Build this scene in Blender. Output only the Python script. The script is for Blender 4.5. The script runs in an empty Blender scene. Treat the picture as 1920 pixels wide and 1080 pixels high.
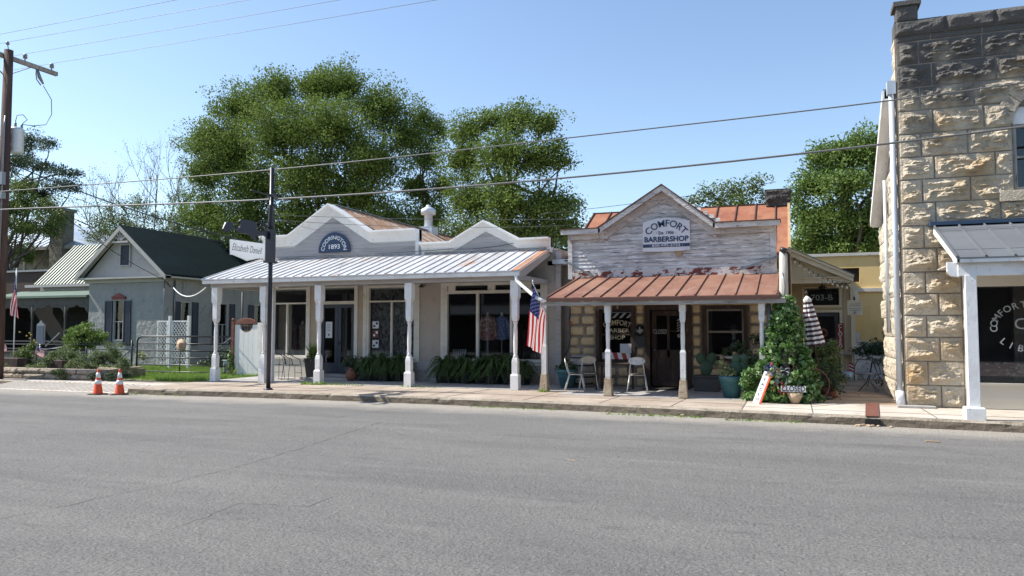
import bpy, bmesh, math, random
import numpy as np
from mathutils import Vector, Matrix, noise
R = math.radians
random.seed(7)
C = bpy.context.scene.collection
SC = bpy.context.scene

# ------------------------------------------------------------------ camera, sky, sun, exposure
FPX, CAMH, PITCH, YAW = 1420.0, 1.65, math.atan(80/1420.0), R(20.3)
cam = bpy.data.objects.new('camera', bpy.data.cameras.new('camera'))
C.objects.link(cam)
cam.data.sensor_width = 36.0
cam.data.lens = FPX/1920*36
cam.data.clip_start = 0.1
cam.data.clip_end = 3000
cam.location = (0, 0, CAMH)
cam.rotation_euler = (R(90)+PITCH, 0, YAW)
SC.camera = cam

SUN_EL, SUN_A = R(47), R(10.5)
sun_dir = Vector((-math.cos(SUN_EL)*math.cos(SUN_A), -math.cos(SUN_EL)*math.sin(SUN_A), math.sin(SUN_EL)))
w = bpy.data.worlds.new('World'); SC.world = w; w.use_nodes = True
nt = w.node_tree
bg = nt.nodes['Background']
sky = nt.nodes.new('ShaderNodeTexSky'); sky.sky_type = 'NISHITA'; sky.sun_disc = False
sky.sun_elevation = SUN_EL
sky.sun_rotation = math.atan2(sun_dir.x, sun_dir.y)
sky.air_density = 1.0; sky.dust_density = 0.5; sky.ozone_density = 1.4; sky.altitude = 0
nt.links.new(sky.outputs[0], bg.inputs[0])
bg.inputs[1].default_value = 0.132
sl = bpy.data.lights.new('sun', 'SUN'); sl.energy = 4.6; sl.angle = R(0.53); sl.color = (1.0, 0.95, 0.87)
so = bpy.data.objects.new('sun', sl); C.objects.link(so)
so.rotation_euler = sun_dir.to_track_quat('Z', 'Y').to_euler()
so.location = (-30, -5, 40)
SC.view_settings.view_transform = 'Standard'
SC.view_settings.look = 'None'
SC.view_settings.gamma = 1
SC.view_settings.exposure = 0.72
SC.cycles.max_bounces = 8
SC.cycles.transparent_max_bounces = 16
try: SC.cycles.use_denoising = True
except Exception: pass

def ray(u, v):
    x = (u-960)/FPX; y = (540-v)/FPX
    f = (-math.sin(YAW)*math.cos(PITCH), math.cos(YAW)*math.cos(PITCH), math.sin(PITCH))
    r = (math.cos(YAW), math.sin(YAW), 0)
    up = (math.sin(YAW)*math.sin(PITCH), -math.cos(YAW)*math.sin(PITCH), math.cos(PITCH))
    return [f[i]+x*r[i]+y*up[i] for i in range(3)]
def at(u, v, y):
    d = ray(u, v); t = y/d[1]
    return Vector((t*d[0], y, CAMH+t*d[2]))

# ------------------------------------------------------------------ materials
MATS = {}
def mat(name, base, layers=(), rough=0.6, metal=0.0, bumps=(), spec=0.5, zstain=None, brick=None, island=None, trans=0.0, rough_var=None):
    """layers: (colour, scale, lo, hi[, stretch(x,y,z)[, detail]]) mixed on by noise; bumps: (scale, distance[, stretch])"""
    m = bpy.data.materials.new(name); m.use_nodes = True
    t = m.node_tree; N = t.nodes; L = t.links
    b = N['Principled BSDF']
    b.inputs['Roughness'].default_value = rough; b.inputs['Metallic'].default_value = metal
    b.inputs['Specular IOR Level'].default_value = spec
    tc = N.new('ShaderNodeTexCoord')
    def noise_fac(scale, lo, hi, st=None, detail=5.0, rgh=0.6):
        src = tc.outputs['Object']
        if st:
            mp = N.new('ShaderNodeMapping'); mp.inputs['Scale'].default_value = st
            L.new(src, mp.inputs[0]); src = mp.outputs[0]
        n = N.new('ShaderNodeTexNoise'); n.inputs['Scale'].default_value = scale
        n.inputs['Detail'].default_value = detail; n.inputs['Roughness'].default_value = rgh
        L.new(src, n.inputs['Vector'])
        mr = N.new('ShaderNodeMapRange'); mr.inputs[1].default_value = lo; mr.inputs[2].default_value = hi
        L.new(n.outputs[0], mr.inputs[0]); return mr.outputs[0]
    rgb = N.new('ShaderNodeRGB'); rgb.outputs[0].default_value = (*base, 1); cur = rgb.outputs[0]
    def mix(cur, fac, col, socket=None):
        mx = N.new('ShaderNodeMix'); mx.data_type = 'RGBA'
        L.new(fac, mx.inputs[0]); L.new(cur, mx.inputs[6])
        if socket: L.new(socket, mx.inputs[7])
        else: mx.inputs[7].default_value = (*col, 1)
        return mx.outputs[2]
    if brick:
        bt = N.new('ShaderNodeTexBrick')
        for k, v in brick.items():
            if k == 'rot': continue
            if k in ('offset', 'squash'): setattr(bt, k, v)
            else: bt.inputs[k].default_value = (*v, 1) if isinstance(v, tuple) else v
        mp = N.new('ShaderNodeMapping'); mp.inputs['Rotation'].default_value = brick.get('rot', (0, 0, 0)) 
        L.new(tc.outputs['Object'], mp.inputs[0]); L.new(mp.outputs[0], bt.inputs['Vector'])
        cur = bt.outputs[0]
    if island:
        g = N.new('ShaderNodeNewGeometry')
        cr = N.new('ShaderNodeValToRGB'); L.new(g.outputs['Random Per Island'], cr.inputs[0])
        e = cr.color_ramp.elements
        e[0].color = (*island[0], 1); e[1].color = (*island[-1], 1)
        for i, c in enumerate(island[1:-1]):
            x = cr.color_ramp.elements.new((i+1)/(len(island)-1)); x.color = (*c, 1)
        cur = cr.outputs[0]
    for l in layers:
        cur = mix(cur, noise_fac(l[1], l[2], l[3], l[4] if len(l) > 4 else None, l[5] if len(l) > 5 else 5.0), l[0])
    if zstain:
        col, z0, z1, sc = zstain
        sx = N.new('ShaderNodeSeparateXYZ'); L.new(tc.outputs['Object'], sx.inputs[0])
        n = N.new('ShaderNodeTexNoise'); n.inputs['Scale'].default_value = sc; n.inputs['Detail'].default_value = 6
        L.new(tc.outputs['Object'], n.inputs['Vector'])
        ad = N.new('ShaderNodeMath'); ad.operation = 'MULTIPLY_ADD'; ad.inputs[1].default_value = 3.0*(z1-z0)
        L.new(n.outputs[0], ad.inputs[0]); L.new(sx.outputs[2], ad.inputs[2])
        mr = N.new('ShaderNodeMapRange'); mr.inputs[1].default_value = z0+1.5*(z1-z0); mr.inputs[2].default_value = z1+1.5*(z1-z0)
        L.new(ad.outputs[0], mr.inputs[0]); cur = mix(cur, mr.outputs[0], col)
    L.new(cur, b.inputs['Base Color'])
    if bumps:
        prev = None
        for bp in bumps:
            f = noise_fac(bp[0], 0.3, 0.7, bp[2] if len(bp) > 2 else None, 4.0)
            bn = N.new('ShaderNodeBump'); bn.inputs['Distance'].default_value = bp[1]; bn.inputs['Strength'].default_value = 1.0
            L.new(f, bn.inputs['Height'])
            if prev: L.new(prev, bn.inputs['Normal'])
            prev = bn.outputs[0]
        L.new(prev, b.inputs['Normal'])
    if trans > 0:
        tr = N.new('ShaderNodeBsdfTranslucent'); L.new(cur, tr.inputs[0])
        mx = N.new('ShaderNodeMixShader'); mx.inputs[0].default_value = trans
        L.new(b.outputs[0], mx.inputs[1]); L.new(tr.outputs[0], mx.inputs[2])
        L.new(mx.outputs[0], N['Material Output'].inputs[0])
    MATS[name] = m
    return m
def glass(name, tint=(0.35, 0.38, 0.40), clear=0.8, rough=0.03):
    m = bpy.data.materials.new(name); m.use_nodes = True
    t = m.node_tree; N = t.nodes; L = t.links
    N.remove(N['Principled BSDF'])
    tr = N.new('ShaderNodeBsdfTransparent'); tr.inputs[0].default_value = (*tint, 1)
    gl = N.new('ShaderNodeBsdfGlossy'); gl.inputs['Roughness'].default_value = rough; gl.inputs[0].default_value = (.9, .95, 1, 1)
    fr = N.new('ShaderNodeFresnel'); fr.inputs[0].default_value = 1.5
    mx = N.new('ShaderNodeMixShader')
    L.new(fr.outputs[0], mx.inputs[0]); L.new(tr.outputs[0], mx.inputs[1]); L.new(gl.outputs[0], mx.inputs[2])
    L.new(mx.outputs[0], N['Material Output'].inputs[0]); MATS[name] = m
    return m

mat('asphalt', (0.25, 0.24, 0.225), [((0.33, 0.315, 0.29), 0.25, 0.42, 0.70, (1, 2.2, 1)), ((0.19, 0.184, 0.175), 0.5, 0.48, 0.75, (0.3, 1.8, 1)), ((0.36, 0.34, 0.31), 0.9, 0.60, 0.75, (0.25, 1.8, 1)), ((0.12, 0.116, 0.11), 42, 0.50, 0.68, None, 3.0), ((0.42, 0.40, 0.37), 34, 0.55, 0.72, None, 3.0), ((0.165, 0.158, 0.15), 0.16, 0.56, 0.66, (0.5, 2.0, 1), 6.0), ((0.17, 0.163, 0.155), 3.2, 0.58, 0.75, (0.5, 1.5, 1), 8.0),
    ((0.12, 0.12, 0.12), 160, 0.50, 0.66, None, 2.0), ((0.38, 0.37, 0.35), 110, 0.57, 0.72, None, 2.0), ((0.45, 0.44, 0.41), 38, 0.68, 0.76, None, 3.0), ((0.10, 0.10, 0.10), 23, 0.70, 0.80, None, 3.0)],
    rough=0.9, bumps=[(110, 0.009), (30, 0.012), (6, 0.012)], spec=0.2)
mat('gravel_edge', (0.27, 0.26, 0.24), [((0.46, 0.42, 0.35), 55, 0.5, 0.62, None, 2.0), ((0.13, 0.125, 0.12), 70, 0.56, 0.68, None, 2.0), ((0.20, 0.20, 0.20), 1.2, 0.45, 0.7)], rough=0.95, bumps=[(70, 0.012)])
mat('kerb_face_shade_dirt', (0.19, 0.155, 0.115), [((0.09, 0.075, 0.055), 4, 0.45, 0.65, (1, 1, 3)), ((0.32, 0.27, 0.2), 2.5, 0.58, 0.75)], rough=0.95, bumps=[(25, 0.02), (90, 0.005)])  # dirt, plus the street face's shade painted in darker than the kerb top
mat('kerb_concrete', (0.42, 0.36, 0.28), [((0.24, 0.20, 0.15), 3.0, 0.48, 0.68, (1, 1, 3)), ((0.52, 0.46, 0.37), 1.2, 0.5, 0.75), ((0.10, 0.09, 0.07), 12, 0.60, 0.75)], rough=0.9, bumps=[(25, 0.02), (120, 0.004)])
mat('walk_brown', (0.36, 0.285, 0.22), [((0.47, 0.40, 0.325), 0.8, 0.40, 0.70), ((0.25, 0.195, 0.15), 2.2, 0.55, 0.75), ((0.20, 0.16, 0.13), 45, 0.60, 0.75)], rough=0.9, bumps=[(60, 0.004)],
    brick=None)
mat('walk_light', (0.50, 0.44, 0.37), [((0.58, 0.53, 0.46), 1.0, 0.4, 0.7), ((0.34, 0.29, 0.24), 2.5, 0.55, 0.78), ((0.25, 0.22, 0.18), 50, 0.62, 0.76)], rough=0.9, bumps=[(60, 0.004)])
mat('porch_floor', (0.40, 0.38, 0.36), [((0.30, 0.28, 0.26), 1.5, 0.45, 0.7), ((0.5, 0.47, 0.43), 3, 0.55, 0.75)], rough=0.85, bumps=[(40, 0.004)])
mat('flag_stone', (0.38, 0.27, 0.18), [((0.46, 0.35, 0.25), 1.3, 0.4, 0.7), ((0.25, 0.18, 0.13), 3, 0.5, 0.75)], rough=0.8, bumps=[(30, 0.004)],)
mat('joint_dark', (0.06, 0.05, 0.04), rough=1)
mat('dirt', (0.26, 0.21, 0.15), [((0.13, 0.16, 0.05), 0.7, 0.45, 0.65), ((0.40, 0.35, 0.27), 3, 0.5, 0.75)], rough=1, bumps=[(20, 0.02)])
mat('grass_ground', (0.09, 0.14, 0.03), [((0.20, 0.19, 0.08), 0.9, 0.5, 0.75), ((0.05, 0.09, 0.02), 6, 0.45, 0.7)], rough=1, bumps=[(40, 0.03)])
mat('grass_blade', (0.16, 0.28, 0.04), island=[(0.10, 0.20, 0.03), (0.20, 0.34, 0.05), (0.30, 0.36, 0.09)], rough=0.7, trans=0.35)
# walls
mat('white_cornice', (0.80, 0.79, 0.76), [((0.68, 0.665, 0.63), 1.6, 0.46, 0.75), ((0.42, 0.39, 0.35), 10, 0.64, 0.76, (1, 1, 0.4))], rough=0.55, bumps=[(30, 0.002)])
mat('white_paint', (0.79, 0.785, 0.77), [((0.66, 0.645, 0.615), 2.5, 0.46, 0.70), ((0.38, 0.35, 0.31), 11, 0.60, 0.74, (1, 1, 0.4))], rough=0.5, bumps=[(30, 0.002)])
mat('cream_trim', (0.66, 0.63, 0.56), [((0.50, 0.475, 0.42), 2.0, 0.46, 0.75), ((0.34, 0.31, 0.27), 12, 0.62, 0.76, (0.6, 1, 1))], rough=0.5, bumps=[(30, 0.002)])
mat('chalky_post', (0.70, 0.70, 0.69), [((0.52, 0.50, 0.47), 3, 0.48, 0.75, (1, 1, 0.4)), ((0.25, 0.22, 0.19), 18, 0.63, 0.74, (1, 1, 0.3))], rough=0.65, bumps=[(40, 0.003, (1, 1, 0.2))])
mat('grey_siding', (0.40, 0.375, 0.365), [((0.49, 0.46, 0.445), 1.2, 0.4, 0.75, (.4, 1, 2)), ((0.27, 0.25, 0.24), 3.0, 0.50, 0.72, (.25, 1, 3))], rough=0.65, bumps=[(50, 0.002, (0.1, 1, 1))])
mat('mauve_wall', (0.39, 0.345, 0.30), [((0.44, 0.395, 0.345), 1.0, 0.4, 0.75), ((0.26, 0.23, 0.215), 3, 0.55, 0.8)], rough=0.7, bumps=[(30, 0.003)])
mat('tan_panel', (0.42, 0.35, 0.26), [((0.34, 0.29, 0.22), 2, 0.45, 0.75)], rough=0.7)
mat('beam_grey', (0.42, 0.40, 0.385), [((0.34, 0.32, 0.30), 2, 0.5, 0.8, (0.3, 1, 1)), ((0.2, 0.18, 0.16), 15, 0.68, 0.8)], rough=0.6, bumps=[(30, 0.003, (0.1, 1, 1))])
mat('old_siding', (0.63, 0.615, 0.595), [((0.42, 0.41, 0.40), 2.2, 0.44, 0.60, (0.35, 1, 3)), ((0.76, 0.75, 0.75), 5, 0.52, 0.60, (0.5, 1, 3)), ((0.20, 0.19, 0.19), 11, 0.56, 0.62, (0.3, 1, 4))],
    rough=0.8, bumps=[(30, 0.004, (0.06, 1, 2))])
mat('old_trim', (0.50, 0.48, 0.47), [((0.68, 0.66, 0.63), 3, 0.45, 0.6, (0.5, 1, 1)), ((0.25, 0.22, 0.20), 12, 0.56, 0.68, (0.4, 1, 1)), ((0.33, 0.26, 0.2), 5, 0.58, 0.72)], rough=0.8, bumps=[(35, 0.004, (0.2, 1, 1))])
mat('red_flake', (0.60, 0.57, 0.55), [((0.17, 0.045, 0.032), 3.6, 0.52, 0.56, (1, 1, 2.0), 8.0), ((0.10, 0.045, 0.04), 12, 0.56, 0.64)], rough=0.8, bumps=[(20, 0.004)])
mat('stone_gold', (0.68, 0.51, 0.29), [((0.50, 0.39, 0.25), 2.5, 0.45, 0.7), ((0.68, 0.57, 0.40), 1.6, 0.48, 0.66), ((0.30, 0.22, 0.13), 10, 0.60, 0.75), ((0.45, 0.24, 0.10), 1.6, 0.62, 0.8)], rough=0.9, bumps=[(35, 0.008), (140, 0.002)])
mat('mortar', (0.20, 0.17, 0.14), [((0.36, 0.31, 0.25), 4, 0.45, 0.7)], rough=1, bumps=[(30, 0.01)])
mat('limestone', (0.56, 0.47, 0.345), [((0.68, 0.60, 0.47), 1.3, 0.42, 0.7), ((0.50, 0.34, 0.17), 0.9, 0.50, 0.72), ((0.30, 0.265, 0.22), 5, 0.56, 0.74, (1, 1, 2.2)), ((0.17, 0.15, 0.13), 14, 0.62, 0.74, (1, 1, 2.5))],
    rough=0.92, bumps=[(22, 0.018), (90, 0.004)], zstain=((0.115, 0.108, 0.10), 5.2, 7.1, 1.6))
mat('limestone_side', (0.62, 0.55, 0.43), [((0.52, 0.44, 0.33), 1.3, 0.42, 0.7), ((0.34, 0.30, 0.25), 8, 0.62, 0.76)], rough=0.92, bumps=[(22, 0.012), (90, 0.004)])
mat('yellow_stucco', (0.84, 0.60, 0.25), [((0.82, 0.62, 0.30), 0.8, 0.4, 0.75), ((0.68, 0.44, 0.15), 1.6, 0.5, 0.8)], rough=0.9, bumps=[(50, 0.003)])
mat('cream_wall', (0.52, 0.42, 0.27), [((0.44, 0.35, 0.22), 1.5, 0.5, 0.8)], rough=0.75, bumps=[(40, 0.002)])
mat('cream_light', (0.76, 0.67, 0.50), [((0.55, 0.46, 0.32), 2, 0.5, 0.8)], rough=0.65)
mat('beige_panel', (0.56, 0.52, 0.44), [((0.48, 0.44, 0.37), 1.5, 0.5, 0.8), ((0.35, 0.32, 0.27), 6, 0.66, 0.85)], rough=0.6)
mat('house_stucco', (0.29, 0.29, 0.285), [((0.33, 0.33, 0.315), 1.1, 0.42, 0.7), ((0.19, 0.19, 0.185), 3, 0.55, 0.75)], rough=0.92, bumps=[(4, 0.03), (40, 0.005)])
mat('house_trim', (0.40, 0.385, 0.36), [((0.33, 0.315, 0.295), 3, 0.5, 0.8)], rough=0.7)
mat('grey_brown', (0.085, 0.078, 0.07), [((0.05, 0.045, 0.04), 3, 0.5, 0.8)], rough=0.8)
mat('blue_shutter', (0.012, 0.022, 0.045), [((0.02, 0.032, 0.06), 3, 0.5, 0.8)], rough=0.55)
mat('navy_door', (0.035, 0.047, 0.072), [((0.06, 0.075, 0.105), 4, 0.5, 0.8)], rough=0.45)
mat('brick_wall', (0.2, 0.1, 0.08), brick={'Scale': 4.0, 'Color1': (0.075, 0.042, 0.035), 'Color2': (0.05, 0.03, 0.026), 'Mortar': (0.08, 0.07, 0.062), 'Mortar Size': 0.02, 'rot': (R(90), 0, 0)}, rough=0.9)
mat('far_stone', (0.3, 0.27, 0.2), brick={'Scale': 0.6, 'Color1': (0.33, 0.29, 0.22), 'Color2': (0.22, 0.20, 0.155), 'Mortar': (0.30, 0.28, 0.24), 'Mortar Size': 0.025, 'rot': (R(90), 0, 0)},
    layers=[((0.12, 0.11, 0.09), 2.5, 0.55, 0.75)], rough=0.95, bumps=[(12, 0.03)])
# roofs
mat('galv_white', (0.58, 0.58, 0.585), [((0.44, 0.44, 0.44), 1.6, 0.45, 0.7, (1, 0.4, 1)), ((0.42, 0.25, 0.15), 1.3, 0.57, 0.70, (2.2, 0.35, 1)), ((0.35, 0.22, 0.14), 9, 0.66, 0.78, (1, 0.4, 1))], rough=0.45, metal=0.15, bumps=[(2.5, 0.015)])
mat('rust_orange', (0.42, 0.20, 0.10), [((0.30, 0.14, 0.08), 2, 0.45, 0.7)], rough=0.75)
mat('rust_streak', (0.46, 0.28, 0.17), [((0.62, 0.56, 0.50), 1.8, 0.50, 0.64, (0.4, 2.5, 0.4)), ((0.30, 0.14, 0.07), 3.0, 0.50, 0.66, (0.4, 2.5, 0.4))], rough=0.6, metal=0.1, bumps=[(3, 0.01)])
mat('rust_red', (0.225, 0.105, 0.066), [((0.28, 0.15, 0.10), 0.9, 0.42, 0.66), ((0.15, 0.055, 0.04), 2.2, 0.52, 0.72, (1, 0.4, 1)), ((0.31, 0.20, 0.155), 3.5, 0.60, 0.76, (1, 0.5, 1)), ((0.30, 0.22, 0.19), 14, 0.64, 0.78)], rough=0.75, bumps=[(3, 0.012)])
mat('rust_roof', (0.29, 0.105, 0.052), [((0.36, 0.165, 0.09), 1.2, 0.42, 0.7), ((0.20, 0.065, 0.035), 2.5, 0.52, 0.72, (1, 0.5, 1)), ((0.12, 0.06, 0.05), 7, 0.62, 0.78)], rough=0.8, bumps=[(3, 0.012)])
mat('rust_dark', (0.10, 0.05, 0.04), rough=0.9)
mat('green_roof', (0.005, 0.018, 0.020), [((0.009, 0.028, 0.030), 0.8, 0.4, 0.7, (1, 0.2, 1))], rough=0.75, spec=0.2, bumps=[(30, 0.003)])
mat('sage_roof', (0.13, 0.185, 0.135), [((0.10, 0.145, 0.105), 1.0, 0.4, 0.7)], rough=0.5)
mat('blue_metal', (0.34, 0.42, 0.52), [((0.55, 0.60, 0.66), 1.2, 0.45, 0.6, (3, 0.4, 1))], rough=0.45)
mat('awning_grey', (0.12, 0.128, 0.14), [((0.15, 0.16, 0.172), 0.8, 0.4, 0.7)], rough=0.6)
mat('awning_blue', (0.04, 0.07, 0.12), rough=0.45, metal=0.2)
mat('galv_pipe', (0.58, 0.62, 0.66), [((0.45, 0.48, 0.52), 3, 0.45, 0.7, (1, 1, 0.3))], rough=0.45, metal=0.25)
mat('dark_metal', (0.018, 0.018, 0.022), [((0.03, 0.03, 0.035), 6, 0.5, 0.7)], rough=0.4)
mat('pole_blue_black', (0.014, 0.016, 0.028), rough=0.35)
mat('grey_metal', (0.22, 0.23, 0.24), rough=0.4, metal=0.6)
mat('cable_pale', (0.15, 0.148, 0.14), rough=0.45)
mat('cable_black', (0.025, 0.025, 0.03), rough=0.5)
# woods
mat('creosote_wood', (0.075, 0.040, 0.032), [((0.13, 0.075, 0.055), 6, 0.45, 0.7, (1, 1, 0.1)), ((0.03, 0.02, 0.018), 14, 0.55, 0.7, (1, 1, 0.1))], rough=0.9, bumps=[(20, 0.01, (1, 1, 0.08))])
mat('post_wood', (0.44, 0.41, 0.37), [((0.58, 0.55, 0.50), 5, 0.45, 0.68, (1, 1, 0.12)), ((0.12, 0.10, 0.08), 9, 0.58, 0.68, (1, 1, 0.12))], rough=0.9, bumps=[(25, 0.008, (1, 1, 0.1))])
mat('grey_wood', (0.26, 0.24, 0.215), [((0.40, 0.37, 0.33), 5, 0.45, 0.68, (1, 1, 0.12)), ((0.08, 0.065, 0.05), 12, 0.56, 0.68, (1, 1, 0.12))], rough=0.9, bumps=[(25, 0.008, (1, 1, 0.1))])
mat('dark_wood', (0.045, 0.028, 0.022), [((0.09, 0.06, 0.048), 8, 0.5, 0.7, (1, 1, 0.2)), ((0.28, 0.25, 0.22), 20, 0.66, 0.76, (1, 1, 0.3))], rough=0.8, bumps=[(25, 0.004, (1, 1, 0.2))])
mat('beam_weather', (0.27, 0.255, 0.235), [((0.40, 0.38, 0.35), 3, 0.45, 0.65, (0.15, 1, 1)), ((0.10, 0.085, 0.07), 9, 0.56, 0.7, (0.15, 1, 1))], rough=0.9, bumps=[(20, 0.006, (0.1, 1, 1))])
mat('timber_tan', (0.42, 0.30, 0.16), [((0.28, 0.2, 0.11), 5, 0.5, 0.7, (0.15, 1, 1))], rough=0.85)
mat('brown_paint', (0.16, 0.055, 0.035), [((0.22, 0.09, 0.06), 4, 0.5, 0.7)], rough=0.6)
mat('red_wood', (0.22, 0.035, 0.025), [((0.12, 0.02, 0.015), 6, 0.5, 0.7)], rough=0.6)
mat('sandstone_plinth', (0.36, 0.28, 0.19), [((0.46, 0.39, 0.29), 5, 0.45, 0.65), ((0.16, 0.12, 0.09), 14, 0.56, 0.7)], rough=0.95, bumps=[(30, 0.01)])
mat('dark_stone', (0.07, 0.065, 0.06), [((0.17, 0.16, 0.14), 5, 0.5, 0.7)], rough=1, bumps=[(14, 0.04)])
mat('planter_stone', (0.33, 0.27, 0.20), [((0.46, 0.39, 0.30), 2.2, 0.45, 0.68), ((0.14, 0.11, 0.08), 7, 0.54, 0.7)], rough=0.95, bumps=[(14, 0.03)])
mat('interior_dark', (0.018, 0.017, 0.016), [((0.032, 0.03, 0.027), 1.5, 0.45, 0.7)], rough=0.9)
mat('interior_warm', (0.11, 0.085, 0.065), [((0.05, 0.04, 0.035), 1.5, 0.45, 0.7)], rough=0.9)
mat('curtain_lace', (0.22, 0.22, 0.21), [((0.06, 0.06, 0.06), 16, 0.48, 0.56, (1, 1, 0.45)), ((0.38, 0.38, 0.36), 30, 0.56, 0.62, (1, 1, 0.5))], rough=0.9)
mat('lace_white', (0.55, 0.55, 0.53), rough=0.9)
glass('window_glass', (0.86, 0.88, 0.88))
glass('clear_glass', (0.80, 0.82, 0.82))
# objects
mat('sign_navy', (0.022, 0.045, 0.105), rough=0.45)
mat('sign_white', (0.70, 0.71, 0.74), [((0.55, 0.56, 0.60), 3, 0.5, 0.75), ((0.28, 0.20, 0.15), 12, 0.68, 0.78)], rough=0.5)
mat('plain_white', (0.78, 0.78, 0.76), rough=0.5)
mat('banner_white', (0.72, 0.74, 0.76), rough=0.6, trans=0.6)
mat('ink', (0.02, 0.025, 0.04), rough=0.5)
mat('letter_grey', (0.30, 0.32, 0.33), rough=0.6)
mat('letter_gold', (0.46, 0.40, 0.28), rough=0.5)
mat('flag_red', (0.50, 0.025, 0.04), rough=0.75, trans=0.35)
mat('flag_white', (0.78, 0.76, 0.74), rough=0.75, trans=0.35)
mat('flag_blue', (0.02, 0.035, 0.16), rough=0.75, trans=0.25)
mat('teal_pot', (0.045, 0.135, 0.155), [((0.065, 0.17, 0.19), 2, 0.4, 0.7)], rough=0.45)
mat('black_pot', (0.02, 0.02, 0.022), rough=0.5)
mat('terracotta', (0.26, 0.10, 0.06), [((0.16, 0.07, 0.05), 5, 0.45, 0.7)], rough=0.85)
mat('terracotta_pale', (0.48, 0.36, 0.24), [((0.38, 0.28, 0.19), 5, 0.45, 0.7)], rough=0.85)
mat('cone_orange', (0.75, 0.09, 0.02), [((0.5, 0.06, 0.02), 8, 0.55, 0.75)], rough=0.5)
mat('cone_white', (0.75, 0.75, 0.75), rough=0.35)
mat('rubber', (0.03, 0.02, 0.018), rough=0.7)
mat('laminate_tan', (0.42, 0.36, 0.27), rough=0.4)
mat('laminate_pale', (0.60, 0.59, 0.57), rough=0.4)
mat('chair_white_steel', (0.62, 0.60, 0.56), rough=0.35, metal=0.3)
mat('red_paint', (0.45, 0.03, 0.03), rough=0.5)
mat('paper', (0.62, 0.66, 0.70), rough=0.7)
mat('photo_print', (0.25, 0.12, 0.10), [((0.42, 0.30, 0.24), 6, 0.45, 0.6, (1, 1, 2.5)), ((0.55, 0.50, 0.46), 11, 0.58, 0.62, (1, 1, 2)), ((0.08, 0.04, 0.04), 8, 0.56, 0.62)], rough=0.4)
mat('dress_maroon', (0.13, 0.06, 0.07), [((0.28, 0.18, 0.17), 22, 0.50, 0.60, (1, 1, 0.5))], rough=0.9)
mat('dress_sand', (0.21, 0.16, 0.12), [((0.34, 0.28, 0.22), 22, 0.50, 0.60, (1, 1, 0.5))], rough=0.9)
mat('blouse_coral', (0.42, 0.17, 0.13), [((0.55, 0.42, 0.38), 13, 0.48, 0.55), ((0.18, 0.08, 0.12), 15, 0.58, 0.63)], rough=0.9)
mat('blouse_blue', (0.10, 0.15, 0.38), [((0.42, 0.46, 0.60), 20, 0.50, 0.56, (1, 1, 3))], rough=0.9)
mat('skin_form', (0.55, 0.50, 0.42), rough=0.6)
mat('canopy_white', (0.72, 0.69, 0.68), rough=0.85)
mat('canopy_brown', (0.07, 0.035, 0.04), rough=0.85)
mat('bulb', (0.65, 0.60, 0.48), rough=0.1)
mat('marker_blue', (0.045, 0.075, 0.13), [((0.10, 0.14, 0.2), 30, 0.5, 0.6, (0.4, 1, 2))], rough=0.5)
mat('flower_red', (0.42, 0.02, 0.03), rough=0.6)
mat('flower_blue', (0.06, 0.06, 0.40), rough=0.6)
mat('flower_yellow', (0.60, 0.42, 0.05), rough=0.6)
mat('ribbon_grey', (0.30, 0.34, 0.38), rough=0.5)
# foliage (random leaf colours)
mat('leaf_pecan', (0.07, 0.12, 0.03), island=[(0.08, 0.13, 0.026), (0.12, 0.185, 0.034), (0.165, 0.23, 0.042), (0.20, 0.26, 0.055)], rough=0.85, trans=0.30)
mat('leaf_oak', (0.05, 0.09, 0.03), island=[(0.06, 0.10, 0.022), (0.12, 0.175, 0.035), (0.18, 0.23, 0.05)], rough=0.5, trans=0.28)
mat('leaf_dark', (0.04, 0.07, 0.04), island=[(0.03, 0.055, 0.028), (0.06, 0.10, 0.045), (0.10, 0.14, 0.06)], rough=0.5, trans=0.2)
mat('leaf_bright', (0.1, 0.18, 0.03), island=[(0.07, 0.13, 0.025), (0.12, 0.20, 0.04), (0.165, 0.25, 0.055), (0.21, 0.28, 0.075)], rough=0.8, trans=0.32)
mat('leaf_shrub', (0.10, 0.15, 0.05), island=[(0.045, 0.075, 0.022), (0.10, 0.15, 0.045), (0.17, 0.22, 0.08), (0.22, 0.26, 0.12)], rough=0.6, trans=0.3)
mat('leaf_vine', (0.05, 0.12, 0.03), island=[(0.04, 0.10, 0.02), (0.09, 0.19, 0.04), (0.17, 0.29, 0.08), (0.34, 0.44, 0.24)], rough=0.33, trans=0.25)
mat('leaf_fern', (0.05, 0.10, 0.03), island=[(0.03, 0.06, 0.018), (0.06, 0.11, 0.03), (0.11, 0.17, 0.045)], rough=0.5, trans=0.3)
mat('leaf_cactus', (0.035, 0.08, 0.04), [((0.06, 0.12, 0.06), 6, 0.5, 0.7)], rough=0.55)
mat('leaf_cream', (0.3, 0.33, 0.15), island=[(0.10, 0.16, 0.05), (0.32, 0.36, 0.16), (0.5, 0.5, 0.3)], rough=0.5, trans=0.3)
mat('bark', (0.10, 0.08, 0.065), [((0.18, 0.15, 0.125), 6, 0.5, 0.7, (1, 1, 0.25))], rough=0.95, bumps=[(14, 0.03, (1, 1, 0.3))])
mat('bark_pale', (0.24, 0.22, 0.20), [((0.14, 0.12, 0.11), 6, 0.5, 0.7)], rough=0.95)

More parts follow.
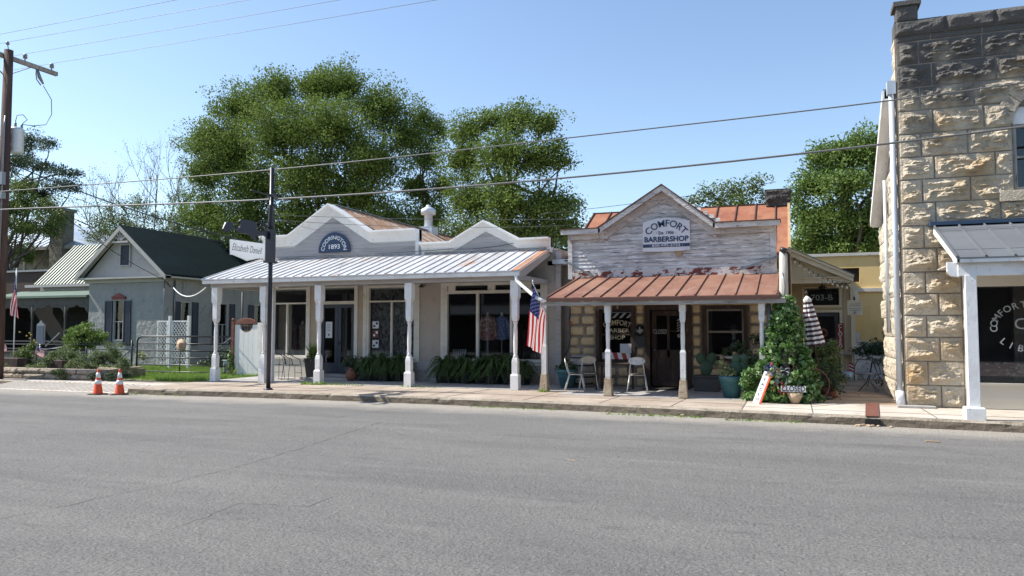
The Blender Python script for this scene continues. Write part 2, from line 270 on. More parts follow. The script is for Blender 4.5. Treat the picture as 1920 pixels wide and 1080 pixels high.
# ------------------------------------------------------------------ mesh builder
def root_of(o):
    p = Vector((0, 0, 0))
    while o: p += o.location; o = o.parent
    return p
class MB:
    def __init__(s): s.v = []; s.f = []; s.m = []; s.sm = []
    def add(s, vs, fs, mi=0, smooth=False, M=None):
        o = len(s.v)
        if M is not None: vs = [M @ Vector(p) for p in vs]
        s.v += [tuple(p) for p in vs]
        for f in fs: s.f.append(tuple(i+o for i in f)); s.m.append(mi); s.sm.append(smooth)
        return s
    def box(s, x0, x1, y0, y1, z0, z1, mi=0, M=None):
        if x0 > x1: x0, x1 = x1, x0
        if y0 > y1: y0, y1 = y1, y0
        if z0 > z1: z0, z1 = z1, z0
        v = [(x0,y0,z0),(x1,y0,z0),(x1,y1,z0),(x0,y1,z0),(x0,y0,z1),(x1,y0,z1),(x1,y1,z1),(x0,y1,z1)]
        return s.add(v, [(0,3,2,1),(4,5,6,7),(0,1,5,4),(1,2,6,5),(2,3,7,6),(3,0,4,7)], mi, False, M)
    def prism(s, pts, axis, a0, a1, mi=0, M=None):
        """polygon pts (2D) extruded along axis; x: (y,z) y: (x,z) z: (x,y)"""
        def P(p, a): return (a, p[0], p[1]) if axis == 'x' else ((p[0], a, p[1]) if axis == 'y' else (p[0], p[1], a))
        n = len(pts)
        v = [P(p, a0) for p in pts]+[P(p, a1) for p in pts]
        fs = [tuple(range(n)), tuple(range(2*n-1, n-1, -1))]+[(i, i+n, (i+1) % n+n, (i+1) % n) for i in range(n)]
        return s.add(v, fs, mi, False, M)
    def tube(s, pts, r, n=8, mi=0, smooth=True, M=None, flat=1.0):
        pts = [Vector(p) for p in pts]; k = len(pts)
        rr = r if isinstance(r, (list, tuple)) else [r]*k
        vs = []; up = None
        for i, p in enumerate(pts):
            d = (pts[min(i+1, k-1)]-pts[max(i-1, 0)])
            if d.length < 1e-9: d = Vector((0, 0, 1))
            d.normalize()
            if up is None:
                up = Vector((0, 0, 1)) if abs(d.z) < 0.9 else Vector((0, -1, 0))
            a = d.cross(up)
            if a.length < 1e-6: a = d.cross(Vector((1, 0, 0)))
            a.normalize(); b = a.cross(d).normalized(); up = b
            for j in range(n):
                t = 2*math.pi*j/n+math.pi/n
                vs.append(p+rr[i]*(a*math.cos(t)+b*math.sin(t)*flat))
        fs = []
        for i in range(k-1):
            for j in range(n):
                fs.append((i*n+j, i*n+(j+1) % n, (i+1)*n+(j+1) % n, (i+1)*n+j))
        fs += [tuple(range(n-1, -1, -1)), tuple(range((k-1)*n, k*n))]
        return s.add(vs, fs, mi, smooth, M)
    def lathe(s, prof, c=(0, 0, 0), n=20, mi=0, smooth=True, M=None, sx=1.0, sy=1.0):
        vs = []; k = len(prof)
        for r, z in prof:
            for j in range(n):
                t = 2*math.pi*j/n; vs.append((c[0]+r*sx*math.cos(t), c[1]+r*sy*math.sin(t), c[2]+z))
        fs = []
        for i in range(k-1):
            for j in range(n): fs.append((i*n+j, i*n+(j+1) % n, (i+1)*n+(j+1) % n, (i+1)*n+j))
        fs += [tuple(range(n-1, -1, -1)), tuple(range((k-1)*n, k*n))]
        return s.add(vs, fs, mi, smooth, M)
    def sq(s, prof, c, mi=0, M=None):   # square section posts: (half width, z)
        v = []
        for h, z in prof: v += [(c[0]-h, c[1]-h, c[2]+z), (c[0]+h, c[1]-h, c[2]+z), (c[0]+h, c[1]+h, c[2]+z), (c[0]-h, c[1]+h, c[2]+z)]
        k = len(prof); fs = [(3,2,1,0), tuple(range((k-1)*4, k*4))]
        for i in range(k-1):
            for j in range(4): fs.append((i*4+j, i*4+(j+1) % 4, (i+1)*4+(j+1) % 4, (i+1)*4+j))
        return s.add(v, fs, mi, False, M)
    def bar(s, a, b, w, h=None, mi=0, M=None):
        a = Vector(a); b = Vector(b); h = h or w
        d = (b-a).normalized(); up = Vector((0, 0, 1)) if abs(d.z) < 0.95 else Vector((0, 1, 0))
        x = d.cross(up).normalized()*w/2; y = x.cross(d).normalized()*h/2
        v = [a-x-y, a+x-y, a+x+y, a-x+y, b-x-y, b+x-y, b+x+y, b-x+y]
        return s.add(v, [(0,3,2,1),(4,5,6,7),(0,1,5,4),(1,2,6,5),(2,3,7,6),(3,0,4,7)], mi, False, M)
    def quad(s, a, b, c, d, mi=0, M=None): return s.add([a, b, c, d], [(0, 1, 2, 3)], mi, False, M)
    def slab(s, a, b, c, d, th, mi=0, M=None):   # quad thickened downwards
        t = Vector((0, 0, th)); top = [Vector(p) for p in (a, b, c, d)]
        return s.add(top+[p-t for p in top], [(0,1,2,3),(7,6,5,4),(0,4,5,1),(1,5,6,2),(2,6,7,3),(3,7,4,0)], mi, False, M)
    def frame(s, x0, x1, z0, z1, y0, y1, w, mi=0, wb=None, M=None):
        wb = w if wb is None else wb
        s.box(x0, x0+w, y0, y1, z0, z1, mi, M); s.box(x1-w, x1, y0, y1, z0, z1, mi, M)
        s.box(x0+w, x1-w, y0, y1, z1-w, z1, mi, M)
        if wb: s.box(x0+w, x1-w, y0, y1, z0, z0+wb, mi, M)
        return s
    def wall(s, x0, x1, z0, z1, y0, y1, holes, mi=0, M=None, clip=None):
        """wall between y0 (front) and y1 with rectangular holes (x0,x1,z0,z1)"""
        xs = sorted({x0, x1, *[h[0] for h in holes], *[h[1] for h in holes]}); zs = sorted({z0, z1, *[h[2] for h in holes], *[h[3] for h in holes]})
        xs = [x for x in xs if x0 <= x <= x1]; zs = [z for z in zs if z0 <= z <= z1]
        def solid(i, j):
            if i < 0 or j < 0 or i >= len(xs)-1 or j >= len(zs)-1: return False
            cx = (xs[i]+xs[i+1])/2; cz = (zs[j]+zs[j+1])/2
            return not any(h[0] < cx < h[1] and h[2] < cz < h[3] for h in holes)
        for i in range(len(xs)-1):
            for j in range(len(zs)-1):
                if not solid(i, j): continue
                a, b, c, d = xs[i], xs[i+1], zs[j], zs[j+1]
                s.quad((a,y0,c),(b,y0,c),(b,y0,d),(a,y0,d), mi, M); s.quad((b,y1,c),(a,y1,c),(a,y1,d),(b,y1,d), mi, M)
                if not solid(i-1, j): s.quad((a,y1,c),(a,y0,c),(a,y0,d),(a,y1,d), mi, M)
                if not solid(i+1, j): s.quad((b,y0,c),(b,y1,c),(b,y1,d),(b,y0,d), mi, M)
                if not solid(i, j-1): s.quad((a,y1,c),(b,y1,c),(b,y0,c),(a,y0,c), mi, M)
                if not solid(i, j+1): s.quad((a,y0,d),(b,y0,d),(b,y1,d),(a,y1,d), mi, M)
        return s
    def text(s, body, size, org, xd=(1, 0, 0), up=(0, 0, 1), arc=0.0, bold=0.0, shear=0.0, th=0.006, mi=0, sx=1.0, spacing=1.0, width=None, align='CENTER'):
        cu = bpy.data.curves.new('t', 'FONT'); cu.body = body; cu.size = size; cu.offset = bold*size; cu.shear = shear
        cu.space_character = spacing; cu.extrude = th/2; cu.align_x = align; cu.align_y = 'CENTER'; cu.resolution_u = 3
        o = bpy.data.objects.new('t', cu); C.objects.link(o)
        dg = bpy.context.evaluated_depsgraph_get(); dg.update()
        me = bpy.data.meshes.new_from_object(o.evaluated_get(dg))
        vs = [tuple(p.co) for p in me.vertices]; fs = [tuple(p.vertices) for p in me.polygons]
        bpy.data.objects.remove(o); bpy.data.curves.remove(cu); bpy.data.meshes.remove(me)
        if not vs: return s
        if width:
            wd = max(p[0] for p in vs)-min(p[0] for p in vs); sx = width/wd
        X = Vector(xd).normalized(); U = Vector(up).normalized(); Nn = X.cross(U)
        out = []
        for x, y, z in vs:
            x *= sx
            if arc:
                t = x/arc; x, y = (arc+y)*math.sin(t), (arc+y)*math.cos(t)-arc
            out.append(Vector(org)+X*x+U*y+Nn*z)
        return s.add(out, fs, mi)
    def build(s, name, mats, parent=None, bevel=0.0, M=None):
        off = root_of(parent) if parent else Vector((0, 0, 0))
        me = bpy.data.meshes.new(name)
        vs = [(p[0]-off.x, p[1]-off.y, p[2]-off.z) for p in s.v]
        me.from_pydata(vs, [], s.f)
        if isinstance(mats, str): mats = [mats]
        for m in mats: me.materials.append(MATS[m])
        me.polygons.foreach_set('material_index', s.m)
        me.polygons.foreach_set('use_smooth', s.sm)
        me.update()
        o = bpy.data.objects.new(name, me); C.objects.link(o)
        if parent: o.parent = parent
        if bevel:
            b = o.modifiers.new('b', 'BEVEL'); b.width = bevel; b.segments = 2; b.limit_method = 'ANGLE'; b.angle_limit = R(40)
        return o
def tag(o, label, cat, group=None, kind=None):
    if label: o['label'] = label
    if cat: o['category'] = cat
    if group: o['group'] = group
    if kind: o['kind'] = kind
    return o
def thing(name, label, cat, loc=(0, 0, 0), group=None):
    o = bpy.data.objects.new(name, None); C.objects.link(o); o.location = loc; o.empty_display_size = 0.2
    return tag(o, label, cat, group)
def structure(mb, name, m, **k):
    o = mb.build(name, m, **k); o['kind'] = 'structure'; return o
def copy_tree(o, parent=None):
    c = o.copy(); C.objects.link(c)
    if parent: c.parent = parent
    for ch in [x for x in list(C.objects) if x.parent == o]: copy_tree(ch, c)
    return c
def sag(a, b, s, n=24):
    a = Vector(a); b = Vector(b)
    return [a.lerp(b, i/n)-Vector((0, 0, s*4*(i/n)*(1-i/n))) for i in range(n+1)]

# ------------------------------------------------------------------ foliage
RNG = np.random.default_rng(11)
def leaves(name, m, parent, centers, radii, counts, size, flat=0.6, aspect=0.55, droop=0.0, kind=None):
    """many leaf-shaped faces scattered round clump centres"""
    P = []
    for c, r, n in zip(centers, radii, counts):
        d = RNG.normal(size=(n, 3)); d /= np.linalg.norm(d, axis=1)[:, None]
        rad = RNG.random(n)**0.45
        P.append(np.array(c)+d*rad[:, None]*np.array(r if hasattr(r, '__len__') else (r, r, r*0.8)))
    P = np.concatenate(P); n = len(P)
    nr = RNG.normal(size=(n, 3)); nr[:, 2] += flat*1.2; nr /= np.linalg.norm(nr, axis=1)[:, None]
    a = RNG.normal(size=(n, 3)); a[:, 2] -= droop
    a -= (a*nr).sum(1)[:, None]*nr; a /= np.linalg.norm(a, axis=1)[:, None]
    b = np.cross(nr, a)
    sz = size*(0.6+0.8*RNG.random(n))[:, None]
    V = np.stack([P-a*sz*0.5, P+b*sz*0.5*aspect-a*sz*0.05, P+a*sz*0.5-nr*sz*0.12, P-b*sz*0.5*aspect-a*sz*0.05], 1).reshape(-1, 3)
    off = root_of(parent) if parent else Vector((0, 0, 0))
    V = V-np.array(off)
    me = bpy.data.meshes.new(name)
    me.vertices.add(4*n); me.vertices.foreach_set('co', V.astype(np.float32).ravel())
    me.loops.add(4*n); me.loops.foreach_set('vertex_index', np.arange(4*n, dtype=np.int32))
    me.polygons.add(n); me.polygons.foreach_set('loop_start', np.arange(0, 4*n, 4, dtype=np.int32))
    try: me.polygons.foreach_set('loop_total', np.full(n, 4, dtype=np.int32))
    except Exception: pass
    me.materials.append(MATS[m]); me.update(calc_edges=True); me.validate()
    o = bpy.data.objects.new(name, me); C.objects.link(o)
    if parent: o.parent = parent
    if kind: o['kind'] = kind
    return o
def crown(name, m, parent, blobs, size=0.15, clump=0.55, per=70, dens=1.0, flat=0.6, shell=0.5):
    """blobs: (centre Vector, (rx,ry,rz)); clumps fill the blobs, mostly towards the outside"""
    cs, rs, ns = [], [], []
    for c, r in blobs:
        k = max(4, int(dens*8.0*(r[0]*r[2]+r[1]*r[2]+r[0]*r[1])/3/(clump*clump)))
        for _ in range(k):
            d = RNG.normal(size=3); d /= np.linalg.norm(d)
            q = min(1.22, abs(RNG.normal(.5+.25*shell, .33)))
            cs.append((c[0]+d[0]*q*r[0], c[1]+d[1]*q*r[1], c[2]+d[2]*q*r[2]))
            cr = clump*(0.55+0.8*RNG.random()); rs.append((cr, cr, cr*0.7)); ns.append(int(per*(0.6+0.8*RNG.random())*(cr/clump)**2)+6)
    return leaves(name, m, parent, cs, rs, ns, size, flat)
def limbs(mb, a, targets, r0, rnd, bend=0.12, n=6):
    for t in targets:
        t = Vector(t); a = Vector(a); L_ = (t-a).length
        pts = []
        off = Vector((rnd.uniform(-1, 1), rnd.uniform(-1, 1), rnd.uniform(0, 1)))*L_*bend
        for i in range(n+1):
            f = i/n; pts.append(a.lerp(t, f)+off*math.sin(f*math.pi)+Vector((rnd.uniform(-1, 1), rnd.uniform(-1, 1), 0))*L_*0.015)
        mb.tube(pts, [r0*(1-0.85*i/n) for i in range(n+1)], 6)
def bark_branch(mb, p, d, L_, r, depth, rnd, tips, spread=0.55, up=0.25):
    segs = 4; pts = [p]; q = Vector(p); dd = Vector(d).normalized()
    for i in range(segs):
        dd = (dd+Vector((rnd.uniform(-1, 1), rnd.uniform(-1, 1), rnd.uniform(-.6, 1)*up*2))*0.16).normalized()
        q = q+dd*L_/segs; pts.append(q)
    mb.tube(pts, [r*(1-0.4*i/segs) for i in range(segs+1)], 5 if depth > 1 else 3)
    if depth <= 0: tips.append(q); return
    for k in range(rnd.choice((2, 3, 3))):
        s_ = pts[rnd.choice((2, 3, 4, 4))]
        nd = (dd+Vector((rnd.uniform(-1, 1), rnd.uniform(-1, 1), rnd.uniform(-.5, 1)))*spread).normalized()
        bark_branch(mb, s_, nd, L_*rnd.uniform(0.6, 0.82), r*0.58, depth-1, rnd, tips, spread, up)
def clapboards(mb, rng, z0, z1, y, h=0.115, lap=0.014, mi=0):
    """overlapping boards facing -y; rng(z) gives the (x0,x1) span at that height"""
    n = int(round((z1-z0)/h)); h = (z1-z0)/n
    for i in range(n):
        za, zb = z0+i*h, z0+(i+1)*h
        for xa, xb in rng((za+zb)/2):
            j = random.uniform(-0.002, 0.002)
            mb.add([(xa,y-lap+j,za),(xb,y-lap+j,za),(xb,y,zb),(xa,y,zb),(xa,y+.02,za),(xb,y+.02,za),(xb,y+.02,zb),(xa,y+.02,zb)],
                   [(0,1,2,3),(4,5,1,0),(5,6,2,1),(7,4,0,3)], mi)
def rock(mb, x0, x1, z0, z1, y, d0, amp, step, seed, mi=0, M=None, joint=0.012, margin=0.03, sharp=True, power=1.0):
    """one dressed stone with a rough face; face looks to -y"""
    nx = max(3, int((x1-x0)/step)); nz = max(3, int((z1-z0)/step))
    vs = []
    for j in range(nz+1):
        for i in range(nx+1):
            x = x0+joint+(x1-x0-2*joint)*i/nx; z = z0+joint+(z1-z0-2*joint)*j/nz
            e = min(x-x0-joint, x1-joint-x, z-z0-joint, z1-joint-z)
            if e <= 1e-6: dep = 0.0; 
            else:
                p = Vector((x*2.3+seed*7.7, seed*3.3, z*6.2))
                nn = noise.fractal(p, 0.8, 2.1, 4)+0.30*noise.fractal(p*4, 0.9, 2.0, 3)
                k = min(1.0, max(0.0, (e-margin)/0.06))
                dep = d0*min(1, e/0.012)+k*amp*max(0.0, nn+0.28)**power
            vs.append((x, y-dep, z))
    fs = [(j*(nx+1)+i, j*(nx+1)+i+1, (j+1)*(nx+1)+i+1, (j+1)*(nx+1)+i) for j in range(nz) for i in range(nx)]
    mb.add(vs, fs, mi, not sharp, M)
def cushion(mb, x0, x1, z0, z1, y, d, seed, mi=0, joint=0.03, step=0.035, M=None):
    """one soft worn stone with rounded corners; face looks to -y"""
    nx = max(4, int((x1-x0)/step)); nz = max(4, int((z1-z0)/step))
    cx, cz = (x0+x1)/2, (z0+z1)/2; hx, hz = (x1-x0)/2-joint, (z1-z0)/2-joint
    vs = []
    for j in range(nz+1):
        for i in range(nx+1):
            a, b = 2*i/nx-1, 2*j/nz-1
            k = 1-0.10*(a*a*b*b)
            wob = 1+0.05*noise.noise(Vector((a*1.3+seed*5, b*1.3, seed)))
            x = cx+a*hx*k*wob; z = cz+b*hz*k*wob
            e = max(abs(a), abs(b))
            dep = d*(1-e**7)+(0.012*noise.fractal(Vector((x*5, seed, z*5)), 0.8, 2, 4) if e < 0.99 else -0.01)
            vs.append((x, y-dep, z))
    fs = [(j*(nx+1)+i, j*(nx+1)+i+1, (j+1)*(nx+1)+i+1, (j+1)*(nx+1)+i) for j in range(nz) for i in range(nx)]
    mb.add(vs, fs, mi, True, M)
# ================================================================== GROUND
def asphalt_edge():
    m = MATS['asphalt']; t = m.node_tree; N = t.nodes; L = t.links; b = N['Principled BSDF']
    cur = b.inputs['Base Color'].links[0].from_socket
    tc = [n for n in N if n.type == 'TEX_COORD'][0]
    sx = N.new('ShaderNodeSeparateXYZ'); L.new(tc.outputs['Object'], sx.inputs[0])
    def mth(op, a, bb, c=None):
        n = N.new('ShaderNodeMath'); n.operation = op
        for i, v in enumerate((a, bb, c)):
            if v is None: continue
            if isinstance(v, (int, float)): n.inputs[i].default_value = v
            else: L.new(v, n.inputs[i])
        return n.outputs[0]
    k = mth('MULTIPLY_ADD', mth('MAXIMUM', sx.outputs[0], -5.0), 0.1, 0.5)
    d = mth('ADD', sx.outputs[1], k)
    n1 = N.new('ShaderNodeTexNoise'); n1.inputs['Scale'].default_value = 0.8; n1.inputs['Detail'].default_value = 8; n1.inputs['Roughness'].default_value = 0.75
    L.new(tc.outputs['Object'], n1.inputs['Vector'])
    d = mth('MULTIPLY_ADD', n1.outputs[0], 2.2, d)
    mr = N.new('ShaderNodeMapRange'); mr.inputs[1].default_value = 15.0; mr.inputs[2].default_value = 15.9; L.new(d, mr.inputs[0])
    n2 = N.new('ShaderNodeTexNoise'); n2.inputs['Scale'].default_value = 45; n2.inputs['Detail'].default_value = 3
    L.new(tc.outputs['Object'], n2.inputs['Vector'])
    cr = N.new('ShaderNodeValToRGB'); L.new(n2.outputs[0], cr.inputs[0]); e = cr.color_ramp.elements
    e[0].position = 0.38; e[0].color = (0.20, 0.185, 0.165, 1); e[1].position = 0.64; e[1].color = (0.70, 0.64, 0.54, 1)
    x = cr.color_ramp.elements.new(0.5); x.color = (0.42, 0.385, 0.33, 1)
    mx = N.new('ShaderNodeMix'); mx.data_type = 'RGBA'; L.new(mth('MULTIPLY', mr.outputs[0], 0.95), mx.inputs[0]); L.new(cur, mx.inputs[6]); L.new(cr.outputs[0], mx.inputs[7])
    L.new(mx.outputs[2], b.inputs['Base Color'])
asphalt_edge()
KL = [(-16.75, 15.62), (-16.45, 15.3), (-15.2, 15.2), (-13, 15.38), (-10.6, 15.44), (-8, 15.42), (-6.4, 15.37), (-4.5, 15.25), (-2.9, 15.08), (-1, 14.85), (0.5, 14.66), (2, 14.55), (3.5, 14.45), (6, 14.32), (14, 14.0)]
def kerb_y(x):
    for a, b in zip(KL[1:], KL[2:]):
        if x <= b[0]: return a[1]+(b[1]-a[1])*(x-a[0])/(b[0]-a[0])
    return KL[-1][1]
g = MB(); g.quad((-600, -300, -0.03), (500, -300, -0.03), (500, 900, -0.03), (-600, 900, -0.03))
structure(g, 'ground', 'dirt')
g = MB(); g.quad((-160, -25, 0), (120, -25, 0), (120, 16.45, 0), (-160, 16.45, 0))
def ribbon(mb, pts, wd, z, mi, jit=0.03):
    o = []
    for i in range(len(pts)-1):
        a, b = Vector(pts[i]), Vector(pts[i+1]); n = max(2, int((b-a).length/0.12))
        for j in range(n): o.append(a.lerp(b, j/n)+Vector((random.uniform(-jit, jit), random.uniform(-jit, jit))))
    for i in range(len(o)-1):
        w0, w1 = wd*random.uniform(.3, 1), wd*random.uniform(.3, 1)
        d = (o[i+1]-o[i]); nrm = Vector((-d.y, d.x)).normalized()
        mb.quad((*(o[i]-nrm*w0), z), (*(o[i+1]-nrm*w1), z), (*(o[i+1]+nrm*w1), z), (*(o[i]+nrm*w0), z), mi)
mat('crack', (0.075, 0.07, 0.065), rough=1)
mat('worn_paint', (0.30, 0.295, 0.285), [((0.20, 0.20, 0.20), 25, 0.40, 0.56)], rough=0.9, bumps=[(120, 0.006)])
mat('patch', (0.155, 0.155, 0.16), [((0.22, 0.215, 0.21), 30, 0.5, 0.65)], rough=0.9, bumps=[(120, 0.006)])
def gp(u, v):
    d = ray(u, v); t_ = -CAMH/d[2]; return (t_*d[0], t_*d[1])
ribbon(g, [gp(110, 952), gp(280, 915), gp(430, 880), gp(560, 842), gp(720, 790)], 0.007, 0.004, 1)
ribbon(g, [gp(240, 830), gp(520, 800), gp(720, 770)], 0.008, 0.004, 1)
ribbon(g, [gp(330, 992), gp(450, 945), gp(580, 950), gp(650, 925)], 0.005, 0.004, 1)
ribbon(g, [gp(0, 975), gp(90, 955)], 0.006, 0.004, 1)
ribbon(g, [gp(1750, 840), gp(1915, 862)], 0.02, 0.004, 2)
structure(g, 'road', ['asphalt', 'crack', 'worn_paint'])
# kerb
def kerb(pts, name='kerb', seed=0):
    mb = MB(); path = []
    for a, b in zip(pts, pts[1:]):
        a, b = Vector(a), Vector(b); n = max(1, int((b-a).length/0.09))
        path += [a.lerp(b, i/n) for i in range(n)]
    path.append(Vector(pts[-1])); rows = []
    for i, p in enumerate(path):
        d = (path[min(i+1, len(path)-1)]-path[max(i-1, 0)]).normalized(); nr = Vector((-d.y, d.x))
        q = [noise.fractal(Vector((p.x*2.5, k*3+seed, 0)), 0.7, 2, 4)*0.016 for k in range(4)]
        chip = 0.035 if noise.noise(Vector((p.x*1.3, 5, 0))) > 0.42 else 0
        rows.append([(*(p+nr*(-0.02+q[0])), -0.05), (*(p+nr*(0.0+q[1])), 0.06), (*(p+nr*(0.012+q[2]*.6+chip)), 0.125-chip*.5), (*(p+nr*(0.05+chip)), 0.158), (*(p+nr*0.2), 0.158), (*(p+nr*0.2), -0.05)])
    k = len(rows[0]); vs = [v for r in rows for v in r]
    for i in range(len(rows)-1):
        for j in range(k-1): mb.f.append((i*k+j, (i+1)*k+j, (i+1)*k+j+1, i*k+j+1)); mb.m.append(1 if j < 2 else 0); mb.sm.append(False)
    mb.v = [tuple(v) for v in vs]; mb.f += [tuple(range(k)), tuple(range(len(vs)-1, len(vs)-1-k, -1))]; mb.m += [0, 0]; mb.sm += [False, False]
    structure(mb, name, ['kerb_concrete', 'kerb_face_shade_dirt'])
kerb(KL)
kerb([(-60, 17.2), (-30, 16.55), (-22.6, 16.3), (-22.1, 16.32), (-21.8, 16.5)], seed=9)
# sidewalks
def walk(name, m, x0, x1, yb, step=0.5, z=0.15, ya=None, joints=(), zj=0.154):
    mb = MB(); xs = [x0+(x1-x0)*i/max(1, int((x1-x0)/step)) for i in range(int((x1-x0)/step)+1)]
    for a, b in zip(xs, xs[1:]):
        fa = ya(a) if ya else kerb_y(a)+0.19; fb = ya(b) if ya else kerb_y(b)+0.19
        mb.quad((a, fa, z), (b, fb, z), (b, yb, z), (a, yb, z))
    for j in joints: mb.bar((*j[0], zj-0.002), (*j[1], zj-0.002), j[2] if len(j) > 2 else 0.014, 0.004, 1)
    structure(mb, name, [m, 'joint_dark'])
js = [((x, kerb_y(x)+0.2), (x+0.1, 18.05)) for x in (-14.9, -12.9, -11.1, -9.2, -7.4, -5.5, -3.8, -2.3)]
js += [((a, kerb_y(a)+1.35), (b, kerb_y(b)+1.35)) for a, b in zip((-16, -12, -8, -4, -2), (-12, -8, -4, -2, -0.95))]
walk('sidewalk', 'walk_brown', -16.45, -0.95, 18.1, joints=js)
js2 = [((x, kerb_y(x)+0.2), (x, 17.1)) for x in (-0.94, 0.32, 2.3)]+[((a, kerb_y(a)+0.95), (a+1, kerb_y(a+1)+0.95)) for a in range(-1, 8)]+[((0.32, 16.2), (1.0, 17.1), .02)]
walk('sidewalk', 'walk_light', -0.95, 14, 17.1, joints=js2)
walk('sidewalk', 'walk_light', -60, -21.6, 17.05, ya=lambda x: 16.5 if x > -24 else 16.55+(-24-x)*0.018)
walk('sidewalk', 'walk_light', -21.6, -16.45, 17.1, ya=lambda x: 16.35, joints=[((x, 16.35), (x, 17.1)) for x in (-20.2, -18.8, -17.4)])
mb = MB(); mb.quad((-21.9, 15.15, 0.006), (-16.6, 15.15, 0.006), (-16.6, 16.36, 0.149), (-21.9, 16.36, 0.149)); mb.quad((-22.1, 15.9, 0.004), (-21.9, 15.15, 0.006), (-21.9, 16.36, 0.149), (-22.1, 16.4, 0.10)); mb.quad((-16.6, 15.15, 0.006), (-16.45, 15.3, 0.006), (-16.45, 16.36, 0.149), (-16.6, 16.36, 0.149))
for k in range(26): mb.bar((-21.8+k*.2, 15.25, 0.022), (-21.7+k*.2, 16.3, 0.146), 0.03, 0.01, 1)
structure(mb, 'driveway_apron', ['walk_light', 'worn_paint'])
mb = MB(); mb.box(-16.4, -5.2, 18.1, 20.9, -0.02, 0.162); mb.box(-5.2, -0.2, 17.15, 20.2, -0.02, 0.162)
for x in (-14.6, -12.4, -10.2, -8.0): mb.box(x, x+.012, 18.11, 20.4, .162, .165, 1)
for x in (-3.9, -2.6, -1.3): mb.box(x, x+.012, 17.16, 20.0, .162, .165, 1)
structure(mb, 'porch_slab', ['porch_floor', 'joint_dark'])
mb = MB(); mb.quad((-0.2, 17.1, 0.156), (4.5, 17.1, 0.156), (4.5, 30, 0.156), (-0.2, 30, 0.156))
random.seed(3)
for y in [17.9, 18.8, 19.9, 21.2, 22.6, 24.2, 26]: mb.box(-0.2, 4, y, y+.012, .156, .159, 1)
for i, y in enumerate([17.1, 17.9, 18.8, 19.9, 21.2, 22.6]): mb.box(0.5+(i % 3)*.45, .512+(i % 3)*.45, y, y+.8, .156, .159, 1)
structure(mb, 'passage_floor', ['flag_stone', 'joint_dark'])
mb = MB(); mb.quad((-27, 17.05, 0.10), (-16.42, 17.05, 0.145), (-16.42, 40, 0.10), (-27, 40, 0.10)); mb.quad((-60, 17.0, 0.10), (-27, 17.0, 0.10), (-27, 60, 0.10), (-60, 60, 0.10))
structure(mb, 'yard_ground', 'grass_ground')
mb = MB()
random.seed(5)
pts = [(-20.6, 17.2), (-19.5, 17.12), (-17.6, 17.12), (-16.45, 17.12), (-16.45, 17.9), (-17.2, 18.3), (-18.6, 18.0), (-19.6, 18.5), (-20.5, 18.6)]
mb.prism(pts, 'z', 0.10, 0.15); structure(mb, 'dirt_path', 'dirt')
# grass
def grass(name, spots, label, n_seed=1):
    rng = np.random.default_rng(n_seed); V = []
    for (x0, x1, y0, y1, z, n, h) in spots:
        x = rng.uniform(x0, x1, n); y = rng.uniform(y0, y1, n)
        a = rng.uniform(0, 6.28, n); hh = h*(.4+rng.random(n)); wd = 0.008+0.008*rng.random(n)
        lx = rng.normal(0, .35, n)*hh; ly = rng.normal(0, .35, n)*hh
        b0 = np.stack([x-np.cos(a)*wd, y-np.sin(a)*wd, np.full(n, z)], 1); b1 = np.stack([x+np.cos(a)*wd, y+np.sin(a)*wd, np.full(n, z)], 1)
        tp = np.stack([x+lx, y+ly, z+hh], 1); V.append(np.stack([b0, b1, tp], 1))
    V = np.concatenate(V); n = len(V); me = bpy.data.meshes.new(name)
    me.vertices.add(3*n); me.vertices.foreach_set('co', V.astype(np.float32).ravel())
    me.loops.add(3*n); me.loops.foreach_set('vertex_index', np.arange(3*n, dtype=np.int32))
    me.polygons.add(n); me.polygons.foreach_set('loop_start', np.arange(0, 3*n, 3, dtype=np.int32))
    me.materials.append(MATS['grass_blade']); me.update(calc_edges=True); me.validate()
    o = bpy.data.objects.new(name, me); C.objects.link(o); tag(o, label, 'grass', kind='stuff')
grass('grass', [(-26, -16.5, 19.0, 27, 0.10, 26000, .11), (-20.6, -16.5, 18.2, 19.4, .12, 5000, .09), (-19.4, -17.0, 17.7, 18.3, .12, 900, .07), (-17.9, -16.6, 17.6, 19.5, .13, 2500, .14)],
      'bright green lawn behind and in front of the tube gate')
grass('weeds', [(-3.6, -1.6, 14.72, 14.92, 0.0, 190, .04), (-1.2, 0.2, 14.55, 14.68, 0.0, 110, .04), (-6.6, -4.6, 15.12, 15.28, 0, 120, .04), (-13, -11, 18.0, 18.14, .15, 120, .07), (-12.9, -12.2, 17.85, 18.12, .15, 160, .09), (-9.9, -8.7, 18.02, 18.12, .15, 60, .06), (-5.9, -5.6, 17.7, 17.85, .15, 40, .08), (-16.6, -14.4, 15.05, 15.3, 0, 120, .04)],
      'sparse weeds in the cracks along the kerb and walk', 4)
# kerb drain cover, litter
mb = MB(); t = thing('drain_cover', 'rust brown metal plate over the gutter in the walk by the library', 'drain cover', (1.3, 15.5, .15))
mb.prism([(1.16, 14.62), (1.38, 14.62), (1.62, 17.25), (1.38, 17.25)], 'z', 0.158, 0.170); mb.build('plate', 'brown_paint', t)
mb = MB(); mb.box(1.15, 1.39, 14.545, 14.60, 0.01, 0.12); mb.build('opening', 'interior_dark', t)
mb = MB()
random.seed(8)
for i in range(16):
    x, y = random.uniform(1.0, 1.55), random.uniform(14.42, 14.58); mb.lathe([(0, 0), (.03, .0), (.035, .02), (0, .035)], (x, y, 0), 6)
tag(mb.build('leaf_litter', 'terracotta_pale'), 'small heap of pale debris under the rust brown drain plate', 'litter')
mb = MB(); p = gp(1749, 829); mb.box(p[0]-.10, p[0]+.10, p[1]-.025, p[1]+.03, 0.002, .016)
tag(mb.build('paper_scrap', 'timber_tan', bevel=.004), 'yellow flattened scrap lying on the road before the library', 'litter')
